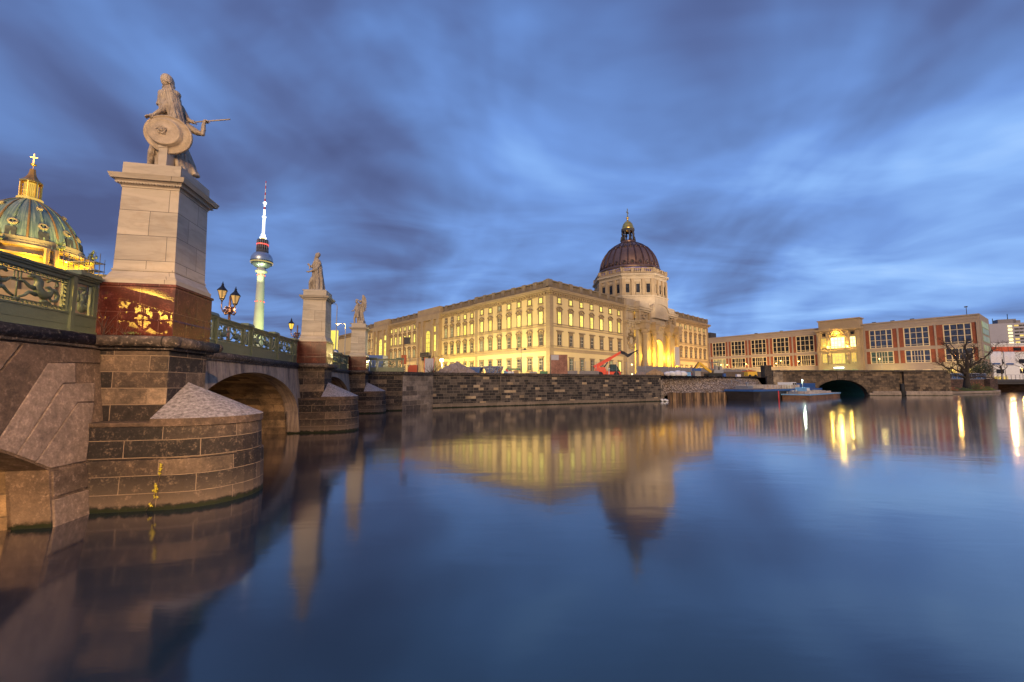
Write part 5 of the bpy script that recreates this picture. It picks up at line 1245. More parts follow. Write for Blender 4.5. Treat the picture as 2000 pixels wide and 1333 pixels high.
for k in range(150):
    a = 2 * PI * k / 150
    if rnd.random() < .8: mb.ell((DX + 12.24 * math.cos(a), DY + 12.24 * math.sin(a), 44.2), (.10, .10, rnd.choice((.3, .42, .42))), 4, 4)
mb.build('frieze_gilding', P['gold'], pal)
prof = [(12.9, 45.2), (12.9, 45.7), (12.2, 46.2), (12.0, 47.5), (11.6, 49.3), (10.9, 51.2), (9.8, 53.2), (8.2, 55.2), (6.3, 56.8), (4.3, 58.0), (2.9, 58.6)]
dm = MB().lathe(prof, 72, c_).build('dome', P['brown_copper'], pal)
for k in range(24):
    a = 2 * PI * k / 24; mb = MB(); mb.tube([(DX + r * 1.01 * math.cos(a), DY + r * 1.01 * math.sin(a), z) for r, z in prof[2:]], [.30, .30, .29, .28, .26, .24, .2, .17, .14], 6); mb.build('dome_rib', P['brown_copper_rib'], dm)
for k in range(24):
    a = 2 * PI * (k + .5) / 24
    for r, z, s_, tilt in ((12.05, 47.2, .8, 82), (8.5, 55.0, .72, 48)):
        mb = MB(); mb.lathe([(0, .02), (s_ * .55, .02), (s_ * .62, .22), (s_, .22), (s_, -.5)], 12); o = mb.build('dome_lucarne', P['brown_copper_rib'], dm); o.location = (DX + r * math.cos(a), DY + r * math.sin(a), z); o.rotation_euler = (0, R(tilt), a)
        mb = MB(); mb.lathe([(0, .06), (s_ * .55, .05)], 10); mb.build('glass', P['black_rubber'], o)
MB().lathe([(3.1, 58.3), (3.3, 58.9), (3.0, 59.4), (2.4, 59.5)], 20, c_).build('lantern_base', P['brown_copper'], pal)
mb = MB()
for k in range(8):
    a = 2 * PI * k / 8; q = (DX + 2.4 * math.cos(a), DY + 2.4 * math.sin(a)); mb.tube([(*q, 59.4), (*q, 64.6)], .26, 6); mb.ell((*q, 62.8), (.45, .45, .8), 6, 5); mb.tube([(DX + 2.9 * math.cos(a), DY + 2.9 * math.sin(a), 59.5), (DX + 2.8 * math.cos(a), DY + 2.8 * math.sin(a), 61.6)], [.5, .2], 6)
mb.lathe([(2.5, 63.6), (2.8, 64.0), (2.8, 64.7)], 16, c_); mb.build('lantern_columns', P['dark_stone'], pal)
mb = MB(); mb.lathe([(2.7, 64.6), (2.8, 65.0), (2.45, 65.4), (2.35, 66.1), (1.95, 67.2), (1.2, 68.1), (.45, 68.7), (.25, 69.3), (.6, 69.8), (.6, 70.2), (.15, 70.6)], 20, c_)
mb.box(DX - .12, DX + .12, DY - .12, DY + .12, 70.4, 74.2); mb.build('gilded_cap', P['gold'], pal)
mb = MB(); mb.box(DX - .13, DX + .13, DY - .13, DY + .13, 70.5, 73.6); mb.box(DX - .95, DX + .95, DY - .13, DY + .13, 72.3, 72.6); o = mb.build('cross', P['gold'], pal)
# floodlights set on the pavement before the palace
fix = MB()
def flood(x, y, tx, ty, tz, pwr, col, size=100, z=.6, blend=.9):
    lamp('SPOT', 'palace_floodlight', pw(x, y, z), pwr, col, .3, pw(tx, ty, tz), size, blend)
YL = (1.0, .82, .32); YW = (1.0, .78, .44); OR = (1.0, .60, .22)
for s_ in (3, 12, 21, 31): flood(-8, s_, 0, s_, 11, 8600 if s_ < 5 else 7600, YL, 118); 
for s_ in (3, 12, 21, 31): flood(-20, s_ , 0, s_, 17, 6500, YL, 80)
for s_ in (41, 48, 55): flood(-6.5, s_, 0, s_, 7, 6500, (1, .82, .18), 118)
for s_ in (48, 69, 95, 118, 135): flood(-17, s_, 0, s_, 15, 7500, (1.0, .74, .26), 100)
for s_ in (70, 82, 95, 115, 132): flood(-7, s_, 0, s_, 10, 2300, (1, .66, .16), 110)
for x_ in (6, 20, 34): flood(x_, -24, x_, 0, 17, 8500, YW, 80)
for x_ in (48, 61, 74): flood(x_, -34, x_, 0, 15, 4500, (1.0, .76, .5), 70)
for x_ in (2,): flood(x_, -7, x_, 0, 6, 2200, YL, 110)
for x_ in (84, 97, 110): flood(x_, -20, x_, 0, 12, 10500, OR, 95)
for x_ in (84, 97, 110): flood(x_, -6, x_, 0, 4, 2600, (1, .5, .1), 100)
for a_, b_ in ((40, -32), (86, -36)): flood(a_, b_, DX, DY, 46, 52000, (1.0, .80, .60), 42, 20)
# ------------------------------------------------------------------ quay walls
def wallrun(name, pts, z0, z1, thick, mat, label, parent=None, out=0.0):
    """wall along a polyline; visible face on the right-hand (water) side"""
    n = len(pts); offs = []
    for i, p_ in enumerate(pts):
        a = Vector(pts[max(i - 1, 0)]); b = Vector(pts[min(i + 1, n - 1)]); d = (b - a).normalized(); offs.append(Vector((-d.y, d.x)))
    f = [tuple(Vector(p_) - o * out) for p_, o in zip(pts, offs)]; bk = [tuple(Vector(p_) + o * thick) for p_, o in zip(pts, offs)]
    mb = MB(); mb.prism(f + bk[::-1], z0, z1)
    return mb.build(name, P[mat], parent, **({'label': label, 'cat': 'wall'} if label else {}))
Q0, Q1, Q2, Q3 = (-11.75, 30.3), (-8.55, 31.75), (-6.74, 34.7), (17.3, 47.3)
w1 = wallrun('abutment_wall', [Q0, Q1], -0.4, 2.80, 1.2, 'pier_stone', 'dark stone abutment wall at the far end of the bridge')
wallrun('coping', [Q0, Q1], 2.80, 3.02, .9, 'coping_stone', None, w1, .12)
w2 = wallrun('stone_wall', [Q1, Q2], -0.4, 2.80, 1.2, 'quay_pale', 'pale patched stretch of quay wall between the bridge end and the long dark wall')
wallrun('coping', [Q1, Q2], 2.802, 3.022, .9, 'coping_stone', None, w2, .122)
w3 = wallrun('quay_wall', [Q2, Q3], 0.36, 2.82, 1.2, 'quay_stone', 'long dark block quay wall with scattered tan blocks below the palace')
wallrun('coping', [Q2, Q3], 2.82, 3.04, .9, 'coping_stone', None, w3, .14); wallrun('plinth', [Q2, Q3], -0.4, 0.36, 1.0, 'quay_plinth', None, w3, .07)
mb = MB(); d = Vector((Q3[0] - Q2[0], Q3[1] - Q2[1])).normalized(); q = Vector(Q2) + d * 6.4; mb.tube([(q.x + .02, q.y - .09, .5), (q.x + .02, q.y - .09, 2.8)], .03, 5); mb.build('drain_pipe', P['quay_plinth'], w3)
# rubble slope with steel sheet piles at its foot
m, t, b = newmat('rubble_face'); oc = t.add('ShaderNodeTexCoord').outputs['Object']
vo = t.add('ShaderNodeTexVoronoi', {'Scale': 5.5, 'Randomness': 1.0}, feature='F1'); t.l.new(t.mapv(oc, scale=(1, 1, 1.6)), vo.inputs['Vector'])
tone = t.ramp(vo.outputs['Color'], [(0.2, (0.15, 0.115, 0.095)), (0.5, (0.36, 0.28, 0.24)), (0.8, (0.56, 0.47, 0.43))])
edge = t.ramp(vo.outputs['Distance'], [(0.35, 0.0), (0.75, 1.0)]); lay = t.noise(t.mapv(oc, scale=(0.25, 0.25, 3.2)), 1.0, 3, 0.6)
col = t.mix(edge, tone, (0.10, 0.075, 0.06)); col = t.mix(t.ramp(lay, [(0.52, 0.0), (0.62, 0.6)]), col, (0.16, 0.115, 0.085))
setp(t, b, color=col, rough=0.95, normal=t.add('ShaderNodeBump', {'Height': vo.outputs['Distance'], 'Strength': 0.9, 'Distance': 0.12}, invert=True).outputs[0])
bot = [(17.75, 47.65), (18.3, 48.9), (23.4, 51.2), (28.9, 53.8), (34.5, 58.6), (41.3, 65.6)]; top = [(17.2, 48.6), (18.4, 50.6), (23.0, 53.2), (28.2, 55.9), (33.8, 60.6), (40.6, 67.4)]
mb = MB(); NU, NV = 120, 14; G = []
for i in range(NU + 1):
    k = i / NU * (len(bot) - 1); j = min(int(k), len(bot) - 2); f = k - j
    B0 = Vector(bot[j]).lerp(Vector(bot[j + 1]), f); T0 = Vector(top[j]).lerp(Vector(top[j + 1]), f); row = []
    ztop = 2.98 - (.35 * max(0, 1 - i / 12))
    for v in range(NV + 1):
        u = v / NV; p_ = B0.lerp(T0, u); z = .55 + (ztop - .55) * u; nn = noise(Vector((p_.x * 1.3, p_.y * 1.3, z * 2.2))) * .22 + noise(Vector((p_.x * 4, p_.y * 4, z * 5))) * .12
        row.append((p_.x - nn * .3, p_.y - nn, z + nn * .25))
    row.append((T0.x - .8, T0.y + 1.0, ztop + .02)); G.append(row)
V = [p_ for r in G for p_ in r]; W_ = NV + 2
F = [(i * W_ + v, (i + 1) * W_ + v, (i + 1) * W_ + v + 1, i * W_ + v + 1) for i in range(NU) for v in range(W_ - 1)]
mb.raw(V, F, False); mb.build('rubble_embankment', P['rubble_face'], label='cream broken-stone embankment above rusty steel piles, right of the quay wall', cat='embankment')
mb = MB(); line = bot[1:]; L = 0; acc = []
zig = []
for j in range(len(line) - 1):
    a, b_ = Vector(line[j]), Vector(line[j + 1]); d = (b_ - a); l = d.length; d.normalize(); nn = Vector((d.y, -d.x)); n = int(l / .30)
    for i in range(n):
        o_ = (.50, .50, .10, .10)[len(zig) % 4]; zig.append(tuple(a + d * (l * i / n) + nn * (o_ + .02 * (len(zig) % 3))))
for i in range(len(zig) - 1):
    h_ = .92 + .04 * math.sin(i * .5); (x0, y0), (x1, y1) = zig[i], zig[i + 1]
    mb.face([(x0, y0, -.4), (x1, y1, -.4), (x1, y1, h_), (x0, y0, h_)]); mb.face([(x0, y0, h_), (x1, y1, h_), (x1 - .06, y1 + .2, h_), (x0 - .06, y0 + .2, h_)])
mb.build('sheet_piling', P['sheet_pile'], label='row of rusty steel sheet piles at the foot of the broken-stone embankment', cat='sheet piling')
mb = MB(); mb.prism([(17.35, 47.35), (17.9, 47.7), (18.25, 48.9), (17.2, 48.7)], -.4, 2.45, [(17.35, 47.4), (17.75, 47.8), (17.9, 48.9), (17.2, 48.7)]); mb.build('broken_wall_end', P['quay_pale'], label='broken end of the quay wall beside the sheet piles', cat='wall')
# old vault wall across the water with one wide arch
v1_ = thing('vault_wall', (0, 67.3, 0), 0, label='old brown stone wall with one wide dark arch behind the moored barges', cat='wall')
mb = MB(); mb.arch(44.9, 64.2, -.4, 3.95, 54.5, 4.4, 0.0, 2.6, 0.0, 0.8, N=26, sides=True); mb.build('arched_wall', P['vault_stone'], v1_)
mb = MB(); mb.box(43.3, 44.9, -.15, .8, -.4, 3.95); mb.box(43.25, 43.9, -.2, .8, -.4, 3.95); mb.build('corner_pier', P['quay_pale'], v1_)
mb = MB()
for k in range(13):
    a0, a1 = PI * k / 13 + .012, PI * (k + 1) / 13 - .012; r0 = (4.42, 2.62); r1 = (5.5 + (.2 if k == 6 else 0), 3.72 + (.25 if k == 6 else 0)); q = [(54.5 + r0[0] * math.cos(a0), r0[1] * math.sin(a0)), (54.5 + r1[0] * math.cos(a0), r1[1] * math.sin(a0)), (54.5 + r1[0] * math.cos(a1), r1[1] * math.sin(a1)), (54.5 + r0[0] * math.cos(a1), r0[1] * math.sin(a1))]
    q = [(x, max(.0, z)) for x, z in q]; y = -.05 - (.06 if k == 6 else 0); mb.face([(x, y, z) for x, z in q][::-1]); 
    for i in range(4): (xa, za), (xb, zb_) = q[i], q[(i + 1) % 4]; mb.face([(xa, y, za), (xb, y, zb_), (xb, .02, zb_), (xa, .02, za)])
mb.build('arch_ring', P['vault_stone'], v1_)
mb = MB(); mb.box(43.2, 72.5, -.25, .9, 3.95, 4.2); mb.build('coping', P['coping_stone'], v1_)
mb = MB(); mb.box(64.95, 72.35, -.12, .8, .72, 3.95); mb.box(72.35, 73.1, .3, 6.5, -.4, 3.9); mb.box(64.2, 64.95, .25, .8, -.4, 3.95); mb.build('side_wall', P['vault_stone'], v1_)
mb = MB(); mb.box(64.95, 72.6, -.3, .3, -.4, .72); mb.prism([(58.95, -.25), (64.2, -.25), (64.2, .0), (58.95, .0)], -.4, .45, cap=True); mb.prism([(59.6, -.2), (64.2, -.2), (64.2, .0), (59.6, .0)], .45, .72); mb.build('pale_footing', P['vault_pale'], v1_)
mb = MB(); mb.tube([(64.55, -.1, -.4), (64.55, -.1, 1.95)], .26, 8); mb.build('timber_pile', P['black_rubber'], v1_)
mb = MB(); pts = [(54.5 - 4.4 * math.cos(PI * k / 20), 2.6 * math.sin(PI * k / 20)) for k in range(21)]
for a, b_ in zip(pts[:-1], pts[1:]): mb.face([(a[0], .7, a[1]), (a[0], 16, a[1]), (b_[0], 16, b_[1]), (b_[0], .7, b_[1])])
mb.face([(49, 16, -.4), (60, 16, -.4), (60, 16, 3), (49, 16, 3)][::-1]); mb.build('vault', P['teal_paint'], v1_)
mb = MB()
for x in (54.9, 57.9): mb.box(x, x + 1.1, 15.8, 15.95, 1.3, 1.9)
mb.build_split('vault_window', P['lit_window_green'], v1_)
mb = MB(); mb.box(0, 1.1, 0, 1.1, 0, 1.75); mb.box(-.12, 1.22, -.12, 1.22, 1.75, 1.95); mb.box(0.05, 1.05, -.35, 0, -2.0, .2); o = mb.build('stone_pillar', P['coping_stone'], label='square grey stone pillar standing at the left end of the arched wall', cat='pillar'); o.location = (41.2, 66.0, 3.0)

# ------------------------------------------------------------------ barges
b1 = thing('barge', (30.8, 50.4, 0), R(36.9), label='long black barge with a blue gunwale moored below the embankment', cat='barge', group='work barges moored by the old wall')
mb = MB(); mb.prism([(-.8, .5), (0, 0), (22, 0), (22, 4), (0, 4), (-.8, 3.5)], -.5, 1.05, [(-1.3, .3), (-.1, -.05), (22.1, -.05), (22.1, 4.05), (-.1, 4.05), (-1.3, 3.7)]); mb.build('hull', P['barge_black'], b1)
mb = MB(); mb.prism([(-1.36, .25), (-.1, -.1), (22.15, -.1), (22.15, 4.1), (-.1, 4.1), (-1.36, 3.75)], 1.05, 1.30); mb.build('gunwale', P['blue_paint'], b1)
MB().prism([(-1.1, .5), (0, .15), (21.9, .15), (21.9, 3.85), (0, 3.85), (-1.1, 3.5)], 1.3, 1.32).build('deck', P['barge_rust'], b1)
mb = MB(); mb.box(2.2, 14, .4, .5, 1.3, 1.85); mb.box(2.2, 14, 3.5, 3.6, 1.3, 1.85)
for k in range(14): mb.box(2.2 + .9 * k, 2.28 + .9 * k, .3, .4, 1.3, 1.85)
mb.build('coaming', P['barge_deck'], b1)
mb = MB(); mb.box(-.6, .9, 1.2, 2.7, 1.3, 1.75); mb.tube([(0.2, 1.6, 1.3), (.2, 1.6, 2.1)], .14, 8); mb.ell((.2, 1.6, 2.05), (.25, .25, .12), 8, 5); mb.tube([(-.9, 3, 1.3), (-.9, 3, 2.5)], .03, 5); mb.tube([(-.9, 3, 2.4), (1.6, 3, 2.4)], .02, 5); mb.tube([(1.6, 3, 1.3), (1.6, 3, 2.4)], .03, 5); mb.build('windlass', P['zinc'], b1)
mb = MB(); mb.box(15, 21.5, .6, 3.3, 1.3, 2.05); mb.build('deck_container', P['blue_paint'], b1)
mb = MB(); mb.box(13.1, 14.6, .9, 2.8, 1.3, 2.2); mb.build('wheelhouse', P['white_paint'], b1); 
mb = MB(); mb.box(13.2, 13.75, .88, .9, 1.8, 2.1); mb.box(13.95, 14.5, .88, .9, 1.8, 2.1); mb.build('wheelhouse_window', P['dark_glass'], b1)
b2 = thing('barge', (37.7, 51.6, 0), R(40), label='low flat pontoon barge with a light blue cabin, nearest of the moored barges', cat='barge', group='work barges moored by the old wall')
mb = MB(); mb.prism([(0, 0), (15.6, 0), (15.6, 3.0), (0, 3.0)], -.4, .52); mb.build('hull', P['barge_rust'], b2)
mb = MB(); mb.prism([(-.1, -.1), (15.8, -.1), (15.8, 3.1), (-.1, 3.1)], .52, .66); mb.build('deck_edge', P['light_blue_paint'], b2)
mb = MB(); mb.box(.5, 13, .5, .6, .66, .95); mb.box(.5, 13, 2.5, 2.6, .66, .95); mb.box(.08, 15.6, .08, 2.92, .655, .68)
for k in range(5): mb.box(2 + 2.3 * k, 2.7 + 2.3 * k, .9, 1.8, .66, 1.0 + .1 * (k % 2))
mb.build('deck_gear', P['barge_deck'], b2)
for x in (.4, 1.7):
    mb = MB(); mb.box(x, x + .45, 1.7, 2.3, .66, 1.0); mb.ell((x + .22, 2.0, 1.0), (.26, .3, .22), 8, 6); mb.build('mooring_bitt', P['zinc'], b2)
mb = MB(); mb.box(3.4, 5.6, 1.3, 2.4, .66, 1.5); mb.build('cabin', P['light_blue_paint'], b2)
mb = MB(); mb.box(4.3, 4.75, 1.26, 1.3, .7, 1.4); mb.box(5.0, 5.4, 1.26, 1.3, .7, 1.4); mb.build('cabin_door', P['white_paint'], b2)
mb = MB(); mb.tube([(4.4, 1.8, .6), (4.4, 1.8, 2.5)], .035, 6); mb.build('lamp_pole', P['zinc'], b2); mb = MB(); mb.ell((4.4, 1.8, 2.5), .09, 8, 6); mb.build('deck_lamp', P['white_lens'], b2)
x_, y_ = 37.7 + 4.4 * math.cos(R(40)) - 1.8 * math.sin(R(40)), 51.6 + 4.4 * math.sin(R(40)) + 1.8 * math.cos(R(40)); lamp('POINT', 'deck_light', (x_, y_ - .2, 2.45), 60, (.8, 1, .75), .08)
o = MB().tube([(0, 0, -.5), (0, 0, 1.15)], .07, 8).build('mooring_pole', P['red_paint'], label='thin red pole in the water in front of the black barge', cat='pole'); o.location = (32.3, 49.3, 0)
rnd = random.Random(11)
mb = MB()
for k in range(7): a = k * .9; mb.ell((.28 * math.cos(a), .2 * math.sin(a), .1 + .08 * (k % 2)), (.2, .13, .12), 7, 5, Matrix.Rotation(a, 3, 'Z'))
o = mb.build('plastic_bag', P['white_paint'], label='crumpled white plastic floating at the end of the quay wall', cat='litter'); o.location = (17.55, 46.9, 0)

# ------------------------------------------------------------------ building site on the quay
def heap(loc, r, h, n, mat, label, seed, s=.13, ratio=.7):
    rnd = random.Random(seed); mb = MB()
    mb.lathe([(r * .93, 0), (r * .6, h * .55), (r * .25, h * .88), (0, h * .95)], 14)
    for k in range(n):
        q = math.sqrt(rnd.random()); a = rnd.uniform(0, 2 * PI); z = h * (1 - q) ** .8; sz = s * rnd.uniform(.6, 1.5)
        Mx = Matrix.Translation((q * r * math.cos(a), q * r * math.sin(a) * ratio, z)) @ Matrix.Rotation(rnd.uniform(0, 6), 4, Vector((rnd.random(), rnd.random(), rnd.random() + .1)).normalized())
        i = len(mb.v); mb.box(-sz, sz, -sz * .8, sz * .8, -sz * .6, sz * .6); mb.v[i:] = [tuple(Mx @ Vector(v)) for v in mb.v[i:]]
    mb.v = [(x, y * (ratio if j < 42 else 1), z) for j, (x, y, z) in enumerate(mb.v)]
    o = mb.build('rubble_heap', P[mat], label=label, cat='rubble heap', kind='stuff'); o.location = loc; return o
heap((-6.4, 46.5, GZ), 2.5, 1.45, 900, 'rubble', 'conical heap of grey pink paving rubble on the quay before the palace', 1, .10)
heap((19.6, 55.5, GZ), 1.5, .95, 300, 'rubble_brown', 'small brown rubble heap at the quay end right of the red machine', 2, .09)
heap((18.2, 57, GZ), 1.3, .6, 200, 'rubble', 'low grey rubble heap behind the brown one at the quay end', 3, .09)
def skip(loc, rz, mat, label, L=2.9, Hh=1.5):
    t = thing('skip_container', loc, rz, label=label, cat='skip', group='skips on the quay'); mb = MB()
    mb.prism([(-L / 2 + .5, -.75), (L / 2 - .5, -.75), (L / 2 - .5, .75), (-L / 2 + .5, .75)], 0.08, Hh, [(-L / 2, -.8), (L / 2, -.8), (L / 2, .8), (-L / 2, .8)], cap=False); mb.build('body', P[mat], t)
    mb = MB(); mb.box(-L / 2 - .05, L / 2 + .05, -.86, -.78, Hh - .1, Hh + .02); mb.box(-L / 2 - .05, L / 2 + .05, .78, .86, Hh - .1, Hh + .02)
    for x in (-.6, 0, .6): mb.box(x - .04, x + .04, -.86, -.78, .1, Hh - .1)
    mb.box(-L / 2 + .5, L / 2 - .5, -.75, .75, 0, .08); mb.build('rim', P['blue_paint'], t)
    mb = MB(); heap_ = [mb.ell((random.uniform(-L / 3, L / 3), random.uniform(-.5, .5), Hh - .15), (.4, .3, .25), 6, 4) for _ in range(7)]; mb.build('debris', P['rubble'], t); return t
skip((-5.6, 60, GZ), R(-8), 'blue_paint', 'plain blue skip half hidden behind the rubble heap', 2.4, 1.4)
skip((-2.75, 60, GZ), R(4), 'graffiti_steel', 'skip covered in graffiti on the quay right of the rubble heap')
def crates(loc, items, label, name='material_stack', cat='stack'):
    t = thing(name, loc, R(5), label=label, cat=cat)
    for (nm, x, y, z, w_, d_, h_, mt) in items:
        mb = MB(); mb.frustum(x - w_ / 2, x + w_ / 2, y - d_ / 2, y + d_ / 2, z, z + h_, .03); mb.build(nm, P[mt], t)
    return t
crates((-.2, 57, GZ), [('bundle', 0, 0, 0, .9, .8, .7, 'tarpaulin'), ('bundle', .8, .2, 0, .7, .7, .9, 'rubble_brown'), ('lid', .3, .2, .95, 1.9, .6, .18, 'green_paint'), ('bundle', -.5, .1, .7, .3, .5, .3, 'red_paint')], 'stack of wrapped building material under a green lid, right of the graffiti skip')
crates((2.6, 55, GZ), [('board', 0, 0, 0, 1.6, .6, .45, 'rubble_brown'), ('board', .3, 0, .45, 1.0, .5, .15, 'pale_board'), ('pallet', 1.4, 0, 0, .8, .8, .3, 'office_stone')], 'low stack of brown boards on the quay left of the red granite block')
crates((-.9, 62, GZ), [('crate', 0, 0, 0, .7, .7, 1.0, 'light_blue_paint'), ('crate', 1.0, 0, 0, .8, .7, .8, 'white_paint')], 'pale blue and white crates between the skip and the wrapped stack')
gr = thing('granite_block', (5.15, 44.6, GZ), R(6), label='big upright slab of rough red granite on a black pallet on the quay', cat='stone block')
mb = MB()
for zi in range(2):
    pass
mb.frustum(-.93, .93, -.3, .3, .10, 2.22, .012); mb.build('slab', P['rough_granite'], gr); mb = MB(); mb.box(-.9, .9, -.35, .35, 0, .05); mb.box(-.8, -.6, -.35, .35, .05, .10); mb.box(.6, .8, -.35, .35, .05, .1); mb.build('pallet', P['black_rubber'], gr)
mb = MB(); mb.frustum(-.91, -.05, -.312, -.29, 1.62, 2.18, .01); mb.build('smooth_patch', P['pale_board'], gr)
mb = MB(); mb.frustum(.35, 1.3, .9, 1.5, 0, .5, .05); mb.build('green_tank', P['green_paint'], label='small green tank behind the granite block', cat='tank').location = (2.9, 46.5, GZ)
wp = thing('notice_board', (-9.25, 45.2, GZ), R(-3), label='blank pale upright board beside the bare shrub, left of the rubble heap', cat='board'); MB().box(-.5, .5, -.03, .03, .02, 1.85).build('board', P['pale_board'], wp); MB().box(-.56, -.5, -.05, .05, 0, 1.95).box(.5, .56, -.05, .05, 0, 1.95).build('post', P['orange_panel'], wp)
# site fences: posts, wires and mesh
def mesh_fence(a, b_, h, label, n=7):
    t = thing('site_fence', (*a, GZ), math.atan2(b_[1] - a[1], b_[0] - a[0]), label=label, cat='fence', group='wire site fences'); L = math.dist(a, b_)
    mb = MB()
    for i in range(n + 1): mb.tube([(L * i / n, 0, 0), (L * i / n, 0, h)], .028, 5)
    mb.build_split('post', P['zinc'], t); mb = MB()
    for z in (.15, h * .5, h - .05): mb.tube([(L * i / 12, 0, z - .03 * math.sin(PI * (i % 2))) for i in range(13)], .014, 4)
    k = 0.0
    while k < L: mb.tube([(k, 0, .1), (k, 0, h - .05)], .005, 3); k += .28
    mb.build('wire_mesh', P['zinc'], t); return t
mesh_fence((-12.5, 49.5), (-6.0, 51.0), 2.15, 'wire site fence between the sign post and the rubble heap')
mesh_fence((-5.5, 51.2), (4.0, 53), 2.05, 'wire site fence running behind the skips')
mesh_fence((7.0, 54), (20.5, 58), 2.0, 'wire site fence right of the granite block behind the red machine', 9)
for i, (x, y, l) in enumerate(((8.5, 62, 3.0), (12.0, 63, 3.0))): MB().box(-l / 2, l / 2, -.1, .1, 0, .95).build('barrier', P['grey_board'], label=('low grey barrier right of the granite block', 'low grey barrier nearer the red machine')[i], cat='barrier').location = (x, y, GZ)
hd = thing('hoarding', (26.0, 84, GZ), math.atan2(24, 36), label='long grey site hoarding in front of the palace portal', cat='hoarding'); mb = MB()
for k in range(17): mb.box(k * 2.6, k * 2.6 + 2.54, -.05, .05, .05, 2.55 + .06 * (k % 2))
mb.build('panels', P['grey_board'], hd); mb = MB()
for k in range(18): mb.box(k * 2.6 - .06, k * 2.6 + .02, -.12, .1, 0, 2.6)
mb.build_split('post', P['concrete'], hd)
st = thing('sign_post', (-9.2, 34.2, GZ), R(4), label='brown post with a small box on top, right of the short railing', cat='sign post')
MB().tube([(0, 0, 0), (0, 0, 3.1)], .05, 7).build('pole', P['rusty_copper'], st); MB().box(.05, .5, -.1, .15, 2.45, 2.95).box(-.02, .55, -.14, .18, 2.93, 3.0).build('box', P['dark_stone'], st); MB().box(-.16, .26, -.04, .04, .72, 1.5).build('panel', P['red_roof'], st)
MB().box(-.35, .35, -.2, .2, 0, .75).box(-.5, -.4, -.05, .05, 0, .6).build('plastic_barrier', P['orange_panel'], label='orange plastic barrier at the foot of the brown sign post', cat='barrier').location = (-9.0, 37, GZ)
MB().frustum(-1.6, 1.4, -1, 1, 0, 2.35, .04).build('site_container', P['blue_paint'], label='blue site container just right of the farthest pedestal', cat='container').location = (-16.4, 48, GZ)
# short railing at the bridge end, facing the water
rr_ = thing('iron_railing', (-11.05, 31.35, 3.02), math.atan2(.45, 2.4), label='short green railing standing alone on the wall right of the farthest pedestal', cat='railing', group='green cast iron railings')
for mbx, nm, x, sc in ((narM, 'narrow_panel', .30, 1), (bigM, 'fretwork_panel', 1.31, .82), (narM, 'narrow_panel', 2.30, 1)):
    o = bpy.data.objects['narrow_panel' if mbx is narM else 'fretwork_panel'].copy(); COL.objects.link(o); o.parent = rr_; o.location = (x, .0, 0); o.rotation_euler = (0, 0, PI); o.scale = (sc, 1, 1)
mb = MB(); mb.box(0, 2.6, -.1, .1, RT - .03, RT + .004); mb.box(0, 2.6, -.07, .07, RT - .062, RT - .03)
for x in (.3, 2.3): mb.frustum(x - .3, x + .3, -.14, .14, RT + .005, RT + .085, .03)
mb.build('top_rail', P['green_iron'], rr_)
# work light on a mast (very bright)
wl_ = thing('work_light', (-13.9, 80, GZ), 0, label='dazzling work light on a thin mast left of the rubble heap', cat='floodlight'); MB().tube([(0, 0, 0), (0, 0, 3.6)], .06, 6).build('mast', P['zinc'], wl_)
MB().box(-.35, .35, -.1, .15, 3.3, 3.8).build('housing', P['black_iron'], wl_); mb = MB(); mb.ell((0, -.14, 3.55), (.42, .12, .34), 10, 8); o = mb.build('lens', P['warm_lens'], wl_)
lamp('POINT', 'work_light_lamp', (-13.9, 79.2, GZ + 3.6), 5200, (1.0, .80, .36), .2); lamp('POINT', 'site_light', (-9.0, 92, GZ + 4), 5200, (1.0, .78, .25), .3)
dl = thing('lamp_mast', (1.75, 78, GZ), 0, label='slim mast with two small floodlights in front of the palace corner bays', cat='lamp mast'); MB().tube([(0, 0, 0), (0, 0, 5.6)], .06, 6).tube([(-.7, 0, 5.5), (.7, 0, 5.5)], .04, 5).build('mast', P['zinc'], dl)
MB().box(-1.0, -.5, -.15, .15, 5.4, 5.75).box(.5, 1.0, -.15, .15, 5.4, 5.75).build('floodlight', P['black_iron'], dl)
# telehandler
th = thing('telehandler', (17.3, 74, GZ), R(4), label='bright orange-red telescopic handler with raised boom and black grab', cat='construction machine')
mb = MB(); mb.prism([(-2.3, -1.0), (2.0, -1.0), (2.4, -.7), (2.4, .7), (2.0, 1.0), (-2.3, 1.0)], .55, 1.15); mb.prism([(-2.4, -.95), (-.2, -.95), (-.2, .2), (-2.4, .2)], 1.15, 1.9, [(-2.1, -.9), (-.6, -.9), (-.6, .2), (-2.1, .2)]); mb.build('body', P['orange_paint'], th)
mb = MB(); mb.prism([(.2, -.98), (2.1, -.98), (2.1, .1), (.2, .1)], 1.15, 2.35, [(.45, -.9), (1.4, -.9), (1.4, .05), (.45, .05)]); cb = mb.build('cab', P['green_glass'], th)
mb = MB(); mb.tube([(.2, -1.0, 1.15), (.45, -.92, 2.38), (1.4, -.92, 2.38), (2.15, -1.0, 1.15)], .07, 5); mb.tube([(.3, -1, 1.15), (2.1, -1, 1.15)], .06, 5); mb.build('cab_frame', P['black_iron'], cb)
mb = MB(); mb.prism([(0, 0), (1, 0), (1, .1), (0, .1)], 0, .1) if False else None
def beam(mb, a, b_, w0, w1):
    a, b_ = Vector(a), Vector(b_); d = (b_ - a).normalized(); u = Vector((-d.z, 0, d.x)); s_ = Vector((0, 1, 0)); V = []
    for p_, w_ in ((a, w0), (b_, w1)): V += [p_ - u * w_ - s_ * w_ * .8, p_ + u * w_ - s_ * w_ * .8, p_ + u * w_ + s_ * w_ * .8, p_ - u * w_ + s_ * w_ * .8]
    mb.raw(V, [(0, 1, 5, 4), (1, 2, 6, 5), (2, 3, 7, 6), (3, 0, 4, 7), (3, 2, 1, 0), (4, 5, 6, 7)])
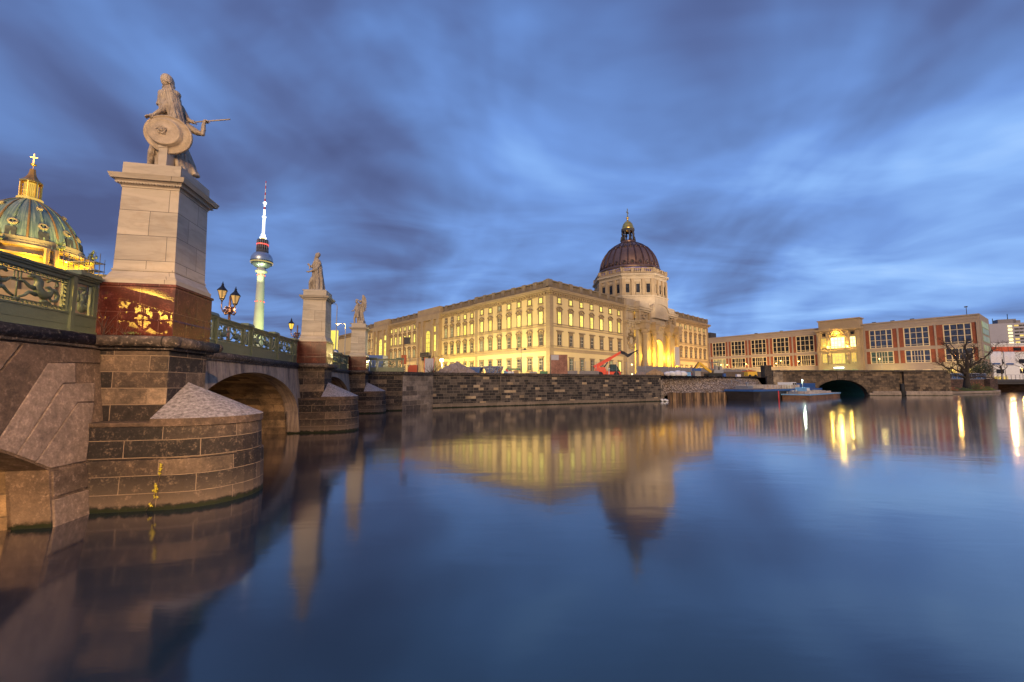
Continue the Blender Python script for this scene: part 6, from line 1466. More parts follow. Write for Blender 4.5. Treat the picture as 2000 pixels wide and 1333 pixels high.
beam(mb, (-2.2, .45, 1.9), (.9, .45, 3.6), .34, .28); beam(mb, (.7, .45, 3.5), (2.9, .45, 4.75), .24, .2); mb.build('boom', P['orange_paint'], th)
mb = MB(); beam(mb, (2.8, .45, 4.8), (3.6, .45, 4.55), .28, .22); beam(mb, (3.5, .45, 4.6), (4.3, .45, 4.0), .2, .25); beam(mb, (4.2, .45, 4.1), (4.9, .45, 4.5), .28, .16); beam(mb, (4.8, .45, 4.45), (6.1, .45, 5.15), .14, .1); beam(mb, (5.9, .45, 5.0), (6.2, .45, 4.3), .06, .05); beam(mb, (-.6, .45, 1.6), (.4, .45, 2.9), .12, .1); mb.build('grab_arm', P['black_iron'], th)
for x in (-1.5, 1.5):
    for y in (-.85, .85):
        mb = MB(); mb.lathe([(0, -.2), (.35, -.2), (.55, -.15), (.55, .15), (.35, .2), (0, .2)], 18); o = mb.build('wheel', P['black_rubber'], th); o.location = (x, y, .55); o.rotation_euler = (R(90), 0, 0)
mb = MB(); mb.box(.0, .12, -1.25, -1.05, .1, 1.7); mb.box(-.05, .2, -1.3, -1.0, 1.6, 1.75); mb.build('stabiliser', P['white_paint'], th)
# mini excavator
ex = thing('excavator', (30.1, 60.2, GZ), R(2), label='yellow mini excavator with bent arm and grey cab on the embankment', cat='construction machine')
mb = MB()
for y in (-.6, .6): mb.prism([(-1.2, y - .18), (1.2, y - .18), (1.2, y + .18), (-1.2, y + .18)], .05, .5); 
mb.build('track', P['black_rubber'], ex); mb = MB(); mb.prism([(-.4, -.7), (.9, -.7), (1.15, -.4), (1.15, .4), (.9, .7), (-.4, .7)], .55, 1.0); mb.build('body', P['zinc'], ex)
mb = MB()
for x, y in ((-.4, -.6), (.5, -.6), (.5, .1), (-.4, .1)): mb.box(x - .04, x + .04, y - .04, y + .04, 1.0, 2.1)
mb.box(-.5, .6, -.68, .18, 2.1, 2.2); mb.box(-.05, .35, -.4, .0, 1.0, 1.7); mb.prism([(.5, -.6), (1.1, -.5), (1.1, .6), (.5, .6)], 1.0, 1.5, [(.55, -.5), (.95, -.4), (.95, .5), (.55, .5)]); mb.build('cab', P['concrete'], ex)
mb = MB(); beam(mb, (-.5, 0, .7), (-1.2, 0, 1.2), .16, .16); beam(mb, (-1.15, 0, 1.1), (-2.2, 0, 2.05), .17, .15); beam(mb, (-2.15, 0, 2.1), (-3.3, 0, .55), .16, .11); mb.build('arm', P['yellow_paint'], ex)
mb = MB(); beam(mb, (-.5, .1, .95), (-1.9, .1, 1.6), .07, .06); beam(mb, (-2.3, .1, 2.2), (-3.1, .1, 1.2), .07, .06); mb.build('hydraulic_cylinder', P['black_iron'], ex)
mb = MB(); mb.prism([(-3.6, -.3), (-3.1, -.3), (-3.1, .3), (-3.6, .3)], .1, .6, [(-3.4, -.3), (-3.15, -.3), (-3.15, .3), (-3.4, .3)]); mb.build('bucket', P['black_iron'], ex)
# sacks, boxes and litter of the site along the top of the embankment
rnd = random.Random(3); bags = ['tarpaulin', 'pale_board', 'white_paint', 'red_paint', 'tarpaulin', 'black_rubber', 'white_paint', 'tarpaulin', 'barge_black', 'red_paint']
lab = ['wrapped white sack nearest the rubble heap at the quay end', 'grey sack second from the brown rubble heap', 'white sack third from the brown rubble heap', 'low red sack in the row of sacks', 'large pale sack in the middle of the sack row', 'black bag in front of the pale sacks', 'white sack just right of the black bag', 'pale sack right of the middle of the row', 'dark bundle near the right end of the sack row', 'small red bundle at the right end of the sack row']
for k in range(10):
    mb = MB(); s_ = rnd.uniform(.35, .55)
    if k in (3, 5, 8, 9): s_ *= .7
    for q in range(4): mb.ell((rnd.uniform(-.12, .12), rnd.uniform(-.1, .1), s_ * (.55 + .15 * q)), (s_, s_ * .8, s_ * .62), 8, 6)
    o = mb.build('sack', P[bags[k]], label=lab[k], cat='sack', group='sacks on the embankment'); o.location = (20.9 + .52 * k, 54.6 + .35 * k + (k % 2) * .7, GZ)
crates((26.2, 57.5, GZ), [('crate', 0, 0, 0, .9, .7, .8, 'concrete'), ('lid', 0, 0, .8, 1.0, .8, .35, 'blue_paint')], 'pale crate with a deep blue top among the site litter', 'storage_box', 'box')
crates((24.8, 57.0, GZ), [('tub', 0, 0, 0, .6, .5, .6, 'light_blue_paint'), ('tub', -.7, 0, 0, .6, .5, .65, 'black_rubber')], 'bright blue tub beside a black tub among the site litter', 'tub', 'tub')
crates((31.4, 58.3, GZ), [('can', -.9, 0, 0, .35, .35, .45, 'blue_paint'), ('bundle', 1.2, 0, 0, .6, .4, .35, 'tarpaulin')], 'small blue can and pale bundle before the excavator', 'paint_can', 'can')
yt = thing('yellow_trailer', (37.8, 64.2, GZ), R(3), label='small yellow site trailer left of the stone pillar', cat='trailer'); MB().frustum(-.8, .8, -.5, .5, .2, .85, .05).build('body', P['yellow_paint'], yt)
for x in (-.45, .45): mb = MB(); mb.lathe([(0, -.08), (.2, -.08), (.2, .08), (0, .08)], 12); o = mb.build('wheel', P['black_rubber'], yt); o.location = (x, -.5, .2); o.rotation_euler = (R(90), 0, 0)
heap((44.5, 76, GZ), 3.2, 1.35, 260, 'red_roof', 'heap of orange-red tiles behind the yellow trailer', 5, .22)
MB().box(0, 14, 0, .3, 0, 1.0).build('low_wall', P['earth'], label='low earth-brown wall behind the yellow trailer', cat='wall').location = (30.5, 70, GZ)
# bare shrub and ivy
def twigs(mb, base, n, L, seed, spread=.6, r=.012):
    rnd = random.Random(seed)
    for k in range(n):
        d = Vector((rnd.gauss(0, spread), rnd.gauss(0, spread), 1)).normalized(); p_ = Vector(base); pts = [tuple(p_)]
        for j in range(5): d = (d + Vector((rnd.gauss(0, .22), rnd.gauss(0, .22), .02))).normalized(); p_ = p_ + d * L / 5 * rnd.uniform(.7, 1.2); pts.append(tuple(p_))
        mb.tube(pts, [r, r * .8, r * .6, r * .5, r * .35, r * .2], 4)
sb = thing('bare_shrub', (-8.6, 43.6, GZ), 0, label='leafless twiggy shrub in front of the blank board on the quay', cat='shrub'); mb = MB(); twigs(mb, (0, 0, 0), 46, 1.5, 4, .55, .02); mb.build('twigs', P['twig'], sb)
mb = MB(); rnd = random.Random(8)
for k in range(260):
    a, r = rnd.uniform(0, 6.28), abs(rnd.gauss(0, .5)); c = Vector((r * math.cos(a), r * math.sin(a) * .6, abs(rnd.gauss(.1, .12)))); u = Vector((rnd.gauss(0, 1), rnd.gauss(0, 1), rnd.gauss(0, 1))).normalized() * .06; v = u.orthogonal().normalized() * .05; mb.face([c - u, c + v, c + u, c - v])
mb.build('leaves', P['bush_green'], sb)
ivy = thing('ivy', (0, 0, 0), BA, label='strands of yellow ivy leaves hanging on the front of the nearest pier', cat='ivy'); mb = MB(); mb2 = MB(); rnd = random.Random(9)
ys = PC[0] - 1.075
def leaf(mb, c, s, n=(0, -1, 0)):
    t0 = rnd.uniform(0, 6.28); pts = []
    for k, rr in enumerate((1, .5, .85, .45, .9, .5, .85, .45)): a = t0 + k * PI / 4; pts.append((c[0] + s * rr * math.cos(a), c[1] + rnd.uniform(-.01, .01), c[2] + s * rr * math.sin(a)))
    mb.face(pts)
for (z0, z1, n, dx) in ((.60, .80, 17, 0), (.20, .48, 20, -.06), (.08, .14, 4, -.12)):
    for k in range(n): leaf(mb, (-4.62 + dx + rnd.gauss(0, .018), ys - .02 - rnd.random() * .03, rnd.uniform(z0, z1)), rnd.uniform(.014, .030))
mb.build('leaves', P['yellow_leaf'], ivy); mb2.tube([(-4.60, ys - .012, .78), (-4.66, ys - .012, .48), (-4.70, ys - .02, .2), (-4.80, ys - .03, .02)], .005, 4); mb2.build('stem', P['twig'], ivy)
wd = thing('dry_weed', bl(-5.9, PC[0] - .72) + (3.05,), BA, label='dry brown weeds sprouting between the railing and the largest pedestal', cat='weed'); mb = MB(); twigs(mb, (0, 0, 0), 9, .62, 14, .35, .005); twigs(mb, (.35, -.02, 0), 7, .35, 15, .5, .004); twigs(mb, (.15, -.05, -.08), 10, .3, 16, 1.2, .004); mb.build('stems', P['twig'], wd)
mb = MB()
for k in range(24): c = (.45 + rnd.gauss(0, .07), -.03, .03 + rnd.random() * .03); leaf(mb, c, .018)
mb.build('leaves', P['bush_green'], wd)

# ------------------------------------------------------------------ council building (red brick panels, stone grid, gilded portal)
cb = thing('council_building', (173.5, 149, GZ), math.atan2(-.817, .576), label='long modern council building with red brick panels, stone grid and glowing baroque portal', cat='building')
mb = MB(); mb.box(-140, 0, 0.35, 24, 0, 24.4); mb.build('wall', P['office_stone'], cb)
mb = MB(); mb.box(-140, .15, -.25, 24.15, 22.9, 23.1); mb.box(-140, .3, -.5, 24.3, 24.2, 24.7); mb.box(-140, .1, -.12, .36, 21.6, 24.2); mb.box(-140, .1, -.12, .36, 12.3, 13.6); mb.box(-140, .1, -.10, .36, 0, 7.0); mb.box(-140, .1, -.2, .36, 6.6, 7.0); mb.build('stone_band', P['office_stone'], cb)
bays = [(-.6 - 10.9 * (i + 1), -.6 - 10.9 * i) for i in range(3)] + [(-50.4 - 10.45 * (i + 1), -50.4 - 10.45 * i) for i in range(8)]
st_ = MB(); bk_ = MB()
WK = {}
def office_window(w, h, rows, key):
    fr = MB(); gl_ = MB(); cols = [0, .24, .26, .74, .76, 1.0]
    gl_.box(-w / 2, w / 2, -.04, 0, 0, h)
    for c in (0, .245, .5, .755, 1.0):
        wd_ = .14 if c == .5 else .32; x = -w / 2 + w * c; fr.box(max(-w / 2 - .2, x - wd_ / 2), min(w / 2 + .2, x + wd_ / 2), -.22, .0, 0, h)
    for z in rows + [0, 1.0]: fr.box(-w / 2 - .1, w / 2 + .1, -.16, .0, z * h - (.08 if 0 < z < 1 else .14), z * h + (.08 if 0 < z < 1 else .14))
    if key == 'low': fr.box(-.95, -.8, -.24, 0, 0, h * .93); fr.box(.8, .95, -.24, 0, 0, h * .93)
    return fr, gl_
UP = office_window(7.2, 7.7, [.10, .42, .72], 'up'); LO = office_window(7.2, 5.0, [.14, .55], 'low')
objs = {}
def put_office(kind, x, z, mat):
    fr, gl_ = UP if kind == 'up' else LO
    if kind not in objs: objs[kind] = fr.build('window', P['office_frame'], cb); o = objs[kind]
    else: o = objs[kind].copy(); COL.objects.link(o)
    k2 = kind + mat
    if k2 not in objs: g = objs[k2] = gl_.build('pane', P[mat], o)
    else: g = objs[k2].copy(); COL.objects.link(g); g.parent = o
    o.location = (x, .2, z); return o
for i, (x0, x1) in enumerate(bays):
    c = (x0 + x1) / 2 + (.4 if i == 0 else 0); st_.box(x0 - .28, x0 + .28, -.28, .3, 6.9, 21.7)
    for z0, z1 in ((7.0, 12.3), (13.6, 21.6)): bk_.box(x0 + .28, c - 3.75, -.02, .34, z0, z1); bk_.box(c + 3.75, x1 - .28, -.02, .34, z0, z1)
    put_office('up', c, 13.75, 'office_glass' if i < 3 else 'dark_glass'); put_office('lo', c, 7.15, ['office_glass', 'office_glass', 'green_glass'][i] if i < 3 else ('lit_window_green' if i > 6 else 'dark_glass'))
    for q in (-2.2, 2.2):
        mb = MB(); mb.box(c + q - .8, c + q + .8, -.14, -.05, 1.9, 3.9); o = mb.build('basement_window', P['lit_window_gold' if i % 3 == 0 else 'dark_glass'], cb)
        mb = MB(); mb.box(c + q - 1.15, c + q + 1.15, -.2, -.06, 3.9, 4.3); mb.box(c + q - 1.15, c + q - .8, -.2, -.06, 1.7, 3.9); mb.box(c + q + .8, c + q + 1.15, -.2, -.06, 1.7, 3.9); mb.build('basement_window_frame', P['office_frame'], o)
for x in (-.3, -33.3, -50.4): st_.box(x - .45, x + .45, -.3, .3, 0, 21.7)
st_.box(.0, .35, -.1, 24, 0, 24.2); st_.build_split('stone_pilaster', P['office_stone'], cb); bk_.build_split('brick_panel', P['red_brick'], cb)
mb = MB()
for z in (8, 11, 14.5, 17.5, 20): mb.box(.36, .5, 3, 20, z, z + 2.2)
mb.build_split('end_window', P['lit_window_green'], cb)
mb = MB(); mb.box(-114, -104, 4, 10, 24.7, 28.3); [mb.box(-114 + k * 1.2, -113.8 + k * 1.2, 3.8, 4, 24.7, 28.6) for k in range(9)]; mb.build('roof_plant', P['dark_stone'], cb)
mb = MB(); mb.tube([(-3, 2, 24.6), (-3, 2, 28.2)], .1, 5); mb.box(-3.5, -2.6, 1.9, 2.1, 27.7, 28.1)
for x in (-24, -18, -30, -66, -78): mb.box(x - .6, x + .6, 1, 2, 24.6, 25.2)
mb.build('roof_aerial', P['dark_stone'], cb)
# its portal
po = MB(); po.box(-50, -33.6, -2.2, .3, 0, 22.6); po.box(-49.2, -34.2, -2.0, 3, 22.6, 27.4); po.box(-49.6, -33.8, -2.3, 3.3, 27.2, 27.7)
for z0, z1, o_ in ((6.6, 7.2, .4), (13.4, 14.2, .5), (12.9, 13.4, .25), (22.0, 22.6, .6), (22.6, 23.4, 1.2)): po.box(-50 - o_ * .4, -33.6 + o_ * .4, -2.2 - o_, -1, z0, z1)
prt = po.build('portal', P['sandstone'], cb); mb = MB()
for x in (-49, -45.6, -38.6, -34.8): mb.box(x - .55, x + .55, -2.75, -2.1, 14.2, 21.6); mb.box(x - .75, x + .75, -2.95, -2.1, 14.2, 15.2); mb.box(x - .75, x + .75, -2.95, -2.1, 20.9, 22.0); mb.box(x - .5, x + .5, -2.5, -2.1, 7.2, 12.9)
for k in range(24): mb.box(-50.2 + k * .7, -49.85 + k * .7, -3.1, -2.6, 22.0, 22.5)
N = 14; C_ = -42.1
for k in range(N):
    a, b_ = PI * k / N, PI * (k + 1) / N; mb.tube([(C_ + 3.0 * math.cos(a), -2.7, 19.4 + 1.9 * math.sin(a)), (C_ + 3.0 * math.cos(b_), -2.7, 19.4 + 1.9 * math.sin(b_))], .4, 6)
rnd = random.Random(2)
for k in range(34): mb.ell((C_ + rnd.gauss(0, 1.6), -2.9, 22.0 + rnd.gauss(0, .55)), (.5, .4, .4), 6, 5)
for x in (-45.6, -38.6): mb.ell((x, -2.7, 11.4), (.8, .5, 1.0), 8, 6); mb.tube([(x, -2.6, 7.4), (x, -2.6, 10.8)], [.4, .6], 7)
for k in range(30): x = -50 + k * .56; mb.tube([(x, -3.2, 14.2), (x, -3.2, 15.3)], .06, 4) if -46.5 < x < -37.8 else None
mb.box(-46.5, -37.8, -3.3, -3.1, 15.3, 15.45); mb.build('portal_ornament', P['sandstone'], prt)
mb = MB(); mb.box(-44.6, -39.7, -2.32, -2.2, 14.6, 19.4); mb.build('portal_window', P['lit_window_white'], prt)
mb = MB(); mb.box(-48.3, -46.4, -2.3, -2.2, 14.9, 19.3); mb.build_split('portal_window', P['lit_window_gold'], prt); mb = MB(); mb.box(-37.6, -35.8, -2.3, -2.2, 14.9, 19.3); mb.build('portal_window', P['lit_window_white'], prt)
mb = MB(); mb.box(-44.4, -39.9, -2.3, -2.2, 7.6, 12.2); mb.box(-48.1, -46.5, -2.3, -2.2, 8.2, 12.0); mb.box(-37.5, -35.9, -2.3, -2.2, 8.2, 12.0); mb.build_split('portal_window', P['lit_window_gold'], prt)
mb = MB(); mb.box(-44.2, -40, -2.3, -2.2, 1, 5.2); mb.box(-48.3, -46.3, -2.3, -2.2, 2, 5.0); mb.box(-37.7, -35.7, -2.3, -2.2, 2, 5.0); mb.build_split('entrance', P['lit_window_green'], prt)
mb = MB()
for x in (-43.4, -42.1, -40.9, -47.35, -36.7): 
    for z0, z1 in ((14.6, 19.4), (7.6, 12.2)): mb.box(x - .08, x + .08, -2.4, -2.3, z0, z1)
for z in (16.2, 17.9, 9.2, 10.8): mb.box(-44.6, -39.7, -2.4, -2.3, z - .07, z + .07); mb.box(-48.3, -46.4, -2.4, -2.3, z - .07, z + .07); mb.box(-37.6, -35.8, -2.4, -2.3, z - .07, z + .07)
mb.build_split('window_bars', P['office_frame'], prt)
mb = MB(); mb.box(-47.8, -46.6, -2.3, -2.2, 20.2, 21.6); mb.box(-37.4, -36.2, -2.3, -2.2, 20.2, 21.6); mb.build_split('small_window', P['dark_glass'], prt)
mb = MB(); mb.box(-44, -40.4, -2.9, -2.7, 5.5, 5.9); mb.build('entrance_light', P['white_lens'], prt)
CA = math.atan2(-.817, .576)
def cw(x, y, z): return (173.5 + x * math.cos(CA) - y * math.sin(CA), 149 + x * math.sin(CA) + y * math.cos(CA), GZ + z)
for x in (-45.6, -38.6): lamp('POINT', 'portal_uplight', cw(x, -3.6, 15.2), 900, (1.0, .62, .10), .2)
lamp('POINT', 'portal_uplight', cw(C_, -4.2, 16.0), 1100, (1.0, .62, .10), .3); lamp('POINT', 'portal_uplight', cw(C_, -4.0, 21.0), 1300, (1.0, .58, .06), .3)
lamp('SPOT', 'entrance_uplight', cw(-42, -12, 1), 4200, (.95, 1.0, .35), .3, cw(-42, 0, 8), 90, .9)
for x, p_ in ((-17, 7500), (-62, 12000), (-82, 12000), (-104, 12000)): lamp('SPOT', 'facade_light', cw(x, -20, 1.2), p_, (1.0, .66, .40) if x > -20 else (1.0, .62, .28), .5, cw(x, 0, 11), 105, .9)
for x, p_ in ((-6, 2600), (-26, 2600), (-60, 2600), (-74, 2600), (-88, 2600), (-102, 2600)): lamp('SPOT', 'facade_light', cw(x, -6, .8), p_, (1.0, .78, .2), .5, cw(x, 0, 5), 120, .9)
# street lamps before it
lamp_at = [(1413, 150, 8.6, 1), (1425, 150, 8.6, 1), (1462, 150, 8.9, 1), (1521, 146, 8.9, 1), (1530, 150, 10.1, 1), (1565, 140, 9.3, 1), (1724, 124, 9.3, 1), (1873, 112, 9.6, 1), (1998, 150, 7.6, 1)]
words = ['amber street lamp nearest the palace, left of a close pair', 'amber street lamp, right one of the close pair near the palace', 'amber street lamp behind the tile heap', 'amber street lamp, lower of the two above the arch wall', 'amber street lamp, taller of the two above the arch wall', 'amber street lamp left of the golden portal', 'yellow street lamp before the right wing of the council building', 'orange street lamp shining through the bare tree', 'white-yellow street lamp at the right edge over the far bridge']
for (x, Y, z, k), lb in zip(lamp_at, words):
    modern_lamp(((x - 1000) / 792 * Y, Y, GZ), z - GZ + .1, R(200), lb, arm=.9, power=650, col=(1.0, .50, .10) if x != 1724 else (1, .7, .2), lens='sodium_lens' if x not in (1724, 1998) else 'warm_lens', group='amber street lamps before the council building', r=.06)
# ------------------------------------------------------------------ far right
hr = thing('tower_block', (499, 421, 3), R(-28), label='grey high-rise block with a lit stairwell far behind the bare tree', cat='building')
MB().box(0, 13.5, 0, 16, 0, 60).build('blank_wall', P['tower_base_grey'], hr); MB().box(13.5, 31, .6, 16, 0, 60).box(28.5, 33, 1.5, 15, 0, 57.5).build('wall', P['tower_base_grey'], hr); MB().box(9, 22, 3, 12, 60, 64.5).box(20, 25, 3, 9, 60, 63).build('roof_house', P['grey_board'], hr)
MB().tube([(17, 5, 64), (17, 5, 70)], .3, 5).tube([(6, 5, 60), (6, 5, 66)], .3, 5).build('aerial', P['black_iron'], hr)
rnd = random.Random(12); li = MB(); dk = MB(); ll = MB()
for f_ in range(16):
    z = 4 + f_ * 3.45; li.box(14.6, 17.6, .3, .55, z, z + 2.0)
    for c, (a, b_) in enumerate(((19.2, 22.2), (22.6, 25.2), (25.6, 28.0))):
        m_ = ll if rnd.random() < .33 else dk; m_.box(a, b_, .45, .58, z + .6, z + 2.2)
li.build_split('stairwell_window', P['lit_window_white'], hr); dk.build_split('window', P['dark_glass'], hr); ll.build_split('lit_window', P['lit_window_gold'], hr)
hb = thing('low_block', (228.5, 196, 3), R(-12), label='white building with an orange-red roof band behind the flags', cat='building')
MB().box(0, 60, 0, 14, 0, 17.2).build('wall', P['white_paint'], hb); MB().box(-.3, 40, -.35, 14, 13.8, 16.2).build('red_band', P['orange_panel'], hb); MB().box(-.6, 60, -.6, 14.5, 17.2, 17.9).build('roof', P['white_paint'], hb)
mb = MB()
for x in (2, 4.8, 14, 20, 27): mb.box(x, x + (1.6 if x < 4 else 3), -.12, .0, 8.2, 10.2); mb.box(x, x + (1.6 if x < 4 else 3), -.12, .0, 3.4, 5.4)
for x in (12, 21): mb.box(x, x + 3, -.5, -.35, 14.2, 15.8)
mb.build_split('window', P['dark_glass'], hb)
mb = MB(); mb.box(1, 9, -.13, .0, 0, 2.0); mb.build('lit_ground_floor', P['lit_window_gold'], hb)
# terrace: windowed parapet over dark brick retaining wall
w5 = wallrun('retaining_wall', [(77.3, 73.9), (85.6, 89.6), (112.3, 95.6)], -.4, 2.9, .8, 'dark_brickwork', 'dark brick retaining wall behind the bare tree')
mb = MB(); a = Vector((85.6, 89.4)); b_ = Vector((111.5, 95.2)); d = (b_ - a).normalized(); ang = math.atan2(d.y, d.x)
tr_ = thing('terrace_screen', (85.6, 89.6, 2.9), ang, label='row of dark glazed terrace panels with white posts on the brick wall', cat='screen')
MB().box(0, 26.5, -.05, .05, .1, 1.25).build('glass_panel', P['office_glass'], tr_); mb = MB()
for k in range(18): mb.box(k * 1.56 - .07, k * 1.56 + .07, -.12, .08, 0, 1.35)
mb.box(0, 26.5, -.13, .09, 1.25, 1.4); mb.box(0, 26.5, -.13, .09, -.02, .1); mb.build('frame', P['zinc'], tr_)
ra = MB(); ra.prism([(0, 0), (8.5, 0), (8.5, 1.2), (0, 1.2)], 0, .12, cap=True); ra.v = [(x, y, z + x * .26) for x, y, z in ra.v]
for k in range(9): ra.tube([(k * 1.05, 0, k * 1.05 * .26), (k * 1.05, 0, k * 1.05 * .26 + 1)], .03, 4)
ra.tube([(0, 0, 1), (8.4, 0, 1 + 8.4 * .26)], .035, 5); o = ra.build('stair_ramp', P['zinc'], label='sloping metal stair beside the tree', cat='stair'); o.location = (83.5, 79.5, .5); o.rotation_euler = (0, 0, R(32))
groundsheet([(77.6, 73.4), (86, 77.2), (99.5, 83.6), (108, 90.5), (113, 96), (85.8, 90)], .42, 'bank_earth', P['earth'])
MB().prism([(77.8, 73.2), (86, 76.9), (99.8, 83.3), (108.5, 90.3), (108, 90.7), (99.3, 83.8), (85.8, 77.4), (77.6, 73.6)], -.3, .47).build('bank_edge', P['vault_pale'], kind='structure')
rnd = random.Random(6)
def bush(loc, r, h, mat, label, n=700, name='bush'):
    t = thing(name, loc, 0, label=label, cat='bush', group='bushes on the far right bank'); mb = MB()
    for k in range(n):
        a = rnd.uniform(0, 6.28); q = rnd.random() ** .5; zz_ = rnd.random(); rr = r * q * (1 - .55 * zz_ ** 2); c = Vector((rr * math.cos(a), rr * math.sin(a), h * zz_ * (1 + .25 * math.sin(a * 3)))); u = Vector((rnd.gauss(0, 1), rnd.gauss(0, 1), rnd.gauss(0, 1))).normalized() * rnd.uniform(.06, .14) * max(1, h / 2.2); v = u.orthogonal().normalized() * u.length * .6; mb.face([c - u, c + v, c + u, c - v])
    mb.build('foliage', P[mat], t); mb = MB(); twigs(mb, (0, 0, 0), 12, h * .9, int(r * 100), .5, .03); mb.build('stems', P['twig'], t); return t
bush((95.0, 83.2, .42), 1.4, 1.3, 'bush_green', 'yellow-green bush at the water edge right of the tree trunk'); bush((98.8, 86.5, .42), 1.5, 1.6, 'bush_rust', 'rust-red bush right of the yellow-green bush'); bush((102.5, 88.0, .42), 1.6, .7, 'bush_green', 'low spreading bush at the right end of the bank')
bush((84.5, 78.6, .42), 1.8, .7, 'bush_rust', 'low brown bush left of the tree trunk near the old wall'); bush((89.5, 81.0, .42), 1.8, .6, 'bush_green', 'low green bush at the foot of the metal stair')
# grass along the bank
mb = MB()
for k in range(2600):
    x = rnd.uniform(79, 106); y = 73.9 + (x - 78) * .46 + rnd.uniform(.3, 3.5) + max(0, (x - 99)) * .35; h_ = rnd.uniform(.12, .42); a = rnd.uniform(0, 3.1); dx, dy = .03 * math.cos(a), .03 * math.sin(a); mb.face([(x - dx, y - dy, .42), (x + dx, y + dy, .42), (x + rnd.gauss(0, .08), y + rnd.gauss(0, .08), .42 + h_)])
mb.build('bank_grass', P['bush_green'], label='rough grass along the bank under the bare tree', cat='grass', kind='stuff')
# big bare tree
tt = thing('bare_tree', (96.0, 85.8, .4), 0, label='large leafless pollarded tree with twisted limbs on the far right bank', cat='tree')
tx_ = lambda u: (u - 1205) / 53.0; tz_ = lambda v: (955 - v) / 52.0
limbs = [[(1205, 965, .95), (1208, 900, .72), (1215, 840, .58), (1220, 760, .52)], [(1220, 770, .5), (1240, 640, .42), (1255, 540, .33), (1248, 460, .24), (1270, 420, .16), (1288, 392, .07)],
 [(1215, 775, .42), (1160, 730, .36), (1122, 655, .3), (1095, 600, .24), (1045, 555, .2), (1000, 520, .17), (960, 450, .13), (905, 405, .05)], [(1130, 670, .24), (1140, 600, .19), (1130, 520, .15), (1060, 460, .1), (1018, 430, .04)], [(1135, 560, .12), (1125, 450, .09), (1105, 360, .03)],
 [(1235, 815, .34), (1300, 800, .28), (1380, 795, .22), (1480, 808, .14), (1568, 825, .05)], [(1250, 690, .32), (1330, 652, .26), (1410, 592, .2), (1435, 545, .16), (1490, 490, .11), (1532, 432, .04)], [(1255, 610, .22), (1330, 560, .17), (1400, 515, .12), (1445, 455, .05)],
 [(1195, 815, .3), (1120, 790, .22), (1010, 795, .15), (930, 735, .08), (890, 700, .03)], [(1190, 770, .24), (1120, 720, .17), (1050, 690, .13), (1000, 640, .06)], [(1252, 545, .2), (1305, 500, .13), (1318, 440, .05)], [(1270, 660, .16), (1300, 600, .12), (1320, 560, .1), (1300, 510, .05)], [(1330, 790, .14), (1400, 740, .1), (1440, 700, .04)], [(1190, 730, .2), (1180, 640, .15), (1150, 560, .08), (1080, 540, .03)]]
mb = MB(); tw = MB(); rnd = random.Random(21)
for j, L_ in enumerate(limbs):
    dy = [0, .3, -1.2, .9, 1.5, .4, -1.4, 1.6, -.8, 1.8, -.6, 1.2, -1.5, -1.0][j]; n = len(L_); pts = [(tx_(u), dy * (k / (n - 1)), tz_(v)) for k, (u, v, r) in enumerate(L_)]; L_ = [(u, v, r * (.82 if j == 0 else .68)) for u, v, r in L_]; fine = []; rad = []
    for k in range(n - 1):
        for q in range(3):
            f = q / 3; p_ = Vector(pts[k]).lerp(Vector(pts[k + 1]), f); jit = .0 if j == 0 else .10; fine.append(p_ + Vector((rnd.gauss(0, jit), rnd.gauss(0, jit), rnd.gauss(0, jit)))); rad.append(L_[k][2] + (L_[k + 1][2] - L_[k][2]) * f)
    fine.append(Vector(pts[-1])); rad.append(L_[-1][2]); mb.tube(fine, rad, 9)
    if j:
        for k in range(len(fine)):
            for q in range(2 if k > 2 else 1):
                p_ = fine[k]; d = Vector((rnd.gauss(0, 1), rnd.gauss(0, .8), rnd.gauss(.35, .7))).normalized(); Lg = rnd.uniform(.7, 2.1); pp_ = [p_]; 
                for i in range(5): d = (d + Vector((rnd.gauss(0, .4), rnd.gauss(0, .4), rnd.gauss(0.02, .4)))).normalized(); pp_.append(pp_[-1] + d * Lg / 5)
                tw.tube(pp_, [min(.06, rad[k] * .5) * (1 - i / 6) + .008 for i in range(6)], 4)
                for i in (2, 3, 4):
                    d2 = Vector((rnd.gauss(0, 1), rnd.gauss(0, 1), rnd.gauss(0, 1))).normalized(); tw.tube([pp_[i], pp_[i] + d2 * .35 + Vector((0, 0, .1)), pp_[i] + d2 * .7], [.014, .01, .004], 3)
mb.build('trunk', P['bark'], tt); tw.build('crown', P['bark'], tt)
def small_tree(loc, h, seed, label, name='bare_tree', mat='twig'):
    t = thing(name, loc, 0, label=label, cat='tree', group='leafless trees on the far right skyline'); rnd = random.Random(seed); tr = MB(); cr = MB(); tr.tube([(0, 0, 0), (.05, 0, h * .2), (0, .05, h * .42)], [.22, .17, .12], 7)
    def br(p_, d, L, r, dep):
        q = p_; pts = [p_]
        for i in range(3): d = (d + Vector((rnd.gauss(0, .18), rnd.gauss(0, .18), rnd.gauss(.03, .1)))).normalized(); q = q + d * L / 3; pts.append(q)
        (tr if dep > 3 else cr).tube(pts, [r, r * .85, r * .7, r * .55], 4)
        if dep:
            for k in range(3): br(pts[rnd.choice((2, 3))], (d + Vector((rnd.gauss(0, .55), rnd.gauss(0, .55), rnd.gauss(.1, .35)))).normalized(), L * .74, r * .55, dep - 1)
    for k in range(6): br(Vector((0, 0, h * (.2 + .035 * k))), Vector((math.cos(k * 1.1), math.sin(k * 1.1), .9)).normalized(), h * .27, .09, 4)
    tr.build('trunk', P['bark'], t); cr.build('crown', P[mat], t)
small_tree((139, 115, 3), 11.0, 31, 'leafless brown tree behind the flag banners'); small_tree((150, 118, 3), 10.5, 32, 'leafless brown tree at the right edge behind the street lamp'); small_tree((128, 118, 3), 9, 33, 'leafless brown tree between the dark evergreen and the banners')
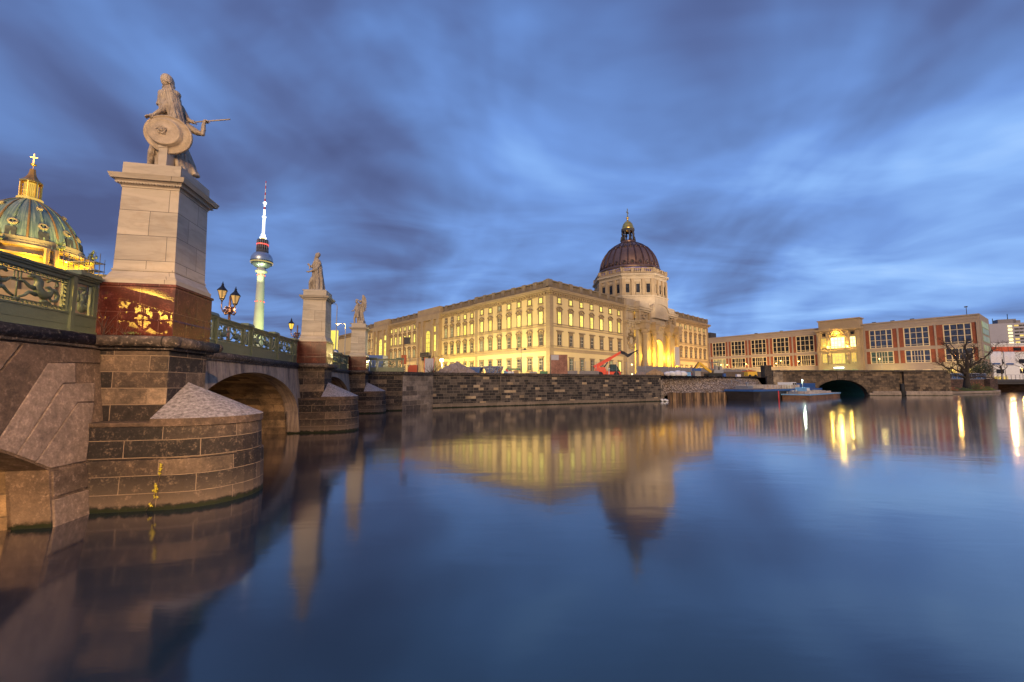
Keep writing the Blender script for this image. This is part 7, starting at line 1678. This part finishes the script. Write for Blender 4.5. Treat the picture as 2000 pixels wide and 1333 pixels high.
ev = thing('evergreen_tree', (118.5, 103, 2.9), 0, label='dark round evergreen standing left of the flag banners', cat='tree'); mb = MB(); rnd = random.Random(41)
for k in range(3800):
    d = Vector((rnd.gauss(0, 1), rnd.gauss(0, 1), rnd.gauss(0, 1))).normalized(); r = 2.9 * rnd.random() ** .4 * (1 + .22 * noise(d * 2.1)); c = Vector((d.x * r * 1.15, d.y * r, 2.6 + d.z * r * .82)); u = Vector((rnd.gauss(0, 1), rnd.gauss(0, 1), rnd.gauss(0, 1))).normalized() * rnd.uniform(.08, .2); v = u.orthogonal().normalized() * u.length * .6; mb.face([c - u, c + v, c + u, c - v])
mb.build('crown', P['dark_leaf'], ev); MB().tube([(0, 0, 0), (0, 0, 2)], [.25, .18], 8).build('trunk', P['bark'], ev)
# flags
for i, (x, w_) in enumerate(((120.2, 1.3), (124.6, 1.3))):
    t = thing('flag', (x, 101.5 + i * .8, 2.9), 0, label=('pale upright flag banner, left one of the pair by the far bridge', 'pale upright flag banner, right one of the pair by the far bridge')[i], cat='flag', group='flag banners by the far bridge'); MB().tube([(0, 0, 0), (0, 0, 7.2)], .07, 6).build('pole', P['zinc'], t)
    mb = MB(); n = 10; V = [(.1 + 2.6 * a / n, .10 * math.sin(a * 1.1), z) for z in (3.5, 3.9, 5.2, 7.0) for a in range(n + 1)]; mb.raw(V, [(j * (n + 1) + a, j * (n + 1) + a + 1, (j + 1) * (n + 1) + a + 1, (j + 1) * (n + 1) + a) for j in range(3) for a in range(n)], True); f_ = mb.build('cloth', P['tarpaulin'], t); so2 = f_.modifiers.new('thick', 'SOLIDIFY'); so2.thickness = .02
    mb = MB(); mb.box(.3, 2.2, -.16, -.12, 3.75, 4.1); mb.build('blue_stripe', P['blue_paint'], f_)
# far bridge at the right edge
fb = thing('far_bridge', (112.6, 96.2, 0), R(14), label='flat concrete bridge with pale railing at the right edge', cat='bridge')
MB().box(0, 62, -1.0, 10, 1.75, 2.7).box(0, 62, -1.3, -1.0, 2.3, 2.9).build('deck', P['asphalt'], fb); MB().box(-2.0, .6, -1.5, 11, -.4, 3.0).build('abutment', P['dark_brickwork'], fb); MB().box(13.5, 15, 0, 9, -.4, 1.75).build('bridge_pier', P['dark_brickwork'], fb)
mb = MB()
for k in range(40): mb.box(k * 1.55, k * 1.55 + .08, -1.2, -1.1, 2.9, 3.95)
mb.box(0, 62, -1.22, -1.08, 3.9, 4.0); mb.box(0, 62, -1.2, -1.1, 3.4, 3.46); mb.build('railing', P['pale_board'], fb)
MB().box(0, 62, 10.2, 10.6, -.4, 1.7).build('back_wall', P['barrel_stone'], fb)
lamp('POINT', 'far_bridge_light', (128, 104, 6.5), 1500, (1, .55, .2), .2); lamp('POINT', 'under_bridge_light', (121, 103.5, 1.5), 60, (1, .5, .15), .1)
lamp('POINT', 'bank_light', (103, 84, 7.5), 900, (1, .55, .25), .2)
